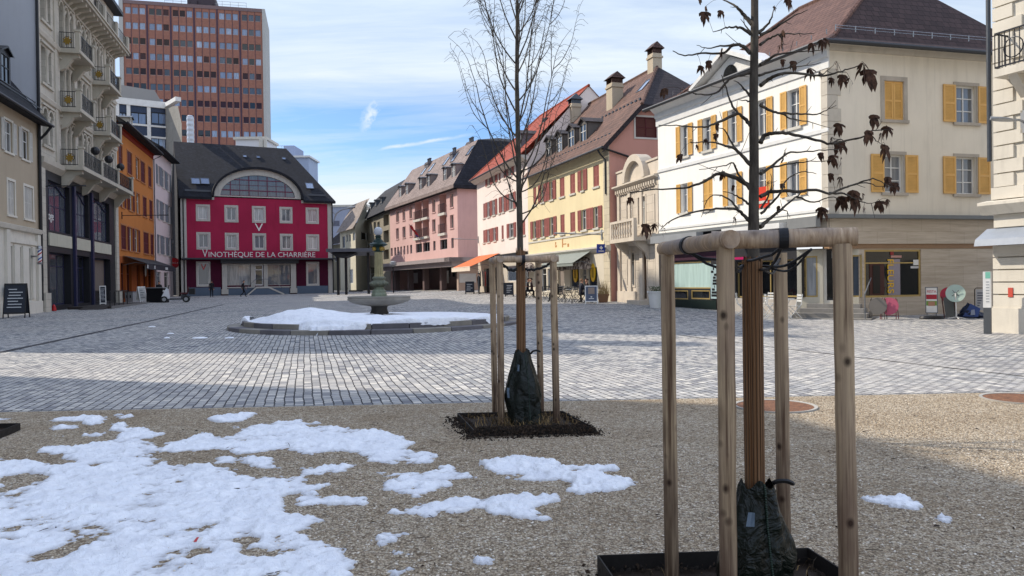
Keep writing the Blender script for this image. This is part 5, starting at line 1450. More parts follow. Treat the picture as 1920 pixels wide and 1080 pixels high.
# roof lights on the long slope
# ---- right edge building
fR = Fr(xy(1871, 21.0), xy(1871, 21.0) + fA.d * 9)
rR = building('rusticated_house', 'bright cream house with banded stone corner and iron balcony', 'building', fR, u=1)
RU_ = stone('#cfc8ba', None, .1)
fb_ = Fac(rR, fR)
fb_.add(2.6, 4.0, 5.2, 7.6, pane='dark', sur=.15, surm=RU_, sill=True); fb_.add(2.6, 4.0, 9.2, 11.6, pane='dark', sur=.15, surm=RU_, sill=True); fb_.add(2.4, 4.4, .6, 3.0, pane='dark', nv=1)
fb_.finish(.0, 9, -.2, 14.5, RU_)
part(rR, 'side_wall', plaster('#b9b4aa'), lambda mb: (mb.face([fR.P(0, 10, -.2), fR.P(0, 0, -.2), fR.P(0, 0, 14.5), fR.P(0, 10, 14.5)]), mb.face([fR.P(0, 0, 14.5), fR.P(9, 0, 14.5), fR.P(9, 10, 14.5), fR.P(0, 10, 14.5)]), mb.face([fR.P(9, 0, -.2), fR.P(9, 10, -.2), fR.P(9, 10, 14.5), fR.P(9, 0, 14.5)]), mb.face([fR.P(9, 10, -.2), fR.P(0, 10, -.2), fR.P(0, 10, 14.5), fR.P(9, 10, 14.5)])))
def rust(mb):
    z = .75; k = 0
    zc = fR.pix(1880, 440)[1]
    mb.box(fR, -.14, 1.0, -.14, .0, -.2, .7); mb.box(fR, -.09, .95, -.09, .0, .701, .748)
    while z < zc - .3: mb.box(fR, -.08, .92, -.08, .0, z, z + .30); z += .335
def quoins_(mb):
    zc = fR.pix(1880, 440)[1]; k = 0
    z = zc + 1.3
    while z < 14:
        w = .75 if k % 2 else .5
        mb.box(fR, -.05, w, -.06, .0, z, z + .34); z += .375; k += 1
part(rR, 'rustication', RU_, rust); part(rR, 'quoins', RU_, quoins_)
part(rR, 'rusticated_pilaster', RU_, lambda mb: [mb.box(fR, 1.25, 1.9, -.06, .0, z, z + .30) for z in np.arange(.75, fR.pix(1880, 440)[1] - .3, .335)])
zc = fR.pix(1880, 440)[1]
part(rR, 'cornice', RU_, lambda mb: (mb.profile(fR, [(0, zc + .55), (-.2, zc + .55), (-.38, zc + .8), (-.38, zc + .88), (0, zc + .95)], -.3, 8), mb.box(fR, -.1, .8, -.1, 0, zc + .96, zc + 1.28), mb.box(fR, -.06, 1.2, -.06, 0, zc + .2, zc + .54)))
part(rR, 'shop_hood', paint('#8d949e', .5), lambda mb: mb.profile(fR, [(-.02, zc + .18), (-.5, zc - .12), (-.55, zc - .3), (-.02, zc - .22)], -.28, 4.5))
z_ = fR.pix(1905, 132)[1]; u_ = fR.pix(1889, 132)[0]
part(rR, 'balcony_slab', RU_, lambda mb: mb.box(fR, u_ + .02, u_ + 3.2, -.6, -.001, z_ - .2, z_))
for k in range(2): part(rR, 'balcony_bracket', RU_, lambda mb: mb.profile(fR, [(-.002, z_ - .201), (-.5, z_ - .201), (-.35, z_ - .4), (-.002, z_ - .75)], u_ + .35 + k * 1.9, u_ + .6 + k * 1.9))
bal_rail(rR, fR, u_ + .05, u_ + 3.1, -.56, z_, .95); bal_rail(rR, Fr(fR.P(u_ + .05, 0, 0)[:2], fR.P(u_ + .05, -1, 0)[:2]), 0, .56, 0, z_, .95, orn=False)
part(rR, 'downpipe', M.zinc, lambda mb: mb.tube([fR.P(-.22, .02, z) for z in (fR.pix(1871, 300)[1], 14)], .06, 8))
u_, z_ = fR.pix(1921, 228)
rt = lamp_arm('grey street lamp on a wall arm of the cream house at right edge', Fr(fR.P(u_ - .5, 0, 0)[:2], fR.P(u_ + 3, 0, 0)[:2]), .5, z_, .55, .06)
p = G(1890, 582)
mb = MB(); mb.box(fR, .35, .48, -.10, -.082, 1.0, 1.25); mb.build('sign_plate', paint('#b6493a', .5), rR)

# ---- small ornate building between
fS = Fr(xy(1160, 43.4), xy(1240, 37.9)); LS = fS.L
rS = building('pavilion_house', 'narrow cream stone house with arched pediment and balustrade balcony', 'building', fS)
SS = stone('#cbbfae', None, .12); SSB = stone('#cbbfae', (.9, .42), .12)
zS = lambda y, x: fS.pix(x, y)[1]
zt_ = zS(338, 1200); f_ = Fac(rS, fS); g0 = gz(6.5, 40) - .3
cx_ = lambda a: 1150 + a / 3
for (a, b, c, d) in ((77, 106, 405, 540), (140, 181, 387, 540), (235, 277, 365, 528)): f_.px(cx_(a), cx_(b), 240 + c / 3, 240 + d / 3, pane='pale', sur=.1, surm=SS, rev=.22, nv=1)
for (a, b, c, d) in ((80, 120, 705, 885), (238, 281, 690, 885)): f_.px(cx_(a), cx_(b), 240 + c / 3, 240 + d / 3, pane='mint' if a > 200 else 'pale', sur=.1, surm=SS, rev=.22, nv=1, tr=(.75,))
f_.px(cx_(155), cx_(190), 240 + 700 / 3, 240 + 960 / 3, name='door', pane=plaster('#a58c78'), sur=.08, surm=SS, rev=.3, nv=1, tr=(.8,), fm=paint('#a58c78', .5))
f_.finish(0, LS, g0, zt_, SSB)
def sor(mb):
    mb.profile(fS, [(0, zt_ - .5), (-.08, zt_ - .5), (-.12, zt_ - .2), (-.34, zt_ - .08), (-.34, zt_), (0, zt_ + .05)], -.05, LS + .05)
    mb.box(fS, 0, LS, -.06, .2, zt_ + .051, zt_ + .75); mb.box(fS, -.02, LS + .02, -.12, .22, zt_ + .751, zt_ + .85)
    zm = zS(455, 1200); mb.profile(fS, [(0, zm - .15), (-.1, zm - .15), (-.22, zm + .1), (0, zm + .15)], 0, LS)
    for k in range(18): mb.box(fS, .12 + k * (LS - .24) / 18, .26 + k * (LS - .24) / 18, -.2, -.081, zt_ - .42, zt_ - .24)
    for u in (.25, LS * .32, LS * .60, LS - .25): mb.box(fS, u - .2, u + .2, -.1, -.001, g0, zm - .16); mb.box(fS, u - .16, u + .16, -.08, -.001, zm + .16, zt_ - .51)
part(rS, 'cornice', SS, sor)
uc2 = fS.pix(1197, 300)[0]
def arc_ped(mb):
    n = 14; r0, r1 = 1.5, 1.15
    A = [(uc2 - r0 * math.cos(PI * k / n), zt_ + .02 + 1.35 * math.sin(PI * k / n)) for k in range(n + 1)]; B = [(uc2 - r1 * math.cos(PI * k / n), zt_ + .02 + 1.0 * math.sin(PI * k / n)) for k in range(n + 1)]
    for k in range(n): mb.extrude(fS, [A[k], A[k + 1], B[k + 1], B[k]], -.36, .3)
    mb.extrude(fS, B, -.1, .25)
part(rS, 'arched_pediment', SS, arc_ped)
zb_ = zS(447, 1197); ub = fS.pix(1174, 440)[0], fS.pix(1221, 440)[0]
part(rS, 'balcony', SS, lambda mb: (mb.box(fS, ub[0], ub[1], -.95, -.001, zb_ - .2, zb_), mb.box(fS, ub[0], ub[1], -.95, -.78, zb_ + .82, zb_ + .95), [mb.box(fS, u - .1, u + .1, -.95, -.76, zb_ + .001, zb_ + .82) for u in (ub[0] + .1, ub[1] - .1)],
     [mb.profile(fS, [(-.002, zb_ - .201), (-.8, zb_ - .201), (-.6, zb_ - .45), (-.15, zb_ - .8), (-.002, zb_ - 1.2)], u, u + .28) for u in (ub[0] + .25, ub[1] - .55)]))
def balu(mb):
    n = 9
    for k in range(n):
        q = fS.P(ub[0] + .3 + (ub[1] - ub[0] - .6) * k / (n - 1), -.865, zb_); mb.lathe(q, [(.07, 0), (.07, .08), (.04, .12), (.09, .3), (.07, .45), (.035, .6), (.07, .72), (.07, .82)], 8)
part(rS, 'balustrade', SS, balu, True)
part(rS, 'body', plaster('#b7ada0'), lambda mb: (mb.face([fS.P(0, 0, zt_ + .05), fS.P(LS, 0, zt_ + .05), fS.P(LS, 7, zt_ + .05), fS.P(0, 7, zt_ + .05)]), mb.face([fS.P(0, 7, g0), fS.P(0, 0, g0), fS.P(0, 0, zt_), fS.P(0, 7, zt_)])))
part(rS, 'door_step', SS, lambda mb: mb.box(fS, fS.pix(1199, 550)[0] - .3, fS.pix(1216, 550)[0] + .3, -.6, -.002, g0, g0 + .5))
for a, b in ((0, fS.pix(1199, 550)[0] - .35), (fS.pix(1216, 550)[0] + .35, LS)): part(rS, 'plinth', SS, lambda mb: mb.box(fS, a, b, -.12, -.002, g0, g0 + .95))

# ---- yellow house with pink gable
fY = Fr(xy(992, 56.8), xy(1145, 43.5)); LY = fY.L; zy = lambda y, x: fY.pix(x, y)[1]
rY = building('yellow_house', 'yellow rendered house with dark red shutters, pink gable and brown roof', 'building', fY)
g0 = gz(2, 48) - .3; ZY = zy(268, 1130); YEL = plaster('#e0d0a8', .08, .18); PINK = plaster('#c99484', .08, .15)
yc = lambda a: 860 + a / 2; yy = lambda b: 60 + b / 2
f_ = Fac(rY, fY)
zU = (zy(yy(580), yc(515)), zy(yy(500), yc(515))); zL = (zy(yy(735), yc(515)), zy(yy(655), yc(515)))
def ywin(a, b, zz, sh):
    u0 = fY.pix(yc(a), 350 if zz is zU else 405)[0]; u1 = fY.pix(yc(b), 350 if zz is zU else 405)[0]
    f_.add(u0, u1, zz[0], zz[1], shut=sh, sm=SHR, sill=True, surm=M.offwhite, sur=.0, pane='mid', rev=.16, sw=.5)
for a, b, s in ((505, 527, 'closed'), (461, 470, 'open'), (418, 437, 'closed'), (379, 397, 'closed'), (342, 355, 'open'), (309, 321, 'open'), (279, 291, 'closed')): ywin(a, b, zU, s)
for a, b, s in ((507, 525, 'open'), (461, 481, 'open'), (418, 437, 'closed'), (381, 397, 'closed'), (342, 357, 'open'), (309, 323, 'open'), (279, 292, 'open')): ywin(a, b, zL, s)
zc = zy(462, 1130)
f_.finish(0, LY - .001, zc, ZY, YEL)
sh_ = Fac(rY, fY, 'shop_wall'); q = lambda x0, x1, y0, y1, **k: sh_.px(860 + x0 / 4.8, 860 + x1 / 4.8, 420 + y0 / 4.8, 420 + y1 / 4.8, **k)
q(1000, 1082, 400, 570, pane='mid', nv=1, tr=(), fm=M.offwhite, rev=.15); q(1100, 1150, 400, 640, pane='mid', nv=1, tr=(.75,), fm=M.offwhite, rev=.2, name='door'); q(1160, 1246, 390, 570, pane='mid', nv=1, tr=(), fm=M.offwhite, rev=.15)
q(740, 790, 400, 610, pane='dark', nv=1, tr=(.75,), fm=M.white, rev=.2, name='door'); q(800, 870, 400, 600, pane='mid', nv=2, tr=(), fm=M.white, rev=.15); q(890, 950, 400, 640, pane=plaster('#8a8078'), nv=1, tr=(), fm=M.offwhite, rev=.2)
sh_.finish(0, LY - .001, g0, zc, plaster('#cfc5b2', .06, .2))
part(rY, 'corner_pilaster', stone('#c9bda4', (.8, .38), .12), lambda mb: (mb.box(fY, LY - .75, LY + .06, -.06, -.001, g0, zc - .3), mb.box(fY, LY - .7, LY + .05, -.05, -.001, zc + .05, ZY - .3)))
part(rY, 'cornice', M.offwhite, lambda mb: (mb.profile(fY, [(0, zc - .3), (-.1, zc - .3), (-.3, zc - .1), (-.3, zc), (0, zc + .04)], -.05, LY + .1), mb.box(fY, 0, LY, -.04, -.001, zL[0] - .32, zL[0] - .2)))
# faded painted lettering band
for x, w, y0, y1 in ((1041, 2, 454, 459), (1041, 3, 460, 464), (1054, 2, 443, 464), (1056, 6, 457, 459), (1064, 3, 457, 463)): part(rY, 'faded_mural', paint('#b07a45', .8), lambda mb: mb.box(fY, fY.pix(x, 462)[0], fY.pix(x + w, 462)[0], -.006, -.001, zy(y1, x), zy(y0, x)))
hY = 10.0; fYg = fY.back(LY); zr = ZY + 5.45; ov = .5
# gable wall with half hip
zh = ZY + 2.1; vh = hY / 2 * (zh - ZY) / (zr - ZY)
gw = Fac(rY, fYg)
a0, a1 = fYg.pix(1190, 238)[0], fYg.pix(1246, 238)[0]; zg = fYg.pix(1215, 258)[1], fYg.pix(1215, 220)[1]
gw.add(a0 + .05, a0 + 1.4, zg[0], zg[1], pane=louvre('#5d322c'), nv=2, tr=(.5,), fm=SHM[0], rev=.1, sur=.1, surm=M.offwhite); gw.add(a0 + 1.75, a0 + 2.9, zg[0], zg[1], pane='pale', nv=2, rev=.1, sur=.1, surm=M.offwhite)
gw.finish(0.001, hY, g0, ZY, PINK) if zg[1] < ZY else None
if zg[1] >= ZY:
    gw.finish(vh * .72, hY - vh * .72, g0, zh - .6, PINK)
    mb = MB(); P_ = fYg.P; t_ = vh * .72; zt2 = zh - .6
    mb.face([P_(0, 0, g0), P_(t_, 0, g0), P_(t_, 0, zt2), P_(0, 0, ZY)]); mb.face([P_(hY - t_, 0, g0), P_(hY, 0, g0), P_(hY, 0, ZY), P_(hY - t_, 0, zt2)]); mb.face([P_(t_, 0, zt2), P_(hY - t_, 0, zt2), P_(hY - vh, 0, zh), P_(vh, 0, zh)]); mb.build('gable_wall', PINK, rY)
RB = tiles('#5d463d', '#77594c', .3, .32); RBD = tiles('#2e282b', '#3b3336', .3, .32)  # RBD: darker copy of the tiles, paints the hip end as shaded
def ry(mb):
    P = fY.P; sl = (zr - ZY) / (hY / 2); e = ZY - ov * sl * .7
    vv = lambda z: (z - ZY) / sl
    ue = LY + .35; ul = -.1
    A = P(ul, -ov, e); B = P(ue, -ov, e); Hh = P(ue, vh, zh); E = P(ul, hY / 2, zr); F_ = P(LY - 3.4, hY / 2, zr)
    mb.face([A, B, Hh, F_, E])
    B2 = P(ue, hY + ov, e); H2 = P(ue, hY - vh, zh); A2 = P(ul, hY + ov, e)
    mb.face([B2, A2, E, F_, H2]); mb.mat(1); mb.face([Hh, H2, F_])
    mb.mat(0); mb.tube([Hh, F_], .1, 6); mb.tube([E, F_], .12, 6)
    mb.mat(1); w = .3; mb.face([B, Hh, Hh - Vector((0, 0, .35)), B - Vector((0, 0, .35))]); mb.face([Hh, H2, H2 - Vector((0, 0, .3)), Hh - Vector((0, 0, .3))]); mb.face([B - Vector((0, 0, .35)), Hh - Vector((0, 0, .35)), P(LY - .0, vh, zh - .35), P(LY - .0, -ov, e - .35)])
mb = MB(); ry(mb); rfY = mb.build('roof', [RB, RBD], rY)
gutter(rY, fY, -.1, LY + .35, -ov - .06, ZY - .45, [(LY - .3, -.1, ZY - 3)])
part(rY, 'downpipe', M.black, lambda mb: mb.tube([fY.P(LY + .12, -ov, ZY - .5), fY.P(LY + .12, -.1, ZY - .55), fY.P(LY + .12, 1.2, ZY - .9), fY.P(LY + .12, 1.45, ZY - 1.2), fY.P(LY + .12, 1.45, ZY - 4.5)], .06, 8))
slY = (zr - ZY) / (hY / 2)
for x, y in ((1078, 262), (1056, 270), (1034, 281), (1014, 290)):
    u_ = fY.pix(x, y)[0] - .4; dormer(rY, fY, u_, 1.15, .75, ZY + .75 * slY - .05, 1.35, 0, slY, paint('#5f5a55', .6), tiles('#3d3a3c', '#4b4548', .3, .3), pane='mid', gable=.3)
for v in (.35, 2.3):
    for k in range(26):
        p = fY.P(.5 + k * (LY - .6) / 26, v, ZY + v * slY); part(rfY, 'snow_guard', M.zinc, lambda mb: mb.box(Fr(p.xy, p.xy + fY.d), 0, .18, -.08, 0, p.z + .02, p.z + .14))
skylight(rY, fY, fY.pix(1128, 205)[0] - 1.5, .8, 3.2, ZY + 3.2 * slY, slY, 1.1)
CH = plaster('#bcae98', .12, .3)
for px, ptop, pw, D_ in ((1227, 86, 27, 48.5), (1152, 142, 32, 50.0)):
    c = at(px, ptop, D_); v_ = (Vector((c.x, c.y)) - fY.o).dot(fY.i); u_ = (Vector((c.x, c.y)) - fY.o).dot(fY.d); w_ = pw / F_PX * D_
    chimney(rY, fY, u_, v_, ZY + 3.0, c.z - .55, w_ * .8, w_ * .7, CH, 'hood', tiles('#4a3530', '#5b443c', .2, .2))
# awnings
ux = lambda x: fY.pix(x, 490)[0]
za = zy(472, 1080)
awning(rY, fY, ux(1048), ux(1112), zc - .15, 1.3, .75, .18, paint('#7f857f', .7), 'flat_awning')
def dome(px0, px1, yt, yb):
    u0, u1 = ux(px0), ux(px1); zt1, zb1_ = zy(yt, (px0 + px1) / 2), zy(yb, (px0 + px1) / 2); mb = MB(); n = 12; m = 6; rows = []
    for j in range(m + 1):
        t_ = j / m; row = []
        for k in range(n + 1):
            a = PI * k / n; row.append(fY.P((u0 + u1) / 2 - (u1 - u0) / 2 * math.cos(a), -.05 - 1.0 * math.sin(t_ * PI / 2) * math.sin(a) ** .7, zb1_ + (zt1 - zb1_) * math.cos(t_ * PI / 2) * (math.sin(a) ** .5)))
        rows.append(row)
    mb.grid(rows); mb.build('dome_awning', stripes('#5b4e49', '#a99c90', .3), rY, smooth=True)
dome(1051, 1078, 483, 506); dome(1082, 1110, 481, 505); dome(985, 1003, 492, 510)
for x in (1079, 1112):
    x -= 0; u_, z_ = fY.pix(x, 513 if x < 1100 else 511)
    part(rY, 'yellow_disc', M.yellow, lambda mb: mb.extrude(fY, [(u_ + .33 * math.cos(2 * PI * k / 20), z_ + .55 * math.sin(2 * PI * k / 20)) for k in range(20)], -.03, .02))
    part(rY, 'disc_mark', paint('#5b4410', .6), lambda mb: (mb.box(fY, u_ - .12, u_ - .03, -.036, -.031, z_ - .3, z_ + .3), mb.box(fY, u_ + .04, u_ + .13, -.036, -.031, z_ - .3, z_ + .3)))
u_, z_ = fY.pix(1155, 466)
sg = Fr(fY.P(LY - .15, -.08, 0)[:2], fY.P(LY - .15, -1.2, 0)[:2]); sg2 = Fr(fY.P(LY - .15, -1.0, 0)[:2], fY.P(LY - .15, 0, 0)[:2])
zs_ = sg2.pix(1155, 466)[1]
rt = thing('hanging_sign', 'square blue sign with a white emblem projecting from the yellow house corner', 'sign', fY.P(LY - .15, -.1, zs_))
mb = MB(); mb.box(sg2, .25, .75, -.03, .03, zs_ - .25, zs_ + .25); mb.build('panel', M.blue, rt)
mb = MB(); mb.extrude(sg2, [(.5, zs_ - .07), (.61, zs_ + .04), (.5, zs_ + .16), (.39, zs_ + .04)], -.036, -.031); mb.box(sg2, .33, .67, -.036, -.031, zs_ - .17, zs_ - .12); mb.build('emblem', M.white, rt); part(rt, 'bracket', M.dark, lambda mb: mb.box(sg2, .751, .99, -.02, .02, zs_ + .1, zs_ + .14))
lamp_arm('small lamp on a long thin arm at the yellow house facade', fY, fY.pix(1129, 436)[0], zy(440, 1129), 2.2, 0)

# ---- pale pink house with red roof
fP = Fr(xy(897, 71), xy(992, 56.85)); LP = fP.L; zp = lambda y, x: fP.pix(x, y)[1]
rP = building('pale_pink_house', 'pale pink house with faded red shutters and bright red roof, behind the bare tree', 'building', fP)
PP = plaster('#e6d8cf', .07, .15); g0 = gz(-1, 64) - .3; ZP = zp(292, 985)
f_ = Fac(rP, fP); pc = lambda a: 860 + a / 2
rows_ = ((zp(342, 930), zp(311, 930)), (zp(402, 930), zp(373, 930)), (zp(451, 930), zp(426, 930)))
for r_, cols in ((0, ((108, 119, 'open'), (129, 139, 'open'), (150, 157, 'closed'), (168, 180, 'closed'), (186, 200, 'open'))), (1, ((92, 99, 'closed'), (108, 118, 'open'), (127, 138, 'open'), (150, 158, 'closed'), (163, 172, 'open'), (190, 207, 'open'))), (2, ((92, 99, 'closed'), (108, 118, 'open'), (131, 141, 'open'), (161, 169, 'closed'), (190, 208, 'open'), (238, 250, 'closed')))):
    for a, b, s in cols:
        u0, u1 = fP.pix(pc(a), (330, 388, 440)[r_])[0], fP.pix(pc(b), (330, 388, 440)[r_])[0]
        f_.add(u0, u1, rows_[r_][0], rows_[r_][1], shut=s, sm=SHR, sill=True, surm=M.offwhite, pane='mid', sw=.55)
zc = zp(478, 930)
f_.finish(0, LP - .001, zc, ZP, PP)
sh_ = Fac(rP, fP, 'shop_wall'); q = lambda x0, x1, y0, y1, **k: sh_.px(860 + x0 / 4.8, 860 + x1 / 4.8, 420 + y0 / 4.8, 420 + y1 / 4.8, **k)
q(440, 520, 375, 515, pane='grey', nv=1, tr=(), fm=M.white, rev=.12); q(230, 275, 400, 620, pane='dark', nv=1, tr=(), fm=M.dark, rev=.3, name='door'); q(595, 660, 400, 620, pane='mid', nv=2, tr=(), fm=M.white, rev=.15); q(320, 400, 390, 600, pane='dark', nv=2, tr=(), fm=M.dark, rev=.15)
sh_.finish(0, LP - .001, g0, zc, plaster('#bfb5a6', .06, .2))
part(rP, 'fascia', M.dark, lambda mb: mb.box(fP, 1.5, LP - .2, -.25, -.001, zc - .35, zc - .05))
part(rP, 'cornice', M.offwhite, lambda mb: mb.profile(fP, [(0, ZP - .35), (-.15, ZP - .35), (-.55, ZP - .08), (-.55, ZP), (0, ZP)], -.3, LP))
RR = tiles('#8e3a26', '#a64a31', .3, .32)
hip_roof(rP, fP, -.4, LP + .1, -.6, 10.5, ZP - .02, ZP + 5.4, 4.0, 0, RR)
gutter(rP, fP, -.4, LP, -.66, ZP - .05)
part(rP, 'end_wall', PP, lambda mb: mb.face([fP.P(0, 10, g0), fP.P(0, 0, g0), fP.P(0, 0, ZP), fP.P(0, 10, ZP)])); part(rP, 'gable_wall', PP, lambda mb: (mb.face([fP.P(LP, 0, ZY - 1), fP.P(LP, 10, ZY - 1), fP.P(LP, 10, ZP), fP.P(LP, 5, ZP + 5.4), fP.P(LP, 0, ZP)]),))
slP = 5.4 / 5.55
for x, y in ((962, 292),): dormer(rP, fP, fP.pix(x, 300)[0], 1.2, .5, ZP + .9, 1.3, 0, slP, M.grey, tiles('#3d3a3c', '#4b4548', .3, .3), gable=.3)
for px, ptop, pw, D_, mt in ((1077, 183, 23, 58.0, CH), (1022, 222, 24, 62.0, stone('#5c5650'))):
    c = at(px, ptop, D_); e = Vector((c.x, c.y)) - fP.o; w_ = pw / F_PX * D_
    chimney(rP, fP, e.dot(fP.d), e.dot(fP.i), ZP + 2.5, c.z - .5, w_ * .8, w_ * .8, mt, 'hood' if mt is CH else 'pots')
awning(rP, fP, fP.pix(905, 500)[0] - 1.2, fP.pix(938, 495)[0], zp(477, 920), 2.6, 1.1, .35, paint('#c8642c', .7), 'orange_awning', paint('#d8c8b4', .7))
lamp_arm('thin wall lamp on the pale pink house beside the pink block', fP, .3, zp(449, 899), 1.6, 0)
# ------------------------------------------------------------------ FAR END: pink mansard block
fK = Fr(xy(733, 101), xy(860, 78)); LK = fK.L; zk = lambda y, x: fK.pix(x, y)[1]
rK = building('mansard_block', 'pink apartment block with mansard roof, dormers and balconies at the far end', 'building', fK)
PK = plaster('#cfaaa3', .08, .2); g0 = gz(-8, 85) - .4; kc = lambda a: 720 + a / 3.725; ky = lambda b: 280 + b / 3.725
ZK = zk(347, 858); zled = zk(ky(760), kc(450)); kf = Fac(rK, fK)
KW = dict(pane='mid', nv=1, tr=(), fm=M.offwhite, sur=.08, surm=PK, sill=True, rev=.25)
zrow = lambda y0, y1, x: (zk(ky(y1), kc(x)), zk(ky(y0), kc(x)))
r1 = zrow(308, 405, 473); r2 = zrow(458, 550, 475); r3 = zrow(612, 690, 478)
uk = lambda a, y=420: fK.pix(kc(a), ky(y))[0]
for a, b in ((85, 103), (130, 147), (178, 196), (338, 358), (462, 485)): kf.add(uk(a), uk(b), r1[0], r1[1], **KW)
for a, b in ((85, 103), (130, 150), (180, 197), (338, 360), (464, 487)): kf.add(uk(a, 560), uk(b, 560), r2[0], r2[1], **KW)
for a, b in ((47, 60), (71, 84), (92, 104), (113, 125), (137, 148), (160, 171), (182, 196), (222, 265), (272, 320), (343, 360), (392, 442), (470, 487)): kf.add(uk(a, 690), uk(b, 690), r3[0], r3[1] - .1, pane='dark', nv=1 if b - a < 30 else 2, tr=(), fm=M.lgrey, rev=.2)
def loggia(a, b, rr, y):
    u0, u1 = uk(a, y), uk(b, y); kf.add(u0, u1, rr[0] - .35, rr[1] + .25, name='none', rev=1.3)
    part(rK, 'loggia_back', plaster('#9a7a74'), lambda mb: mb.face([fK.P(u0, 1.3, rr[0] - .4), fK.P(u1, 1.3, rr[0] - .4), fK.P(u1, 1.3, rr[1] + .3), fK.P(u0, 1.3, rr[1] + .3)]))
    window(rK, fK, u0 + .4, u1 - .4, rr[0] - .2, rr[1], rev=1.29, pane='dark', fm=M.offwhite)
    mb = MB(); mb.box(fK, u0, u1, -.25, 0, rr[0] - .62, rr[0] - .36); mb.build('balcony_slab', M.offwhite, rK); bal_rail(rK, fK, u0, u1, -.18, rr[0] - .36, .95, orn=False)
loggia(215, 264, r1, 430); loggia(270, 313, r1, 430); loggia(388, 435, r1, 370); loggia(217, 264, r2, 550); loggia(270, 315, r2, 550); loggia(388, 437, r2, 520)
kf.finish(0, LK, zled, ZK, PK)
fKg = fK.back(LK); kg = Fac(rK, fKg); kg.finish(0, 13, zled - .5, ZK, PK)
part(rK, 'wall_return', PK, lambda mb: mb.face([fK.P(0, 13, g0), fK.P(0, 0, g0), fK.P(0, 0, ZK), fK.P(0, 13, ZK)]))
part(rK, 'ledge', stone('#9a8f8d', None, .15), lambda mb: (mb.box(fK, -.2, LK + 1.4, -1.5, -.001, zled - .45, zled - .05), mb.box(fKg, -1.5, 13, -1.4, -.001, zled - .44, zled - .04), mb.box(fK, -.2, LK + 1.1, -1.1, .3, zled - .95, zled - .451)))
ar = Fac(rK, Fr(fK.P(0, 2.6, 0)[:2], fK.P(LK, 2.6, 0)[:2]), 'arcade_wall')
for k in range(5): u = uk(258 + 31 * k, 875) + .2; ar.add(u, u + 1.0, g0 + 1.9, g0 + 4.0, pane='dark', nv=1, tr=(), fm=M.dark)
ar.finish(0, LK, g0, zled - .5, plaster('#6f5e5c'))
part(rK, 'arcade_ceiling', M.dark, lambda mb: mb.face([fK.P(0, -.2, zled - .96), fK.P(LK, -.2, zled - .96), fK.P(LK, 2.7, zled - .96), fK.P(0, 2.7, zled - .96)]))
part(rK, 'gable_base', plaster('#b59f90'), lambda mb: mb.box(fKg, 0.0, 13, .03, .5, g0, zled - .46))
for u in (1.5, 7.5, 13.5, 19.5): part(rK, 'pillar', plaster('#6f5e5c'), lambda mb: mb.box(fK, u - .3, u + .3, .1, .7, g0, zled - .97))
def brd(a, b, c, d, fr): 
    x0, y0 = kc(a), ky(c); u0, z1 = fr.pix(x0, y0, -.05); u1, z0 = fr.pix(kc(b), ky(d), -.05); part(rK, 'notice_board', paint('#b9b8b4', .6), lambda mb: mb.box(fr, u0, u1, -.06, .02, z0, z1))
brd(527, 643, 868, 930, fKg); brd(410, 452, 850, 935, ar.fr); brd(175, 235, 865, 935, ar.fr)
u0, z_ = fKg.pix(kc(542), ky(790)); part(rK, 'yellow_box', paint('#b3872c', .5), lambda mb: mb.box(fKg, u0 - .3, u0 + .3, -.2, .02, z_ - .5, z_ + .5))
MT = tiles('#7f6f6a', '#95857f', .3, .3); MTD = tiles('#1e1f26', '#2a2b33', .3, .3)  # lit slope coloured by MT; MTD darkens the block's hip end for shade
def mans(mb):
    P = fK.P; z1 = ZK + 5.2; z2 = ZK + 5.9; a, b = -.3, LK + .5; o = -.6
    mb.face([P(a, o, ZK), P(b, o, ZK), P(b - 2.6, 3.2, z1), P(a, 3.2, z1)]); mb.face([P(a, 3.2, z1), P(b - 2.6, 3.2, z1), P(b - 4.5, 6.5, z2), P(a, 6.5, z2)]); mb.face([P(a, 6.5, z2), P(b - 4.5, 6.5, z2), P(b - 2.6, 10, z1), P(a, 10, z1)])
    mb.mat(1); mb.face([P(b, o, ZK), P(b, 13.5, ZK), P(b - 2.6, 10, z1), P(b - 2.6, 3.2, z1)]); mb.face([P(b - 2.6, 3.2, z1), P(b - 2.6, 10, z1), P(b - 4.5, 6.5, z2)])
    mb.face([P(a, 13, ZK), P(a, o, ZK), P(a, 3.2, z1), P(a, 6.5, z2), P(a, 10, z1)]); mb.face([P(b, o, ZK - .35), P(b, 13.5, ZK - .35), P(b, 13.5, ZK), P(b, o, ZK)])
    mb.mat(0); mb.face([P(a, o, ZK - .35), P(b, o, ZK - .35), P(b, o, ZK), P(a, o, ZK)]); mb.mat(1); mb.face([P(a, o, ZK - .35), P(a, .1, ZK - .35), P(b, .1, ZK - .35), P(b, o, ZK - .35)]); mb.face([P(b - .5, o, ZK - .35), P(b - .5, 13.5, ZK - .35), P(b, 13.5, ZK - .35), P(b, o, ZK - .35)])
mb = MB(); mans(mb); mb.build('roof', [MT, MTD], rK)
slK = 5.2 / 3.8
for a in (105, 152, 248, 303, 418, 478): dormer(rK, fK, uk(a, 300), 1.25, .15, ZK + .75, 1.6, 0, slK, paint('#7b706d', .6), M.zinc, pane='pale', gable=.12)
for a in (160, 212, 310, 365, 487, 540): skylight(rK, fK, min(LK - 2, uk(a, 200) - .3), 1.0, 1.9, ZK + 3.42, slK, 1.3)
for a in (205, 260, 440): part(rK, 'dark_roof_recess', M.dark, lambda mb: mb.box(fK, uk(a, 250), uk(a, 250) + 1.3, .9, 2.2, ZK + 1.2, ZK + 2.6))
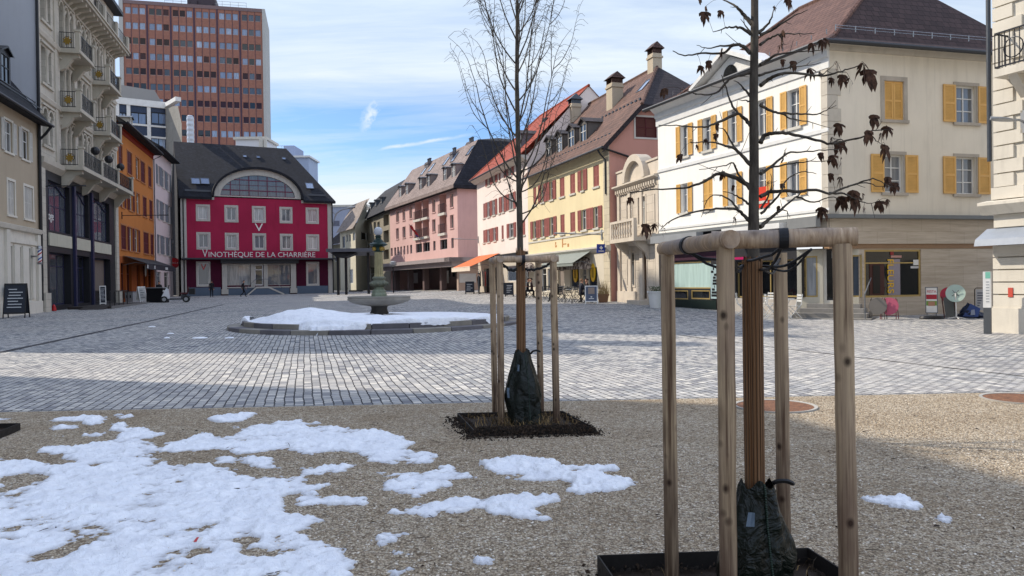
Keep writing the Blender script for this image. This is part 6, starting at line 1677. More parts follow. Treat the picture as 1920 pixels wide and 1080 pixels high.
for px, ptop, pw, D_ in ((805, 297, 20, 95), (852, 277, 14, 86), (884, 258, 22, 84)):
    c = at(px, ptop, D_); e = Vector((c.x, c.y)) - fK.o; w_ = pw / F_PX * D_; chimney(rK, fK, e.dot(fK.d), e.dot(fK.i), ZK + 3.4, c.z - .5, w_, .8, stone('#6b676a'), 'pots')
# flag on the facade
u_, z_ = fK.pix(788, 430); b = fK.P(u_, 0, z_ - 1.6)
rt = thing('flag', 'small red, yellow and blue flag on a pole leaning from the pink block', 'flag', b)
mb = MB(); tp = fK.P(u_ - .1, -1.3, z_ + .6); mb.tube([b, tp], .03, 6); mb.build('flag_pole', M.lgrey, rt)
mb = MB(); rows = [[tp + (b - tp) * (.05 + .55 * j / 5) + fK.d3 * (1.5 * i / 8) + Vector((0, 0, -.5 * (i / 8) ** 1.3 - .0)) - fK.i3 * .12 * math.sin(i * 1.1 + j) for i in range(9)] for j in range(6)]
for j in range(5):
    for i in range(8):
        mb.mat(2 if j > 3 else (1 if i in (3, 4) and j in (1, 2) else 0)); mb.face([rows[j][i], rows[j][i + 1], rows[j + 1][i + 1], rows[j + 1][i]])
mb.build('cloth', [M.red, M.yellow, M.blue], rt)

# ---- dark roofed stone house left of it, and the small pale house
fQ = Fr(xy(688, 118), xy(733, 101.5)); LQ = fQ.L; zq = lambda y, x: fQ.pix(x, y)[1]
rQ = building('stone_house', 'shaded stone house with dark curved mansard roof behind the fountain column', 'building', fQ)
qf = Fac(rQ, fQ); ZQ = zq(403, 710); g0 = gz(-18, 110) - .5; SQ = stone('#8f8777', None, .15)
for x0, x1 in ((693, 697), (701, 705), (708, 712)):
    for y0, y1 in ((416, 438), (452, 475)): qf.px(x0, x1, y0, y1, pane='dark', nv=1, tr=(), rev=.2, sur=.12, surm=SQ)
for y0, y1 in ((402, 423), (432, 455), (468, 486)): qf.px(719, 729, y0, y1, pane='dark', nv=1, tr=(), rev=.8, fm=M.dark)
qf.px(692, 712, 500, 535, pane='dark', nv=2, rev=.3)
qf.finish(0, LQ, g0, ZQ, SQ)
part(rQ, 'end_wall', SQ, lambda mb: mb.face([fQ.P(0, 12, g0), fQ.P(0, 0, g0), fQ.P(0, 0, ZQ), fQ.P(0, 12, ZQ)]))
def qroof(mb):
    P = fQ.P; pr = [(-.6, ZQ), (.4, ZQ + 1.7), (1.4, ZQ + 3.2), (2.6, ZQ + 4.4), (4.2, ZQ + 5.3), (6.5, ZQ + 5.8)]
    A = [P(-.4 + max(0, v + .6) * .75, v, z) for v, z in pr]; B = [P(LQ, v, z) for v, z in pr]
    for k in range(len(pr) - 1): mb.face([A[k], B[k], B[k + 1], A[k + 1]])
    C = [P(-.4 + (6.5 - 0) * .75 * ((v + .6) / 7.1), 12.6 - v, z) for v, z in pr]
    for k in range(len(pr) - 1): mb.face([C[k], A[k], A[k + 1], C[k + 1]])
mb = MB(); qroof(mb); mb.build('roof', MTD, rQ)
for u in (3, 7, 11): dormer(rQ, fQ, u, 1.1, .2, ZQ + .8, 1.6, 0, 1.5, M.zinc, MTD, gable=.1)
# horizontal small sign arms
fH = Fr(xy(639, 121), xy(668, 112)); fH2 = Fr(fH.P(fH.L, 0, 0)[:2], xy(690, 117)); LH = fH.L
rH = building('small_pale_house', 'small pale house with steep sunlit roof behind the bus shelter', 'building', fH)
PH = plaster('#c9c2ae', .06, .2); zh_ = lambda y, x: fH.pix(x, y)[1]; ZH = zh_(427, 655); g0 = gz(-24, 115) - .5
hf = Fac(rH, fH); hx = lambda a: 610 + a / 5.14; hy = lambda b: 360 + b / 5.14
for a, b, c, d in ((163, 188, 425, 540), (202, 218, 410, 482), (228, 246, 410, 480), (264, 288, 395, 470), (205, 240, 560, 598), (252, 290, 548, 595)): hf.px(hx(a), hx(b), hy(c), hy(d), pane='mid', nv=1, tr=(), rev=.15)
hf.px(hx(230), hx(268), hy(745), hy(880), pane='pale', nv=1, tr=(), rev=.15)
hf.finish(0, LH, g0, ZH, PH)
h2 = Fac(rH, fH2)
for a, b, c, d in ((350, 398, 390, 462), (350, 400, 545, 588)): h2.px(hx(a), hx(b), hy(c), hy(d), pane='dark', nv=1, tr=(), rev=.15, shut='open', sm=(M.dark, M.dark), sw=.2)
h2.finish(0, fH2.L, g0, ZH, plaster('#a9a492', .06, .2))  # same render painted darker for the shaded face, gable below too
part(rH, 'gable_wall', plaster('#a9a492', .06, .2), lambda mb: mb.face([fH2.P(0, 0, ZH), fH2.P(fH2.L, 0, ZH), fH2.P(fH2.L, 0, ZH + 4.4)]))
def hroof(mb):
    o = .5; A = fH.P(-.5, -o, ZH - .4); B = fH.P(LH + .4, -o, ZH - .4); e = fH2.P(fH2.L + .3, -.4, ZH + 4.6); f = e + (A - B) * 1.0
    mb.face([A, B, e, f])
mb = MB(); hroof(mb); mb.build('roof', tiles('#7f7168', '#978a80', .3, .3), rH)
# far pale office block and low dark roof
fW = Fr(xy(600, 190), xy(690, 190)); rW = building('far_office_block', 'plain pale blue office block far behind the small pale house', 'building', fW)
wf = Fac(rW, fW); wf.px(627, 635, 414, 423, pane='grey', nv=1, tr=(), fm=M.lgrey); zw = fW.pix(640, 388)[1]; zw2 = fW.pix(640, 383)[1]
wf.finish(0, fW.L, 0, zw, plaster('#9da3b5', .04, .1)); part(rW, 'flat_roof', M.offwhite, lambda mb: mb.box(fW, -.3, fW.L + .3, -.3, 10, zw, zw + .5))
fX = Fr(xy(626, 128), xy(648, 124)); rX = building('low_house', 'low dark roofed house between the wine shop and the small pale house', 'building', fX)
zx = fX.pix(632, 458)[1]; xf = Fac(rX, fX); xf.px(628, 634, 470, 490, pane='dark', nv=1, rev=.1); xf.finish(-2, fX.L + 1, 0, zx, plaster('#8d8674')); hip_roof(rX, fX, -2.4, fX.L + 1.2, -.5, 8, zx, zx + 3.6, 0, 0, tiles('#2d2522', '#3b302c', .3, .3))

# ------------------------------------------------------------------ wine shop
fV = Fr(xy(343, 90), xy(625, 98)); LV_ = fV.L; vc = lambda a: 320 + a / 3.176; vy = lambda b: 240 + b / 3.176
zv = lambda b, a: fV.pix(vc(a), vy(b))[1]; uv_ = lambda a, b=600: fV.pix(vc(a), vy(b))[0]
rV = building('wine_shop', 'wine red shop house with big half-round window and dark hipped roof', 'building', fV)
WINE = plaster('#a02848', .12, .3); WINED = plaster('#47122a', .1, .1); PLV = plaster('#5d6b7c', .08, .2); TRM = stone('#b5b2aa', None, .08)
g0 = gz(-30, 92) - .4; ZV = zv(405, 60); zc = zv(778, 500); vf = Fac(rV, fV)
for k, (a, b) in enumerate(((150, 235), (320, 403), (484, 566), (648, 725), (804, 882))):
    t0, b0 = ((455, 555), (460, 562), (465, 565), (470, 568), (474, 571))[k]; u0, u1 = uv_(a, 510), uv_(b, 510); w = .26
    vf.add(u0 + w, u1 - w, zv(b0, (a + b) / 2) + w, zv(t0, (a + b) / 2) - w, sur=w, surm=TRM, pane='pale', tr=(), rev=.16, fw=.07)
    t0, b0 = ((620, 724), (624, 728), (627, 729), (630, 731), (633, 733))[k]
    vf.add(u0 + w, u1 - w, zv(b0, (a + b) / 2) + w, zv(t0, (a + b) / 2) - w, sur=w, surm=TRM, pane='pale', tr=(), rev=.16, fw=.07)
vf.finish(0, LV_, zc, ZV, WINE)
lw = Fac(rV, fV, 'ground_floor_wall')
for a, b, c, d in ((152, 237, 795, 945), (807, 885, 797, 940)):
    u0, u1 = uv_(a, 870), uv_(b, 870); lw.add(u0 + .2, u1 - .2, zv(d, (a + b) / 2) + .2, zv(c, (a + b) / 2) - .2, sur=.2, surm=TRM, pane='pale', nv=1, tr=(), rev=.12)
for a, b, c, d, n_ in ((335, 477, 812, 937, 2), (578, 713, 815, 935, 2)): lw.px(vc(a), vc(b), vy(c), vy(d), pane='pale', nv=n_, tr=(), rev=.3, fm=TRM)
lw.px(vc(500), vc(553), vy(812), vy(938), pane='mid', nv=1, tr=(.75,), rev=.3, fm=M.white, fw=.15, name='door')
lw.finish(0, LV_, g0, zc, WINED)
zpl = zv(945, 500)
for a in ((uv_(60), uv_(95), -.06, -.001, zc + .05, ZV), (uv_(935), uv_(965), -.06, -.001, zc + .05, ZV), (uv_(62, 870), uv_(94, 870), -.06, -.001, g0, zc - .2), (uv_(938, 870), uv_(966, 870), -.06, -.001, g0, zc - .2)): part(rV, 'corner_strip', TRM, lambda mb: mb.box(fV, *a))
for a in ((uv_(95), uv_(262), -.05, -.001, zv(425, 180), ZV), (uv_(780), uv_(935), -.05, -.001, zv(450, 850), ZV)): part(rV, 'eaves_band', TRM, lambda mb: mb.box(fV, *a))
def vsur(mb):
    zt_ = zv(808, 500); zb_ = zv(985, 320)
    mb.box(fV, uv_(305, 870), uv_(334, 870), -.2, -.001, zb_, zt_); mb.box(fV, uv_(714, 870), uv_(745, 870), -.2, -.001, zb_, zt_); mb.box(fV, uv_(334, 870), uv_(714, 870), -.1, -.001, zt_ - .12, zt_)
    mb.box(fV, uv_(300, 870), uv_(341, 870), -.26, -.001, zb_ - .1, zb_ + .5); mb.box(fV, uv_(709, 870), uv_(750, 870), -.26, -.001, zb_ - .1, zb_ + .5)
    for a, b in ((477, 499), (554, 578)): mb.box(fV, uv_(a, 870), uv_(b, 870), -.08, -.001, zpl, zt_ - .121)
    mb.box(fV, uv_(335, 870), uv_(713, 870), -.12, -.001, zpl - .14, zpl)
part(rV, 'shopfront_surround', TRM, vsur)
for a in ((uv_(95, 970), uv_(299, 970), -.05, -.001, g0, zpl), (uv_(751, 970), uv_(937, 970), -.05, -.001, g0, zpl), (uv_(342, 970), uv_(708, 970), -.05, -.001, g0, zpl - .15)): part(rV, 'plinth', PLV, lambda mb: mb.box(fV, *a))
def vstair(mb):
    a, b, c, d = uv_(450, 970), uv_(500, 970), uv_(572, 970), uv_(660, 970); zt_ = zpl - .05; n = 5
    mb.box(fV, b, c, -1.5, -.06, g0, zt_)
    for k in range(n):
        z = g0 + .4 + (zt_ - g0 - .4) * (n - k - .5) / n
        mb.box(fV, b - (b - a) * (k + 1) / n, b - (b - a) * k / n, -1.5, -.06, g0, z); mb.box(fV, c + (d - c) * k / n, c + (d - c) * (k + 1) / n, -1.5, -.06, g0, z)
part(rV, 'double_stair', PLV, vstair)
zst = zpl - .05
part(rV, 'stair_stringer', TRM, lambda mb: (mb.extrude(fV, [(uv_(446, 970), g0 + .3), (uv_(500, 970), zst - .15), (uv_(572, 970), zst - .15), (uv_(664, 970), g0 + .3), (uv_(664, 970), g0 + .5), (uv_(572, 970), zst + .06), (uv_(500, 970), zst + .06), (uv_(446, 970), g0 + .5)], -1.56, -1.5)))
part(rV, 'handrail', M.grey, lambda mb: (mb.tube([fV.P(uv_(440, 970), -1.5, g0 + 1.2), fV.P(uv_(495, 970), -1.5, zst + .95), fV.P(uv_(575, 970), -1.5, zst + .95), fV.P(uv_(655, 970), -1.5, g0 + 1.2), fV.P(uv_(655, 970), -1.5, g0 + .3)], .03, 6), [mb.tube([fV.P(uv_(a, 970), -1.5, zst), fV.P(uv_(a, 970), -1.5, zst + .95)], .02, 6) for a in (495, 535, 575)]))
part(rV, 'canopy', paint('#2f3238', .5), lambda mb: (mb.box(fV, uv_(62, 776), uv_(984, 776), -1.3, -.001, zc - .12, zc + .05), mb.box(fV, uv_(295, 790), uv_(757, 790), -.6, -.001, zv(806, 500), zc - .13)))
part(rV, 'downpipe', M.dark, lambda mb: mb.tube([fV.P(uv_(76), -.12, z) for z in (g0, ZV)], .07, 8)); part(rV, 'downpipe', M.dark, lambda mb: mb.tube([fV.P(uv_(962), -.12, z) for z in (g0, ZV)], .07, 8))
# half-round window
ucv = uv_(521, 350); zb_ = zv(415, 521); ro, ho = (uv_(780, 400) - uv_(262, 400)) / 2, zv(248, 521) - zb_; ri, hi = (uv_(743, 400) - uv_(300, 400)) / 2, zv(284, 521) - zb_ - .1
E = lambda r, h, n=28: [(ucv - r * math.cos(PI * k / n), zb_ + h * math.sin(PI * k / n)) for k in range(n + 1)]
def lun(mb):
    A, B = E(ro, ho), [(u, z + .12) for u, z in E(ri, hi)]
    for k in range(28): mb.extrude(fV, [A[k], A[k + 1], B[k + 1], B[k]], -.12, .4)
    mb.extrude(fV, [(A[0][0], zb_ - .0), (B[0][0], zb_ + .12), (B[-1][0], zb_ + .12), (A[-1][0], zb_)], -.13, .3)
part(rV, 'arch_surround', TRM, lun)
lf = part(rV, 'half_round_window', paint('#5c1638', .4), lambda mb: ([mb.box(fV, ucv + k * ri / 4 * .98 - (.05 if k % 2 else .025), ucv + k * ri / 4 * .98 + (.05 if k % 2 else .025), .0, .1, zb_ + .12, zb_ + .12 + hi * math.sqrt(max(0, 1 - (k / 4.08) ** 2))) for k in range(-3, 4)],
   [mb.box(fV, ucv - ri * math.sqrt(1 - q * q), ucv + ri * math.sqrt(1 - q * q), .01, .09, zb_ + .12 + hi * q - w, zb_ + .12 + hi * q + w) for q, w in ((.02, .03), (.27, .06), (.52, .02), (.76, .05))]))
part(lf, 'pane', glass('grey'), lambda mb: mb.face([fV.P(u, .06, z + .12) for u, z in E(ri * .999, hi)]))
# roof with eyebrow arch
RV = tiles('#14151c', '#22242d', .28, .26, moss='#3c3f48')
zr = at(400, 268, 98).z
def vroof(mb):
    P = fV.P; o = -.5; z0 = ZV - .05; a, b = -.3, LV_ + .35; vr = 7.5
    U = lambda px: fV.pix(px, 300, vr)[0]
    rl, rr_ = U(341), U(537)
    n = 28; cut = E(ro + .25, ho + .25)
    sl = (zr - z0) / (vr - o); vz = lambda z: o + (z - z0) / sl
    # front plane left and right of the arch, above the arch
    apex = cut[14][1] + .02
    mb.face([P(a, o, z0), P(cut[0][0], o, z0), P(cut[0][0], vz(apex + .3), apex + .3), P(a, vz(apex + .3), apex + .3)])
    mb.face([P(cut[-1][0], o, z0), P(b, o, z0), P(b - (b - rr_) * (apex + .3 - z0) / (zr - z0), vz(apex + .3), apex + .3), P(cut[-1][0], vz(apex + .3), apex + .3)])
    mb.face([P(a, vz(apex + .3), apex + .3), P(b - (b - rr_) * (apex + .3 - z0) / (zr - z0), vz(apex + .3), apex + .3), P(rr_, vr, zr), P(a, vr, zr)])
    mb.face([P(b, o, z0), P(b, 15, z0), P(rr_, vr, zr)]); mb.face([P(b, 15, z0), P(a, 15, z0), P(a, vr, zr), P(rr_, vr, zr)])
    for k in range(n):   # barrel over the arch
        (u0, q0), (u1, q1) = cut[k], cut[k + 1]; qt = apex + .3
        mb.face([P(u0, o, q0), P(u1, o, q1), P(u1, max(o, vz(q1)), q1), P(u0, max(o, vz(q0)), q0)])
        mb.face([P(u0, vz(q0), q0), P(u1, vz(q1), q1), P(u1, vz(qt), qt), P(u0, vz(qt), qt)])
        A2 = E(ro, ho); mb.face([P(A2[k][0], o, A2[k][1]), P(A2[k + 1][0], o, A2[k + 1][1]), P(u1, o, q1), P(u0, o, q0)]); mb.face([P(A2[k][0], o, A2[k][1]), P(A2[k][0], .0, A2[k][1]), P(A2[k + 1][0], .0, A2[k + 1][1]), P(A2[k + 1][0], o, A2[k + 1][1])])
    for u0, u1 in ((a, cut[0][0]), (cut[-1][0], b)): mb.face([P(u0, o, z0 - .25), P(u1, o, z0 - .25), P(u1, o, z0), P(u0, o, z0)]); mb.face([P(u0, o, z0 - .25), P(u0, .05, z0 - .25), P(u1, .05, z0 - .25), P(u1, o, z0 - .25)])
    mb.face([P(a, 15, g0), P(a, .1, g0), P(a, .1, z0), P(a, vr, zr), P(a, 15, z0)]); mb.face([P(LV_, .0, g0), P(LV_, 15, g0), P(LV_, 15, ZV), P(LV_, 0, ZV)])
mb = MB(); vroof(mb); mb.build('roof', RV, rV)
slV = (zr - ZV) / 8.0
for a, b in ((155, 325), (212, 325), (843, 352)):
    z_ = zv(b + 14, a) + .2; skylight(rV, fV, uv_(a, b), 1.0, -.5 + (z_ - ZV) / slV - .1, z_, slV, 1.2)
for a, b in ((440, 165), (520, 170), (672, 175)):
    vv = 6.0; skylight(rV, fV, fV.pix(vc(a), vy(b), vv)[0], .5, 5.6, ZV + 6.1 * slV, slV, .5)
part(rV, 'snow_board', M.zinc, lambda mb: (mb.box(fV, uv_(85, 370), uv_(240, 370), .15, .2, ZV + .62, ZV + .85), mb.box(fV, uv_(820, 395), uv_(925, 395), .15, .2, ZV + .62, ZV + .85)))
zs_ = zv(767, 500); s_ = .86
LET = M.white
text_obj(rV, 'shop_lettering', 'INOTHÈQUE DE LA CHARRIÈRE', fV, uv_(222, 750), zv(768, 222), .88, LET, align='LEFT', width=uv_(857, 750) - uv_(222, 750))
text_obj(rV, 'shop_lettering', 'V', fV, uv_(188, 750), zv(768, 200), 1.28, LET, align='LEFT', width=uv_(220, 750) - uv_(188, 750))
text_obj(rV, 'shop_emblem', 'V', fV, uv_(525, 590), zv(614, 525), 1.35, LET, width=uv_(549, 590) - uv_(500, 590))
text_obj(rV, 'window_lettering', 'V', fV, uv_(197, 870), zv(845, 197), 1.0, M.red, v=.03)

# white plant rooms on the roofs behind
fZ = Fr(xy(443, 122), xy(505, 122)); rZ = building('rooftop_plant_room', 'white plant room block rising just behind the wine shop ridge', 'building', fZ)
z1 = fZ.pix(470, 258)[1]; part(rZ, 'wall', plaster('#d5d6da', .03, .05), lambda mb: mb.box(fZ, .3, fZ.L - .3, 0, 6, 0, z1 - .3)); part(rZ, 'flat_roof', M.offwhite, lambda mb: mb.box(fZ, 0, fZ.L, -.3, 6.3, z1 - .3, z1 + .1))
c = at(490, 262, 121); part(rZ, 'roof_vent', M.offwhite, lambda mb: (mb.box(Fr(c.xy, (c.x + 1, c.y)), -.3, .3, -.3, .3, c.z - 2.5, c.z + .4), mb.box(Fr(c.xy, (c.x + 1, c.y)), .45, .8, -.3, .3, c.z - 2.5, c.z + .1)))
fZ2 = Fr(xy(504, 135), xy(556, 135)); rZ2 = building('rooftop_terrace_block', 'pale blue block with roof railing right of the plant room', 'building', fZ2)
z1 = fZ2.pix(530, 273)[1]; part(rZ2, 'wall', plaster('#9aa6c0', .03, .05), lambda mb: mb.box(fZ2, fZ2.L * .62, fZ2.L, 0, 6, 0, z1)); part(rZ2, 'lower_wall', plaster('#c8ccd6', .03, .05), lambda mb: mb.box(fZ2, 0, fZ2.L * .62 - .01, 0, 6, 0, z1 - .9)); part(rZ2, 'railing', M.lgrey, lambda mb: (mb.tube([fZ2.P(0, 0, z1 - .05), fZ2.P(fZ2.L * .62, 0, z1 - .05)], .04, 5), [mb.tube([fZ2.P(k * .9, 0, z1 - .9), fZ2.P(k * .9, 0, z1 - .05)], .03, 5) for k in range(4)]))
fZ3 = Fr(xy(553, 128), xy(586, 128)); rZ3 = building('rooftop_stair_tower', 'narrow pale stair tower with overhanging slab beside the terrace block', 'building', fZ3)
z1 = fZ3.pix(570, 292)[1]; part(rZ3, 'wall', plaster('#a5b2c8', .03, .05), lambda mb: mb.box(fZ3, .1, fZ3.L - .3, 0, 6, 0, z1 - .3)); part(rZ3, 'flat_roof', M.white, lambda mb: mb.box(fZ3, 0, fZ3.L, -.3, 6.3, z1 - .3, z1))

# ------------------------------------------------------------------ office tower
fT = Fr(xy(240, 157), xy(500, 163.5)); LT = fT.L; rT = building('office_tower', 'tall brown panelled office tower behind the wine shop', 'building', fT)
BRN = paint('#8a5c4c', .55, .1, .14); BRD = paint('#40293a', .5, .1)
tx = lambda a: 200 + a / 3.725; ty = lambda b: 0 + b / 3.725
zT = fT.pix(240, 1)[1]; fl = (fT.pix(tx(175), ty(72))[1] - fT.pix(tx(182), ty(600))[1]) / 5
zr1 = fT.pix(tx(175), ty(72))[1]
PAT_ = ["bbbddrrrbbbbbbbggg", "bbbbbrbbbbbbbbbbgb", "rdrbrrdggbbbbbbddd", "rbrbgbbbbbrbgdrbdb", "gdrrrgddgrrrbbbrgr", "rddgggggGbbbgggggg", "rrrbbrbgdrrrrrrrdr", "rrdgddrddrddrddrdd", "ggbbgbddbddbbbbbbb", "rbgbdgbbgbbdgbrbgb"]
kinds = {'b': 'sky', 'd': 'dark', 'r': 'brown', 'g': 'grey', 'G': 'pale'}
ops = []
bay = LT / 6
for j in range(10):
    for i in range(18):
        u = (i // 3) * bay + bay * (.065 + .30 * (i % 3)) + .12; ops.append((u, u + bay * .225, zr1 - j * fl - fl * .21, zr1 - j * fl + fl * .21, PAT_[j][i], j, i))
tf = Fac(rT, fT)
for o in ops: tf.add(*o[:4], name='none', rev=.12)
tf.finish(0, LT, 0, zT, BRN, rev=.12)
stm = MB(); SILL = paint('#a98f86', .5); stmats = [glass(k) for k in ('sky', 'dark', 'brown', 'grey', 'pale')] + [SILL]; n_ind = 0
for (u0, u1, z0, z1, kk, j, i) in ops:
    q = [fT.P(u0, .1, z0), fT.P(u1, .1, z0), fT.P(u1, .1, z1), fT.P(u0, .1, z1)]
    if n_ind < 100 and j < 6:
        mb = MB(); mb.face(q); mb.mat(1); mb.box(fT, u0, u1, -.03, .09, z0 - .07, z0 - .005); mb.build('window', [glass(kinds[kk]), SILL], rT); n_ind += 1
    else: stm.mat('bdrgG'.index(kk)); stm.face(q); stm.mat(5); stm.box(fT, u0, u1, -.03, .09, z0 - .07, z0 - .005)
tag(stm.build('lower_windows', stmats, rT), kind='stuff')
part(rT, 'mullions', BRD, lambda mb: [mb.box(fT, k * bay / 3 - (.16 if k % 3 == 0 else .045), k * bay / 3 + (.16 if k % 3 == 0 else .045), -.1 if k % 3 == 0 else -.05, -.001, 0, zT - .6) for k in range(1, 18)])
CON = plaster('#a9a9a6', .05, .1)
part(rT, 'end_wall', CON, lambda mb: mb.box(fT, -.75, -.002, -.25, 14, 0, zT + .3)); part(rT, 'end_wall', CON, lambda mb: mb.box(fT, LT + .002, LT + .6, -.25, 14, 0, zT + .1)); part(rT, 'flat_roof', CON, lambda mb: mb.box(fT, 0, LT, 2, 14, zT - 1, zT))
part(rT, 'parapet', paint('#6e5a5a', .5), lambda mb: mb.box(fT, -.001, LT + .001, -.12, .3, zT - .6, zT + .12))
c0, c1 = fT.pix(348, 5)[0], fT.pix(402, 5)[0]
part(rT, 'roof_machinery', paint('#3b3138', .6), lambda mb: (mb.box(fT, c0, c1, 2, 8, zT, zT + 2.6), mb.box(fT, c0 + .8, c0 + 2, 1.4, 2, zT + .4, zT + 1.6), mb.box(fT, c1 - 1.6, c1 - .6, 1.4, 2, zT + .2, zT + 1.2)))
part(rT, 'roof_railing', M.lgrey, lambda mb: [(mb.tube([fT.P(a, .4, zT + h), fT.P(b, .4, zT + h)], .035, 5)) for a, b in ((fT.pix(308, 5)[0], c0), (c1, fT.pix(462, 15)[0])) for h in (.7, 1.3)] + [mb.tube([fT.P(a, .4, zT), fT.P(a, .4, zT + 1.3)], .035, 5) for a in np.arange(fT.pix(308, 5)[0], fT.pix(462, 15)[0], 1.6) if not c0 < a < c1])

# ------------------------------------------------------------------ modern office block between
fM = Fr(xy(205, 100), xy(316, 104)); LM = fM.L; rM = building('modern_office', 'modern office with white frames and blue glass above the orange house', 'building', fM)
zm = lambda y, x=270: fM.pix(x, y)[1]; ZM = zm(193); NAV = paint('#28344c', .3, .1)
mf = Fac(rM, fM); xs = [(202, 219), (222, 238), (244, 276), (282, 313)]
for x0, x1 in xs:
    for y0, y1 in ((211, 233), (258, 281), (304, 326)): mf.px(x0 + 1, x1 - 1, y0, y1, pane='sky', nv=2, tr=(), fm=M.dark, rev=.15, fw=.12)
mf.finish(0, LM, 0, ZM, NAV)
part(rM, 'white_frame', M.white, lambda mb: ([mb.box(fM, fM.pix(x, 230)[0] - .22, fM.pix(x, 230)[0] + .22, -.2, -.001, 0, ZM - .5) for x in (220, 241, 279, 315)], mb.box(fM, -.2, LM + .2, -.3, 1, ZM - .5, ZM + .35), [mb.box(fM, 0, LM, -.15, -.002, zm(y) - .12, zm(y) + .12) for y in (235, 256, 283, 302)]))
fM2 = Fr(fM.P(LM + .001, 0, 0)[:2], xy(346, 99)); CONC = stone('#8e8c86', (3.0, 2.6), .15)
part(rM, 'concrete_wall', CONC, lambda mb: (mb.face([fM2.P(0, 0, 0), fM2.P(fM2.L, 0, 0), fM2.P(fM2.L, 0, zm(243)), fM2.P(fM2.L * .8, 0, zm(208)), fM2.P(0, 0, ZM - .2)]), mb.face([fM2.P(fM2.L, 0, 0), fM2.P(fM2.L, 0, 0) + Vector((-3.5, 8, 0)), fM2.P(fM2.L, 0, zm(243)) + Vector((-3.5, 8, 0)), fM2.P(fM2.L, 0, zm(243))])))
part(rM, 'parapet', M.white, lambda mb: mb.box(fM2, -.1, fM2.L * .75, -.2, .5, ZM - .35, ZM + .2))
part(rM, 'concrete_ledge', M.zinc, lambda mb: mb.box(fM2, .5, fM2.L - .2, -.8, -.002, fM2.pix(330, 452)[1] - .35, fM2.pix(330, 452)[1]))
z0_, z1_ = fM.pix(250, 190, 3)[1], fM.pix(250, 165, 3)[1]
part(rM, 'penthouse', plaster('#8f8d8b', .03, .1), lambda mb: mb.extrude(fM, [(fM.pix(205, 180, 3)[0], ZM - 1), (fM.pix(306, 180, 3)[0], ZM - 1), (fM.pix(304, 190, 3)[0], z0_ + .2), (fM.pix(290, 168, 3)[0], z1_), (fM.pix(205, 165, 3)[0], z1_ + .3)], 3, 8))
c = at(357, 240, 118); rt = thing('steel_flue', 'silver ventilation flue standing between tower and wine shop roof', 'flue', (c.x, c.y, 0))
def flue(mb):
    q = Vector((c.x, c.y, 0)); z0, z1 = at(357, 275, 118).z, at(357, 219, 118).z; mb.lathe(q, [(.5, 0)] + [(.5 + .05 * (k % 2), z0 + (z1 - z0) * k / 12) for k in range(13)] + [(.55, z1), (.3, z1 + .2), (.01, z1 + .2)], 14)
part(rt, 'pipe', paint('#b9bcc2', .35, .5), flue)
# ------------------------------------------------------------------ LEFT ROW
RO = Vector((-26.6, 40.0)); RD = Vector((-.267, 1.0)).normalized()
def lrow(px):
    k = (px - 960) / F_PX; t_ = (RO.x - k * RO.y) / (k * RD.y - RD.x); return RO + RD * t_
def lrowY(Y): return RO + RD * ((Y - RO.y) / RD.y)
# ---- ornate apartment house
fO = Fr(lrow(76), lrow(222)); LO = fO.L; zo = lambda y, x: fO.pix(x, y)[1]
rO = building('ornate_apartment_house', 'tall ornate cream stone apartment house with iron balconies and glass shopfront', 'building', fO)
SO = stone('#b3ac9d', None, .15); SO2 = stone('#bfb8aa', (1.1, .45), .12); SOC = stone('#b9b2a4', None, .12)
g0 = -.3; Z1, Z2, Z3, Z4, Z5 = 9.6, 13.4, 17.25, 21.2, 24.6
of = Fac(rO, fO)
kw = dict(pane='mid', nv=1, fm=paint('#5b5c58', .5), rev=.4, tr=(.7,))
bays = ((.9, 2, .85), (4.6, 3, .8), (8.6, 3, .78), (12.6, 3, .8), (16.9, 2, .78))
cols_ = []
for fi, (za, zb2, arch) in enumerate(((Z1 + .5, Z2 - .75, True), (Z2 + .5, Z3 - .8, False), (Z3 + .5, Z4 - .75, True))):
    for bi, (u, n, w) in enumerate(bays):
        z0 = za - (.42 if bi in (1, 3) else -.35)
        for k in range(n):
            of.add(u + k * (w + .28), u + k * (w + .28) + w, z0, zb2, arch=arch, **kw)
            if k: cols_.append((u + k * (w + .28) - .14, z0, zb2 - (w / 2 if arch else .1)))
for k in range(6): of.add(1.2 + k * 3.1, 2.3 + k * 3.1, Z4 + 1.0, Z5 - .7, **{**kw, 'rev': .2})
of.finish(0, LO, 8.9, Z5, SO2)
def colms(mb, u, z0, z1):
        q = fO.P(u, -.02, z0); mb.lathe(q, [(.15, 0), (.13, .12), (.10, .18), (.09, z1 - z0 - .42), (.13, z1 - z0 - .36), (.10, z1 - z0 - .3), (.19, z1 - z0 - .06), (.19, z1 - z0)], 10)
for c in cols_: part(rO, 'column', SOC, lambda mb: colms(mb, *c), True)
def strings(mb):
    for z in (Z2, Z3): mb.profile(fO, [(0, z - .35), (-.12, z - .3), (-.18, z - .05), (-.1, z + .05), (0, z + .08)], 0, LO)
    mb.profile(fO, [(0, 8.9), (-.3, 9.2), (-.34, 9.5), (0, 9.58)], 0, LO)
    for u, n, w in bays:
        W_ = n * (w + .28) - .28
        for z in (Z2 - .62, Z3 - .68, Z4 - .62): mb.box(fO, u - .2, u + W_ + .2, -.14, -.001, z, z + .12)
        for z in (Z1 + .8, Z2 + .8, Z3 + .8):
            if n == 2 or abs(u - 8.6) < .1: mb.box(fO, u - .1, u + W_ + .1, -.12, -.001, z - .16, z)
    for u in (.0, 3.4, 7.6, 11.8, 16.1, LO - .45): mb.box(fO, u, u + .45, -.08, -.001, 9.59, Z4 - .4)
part(rO, 'mouldings', SOC, strings)
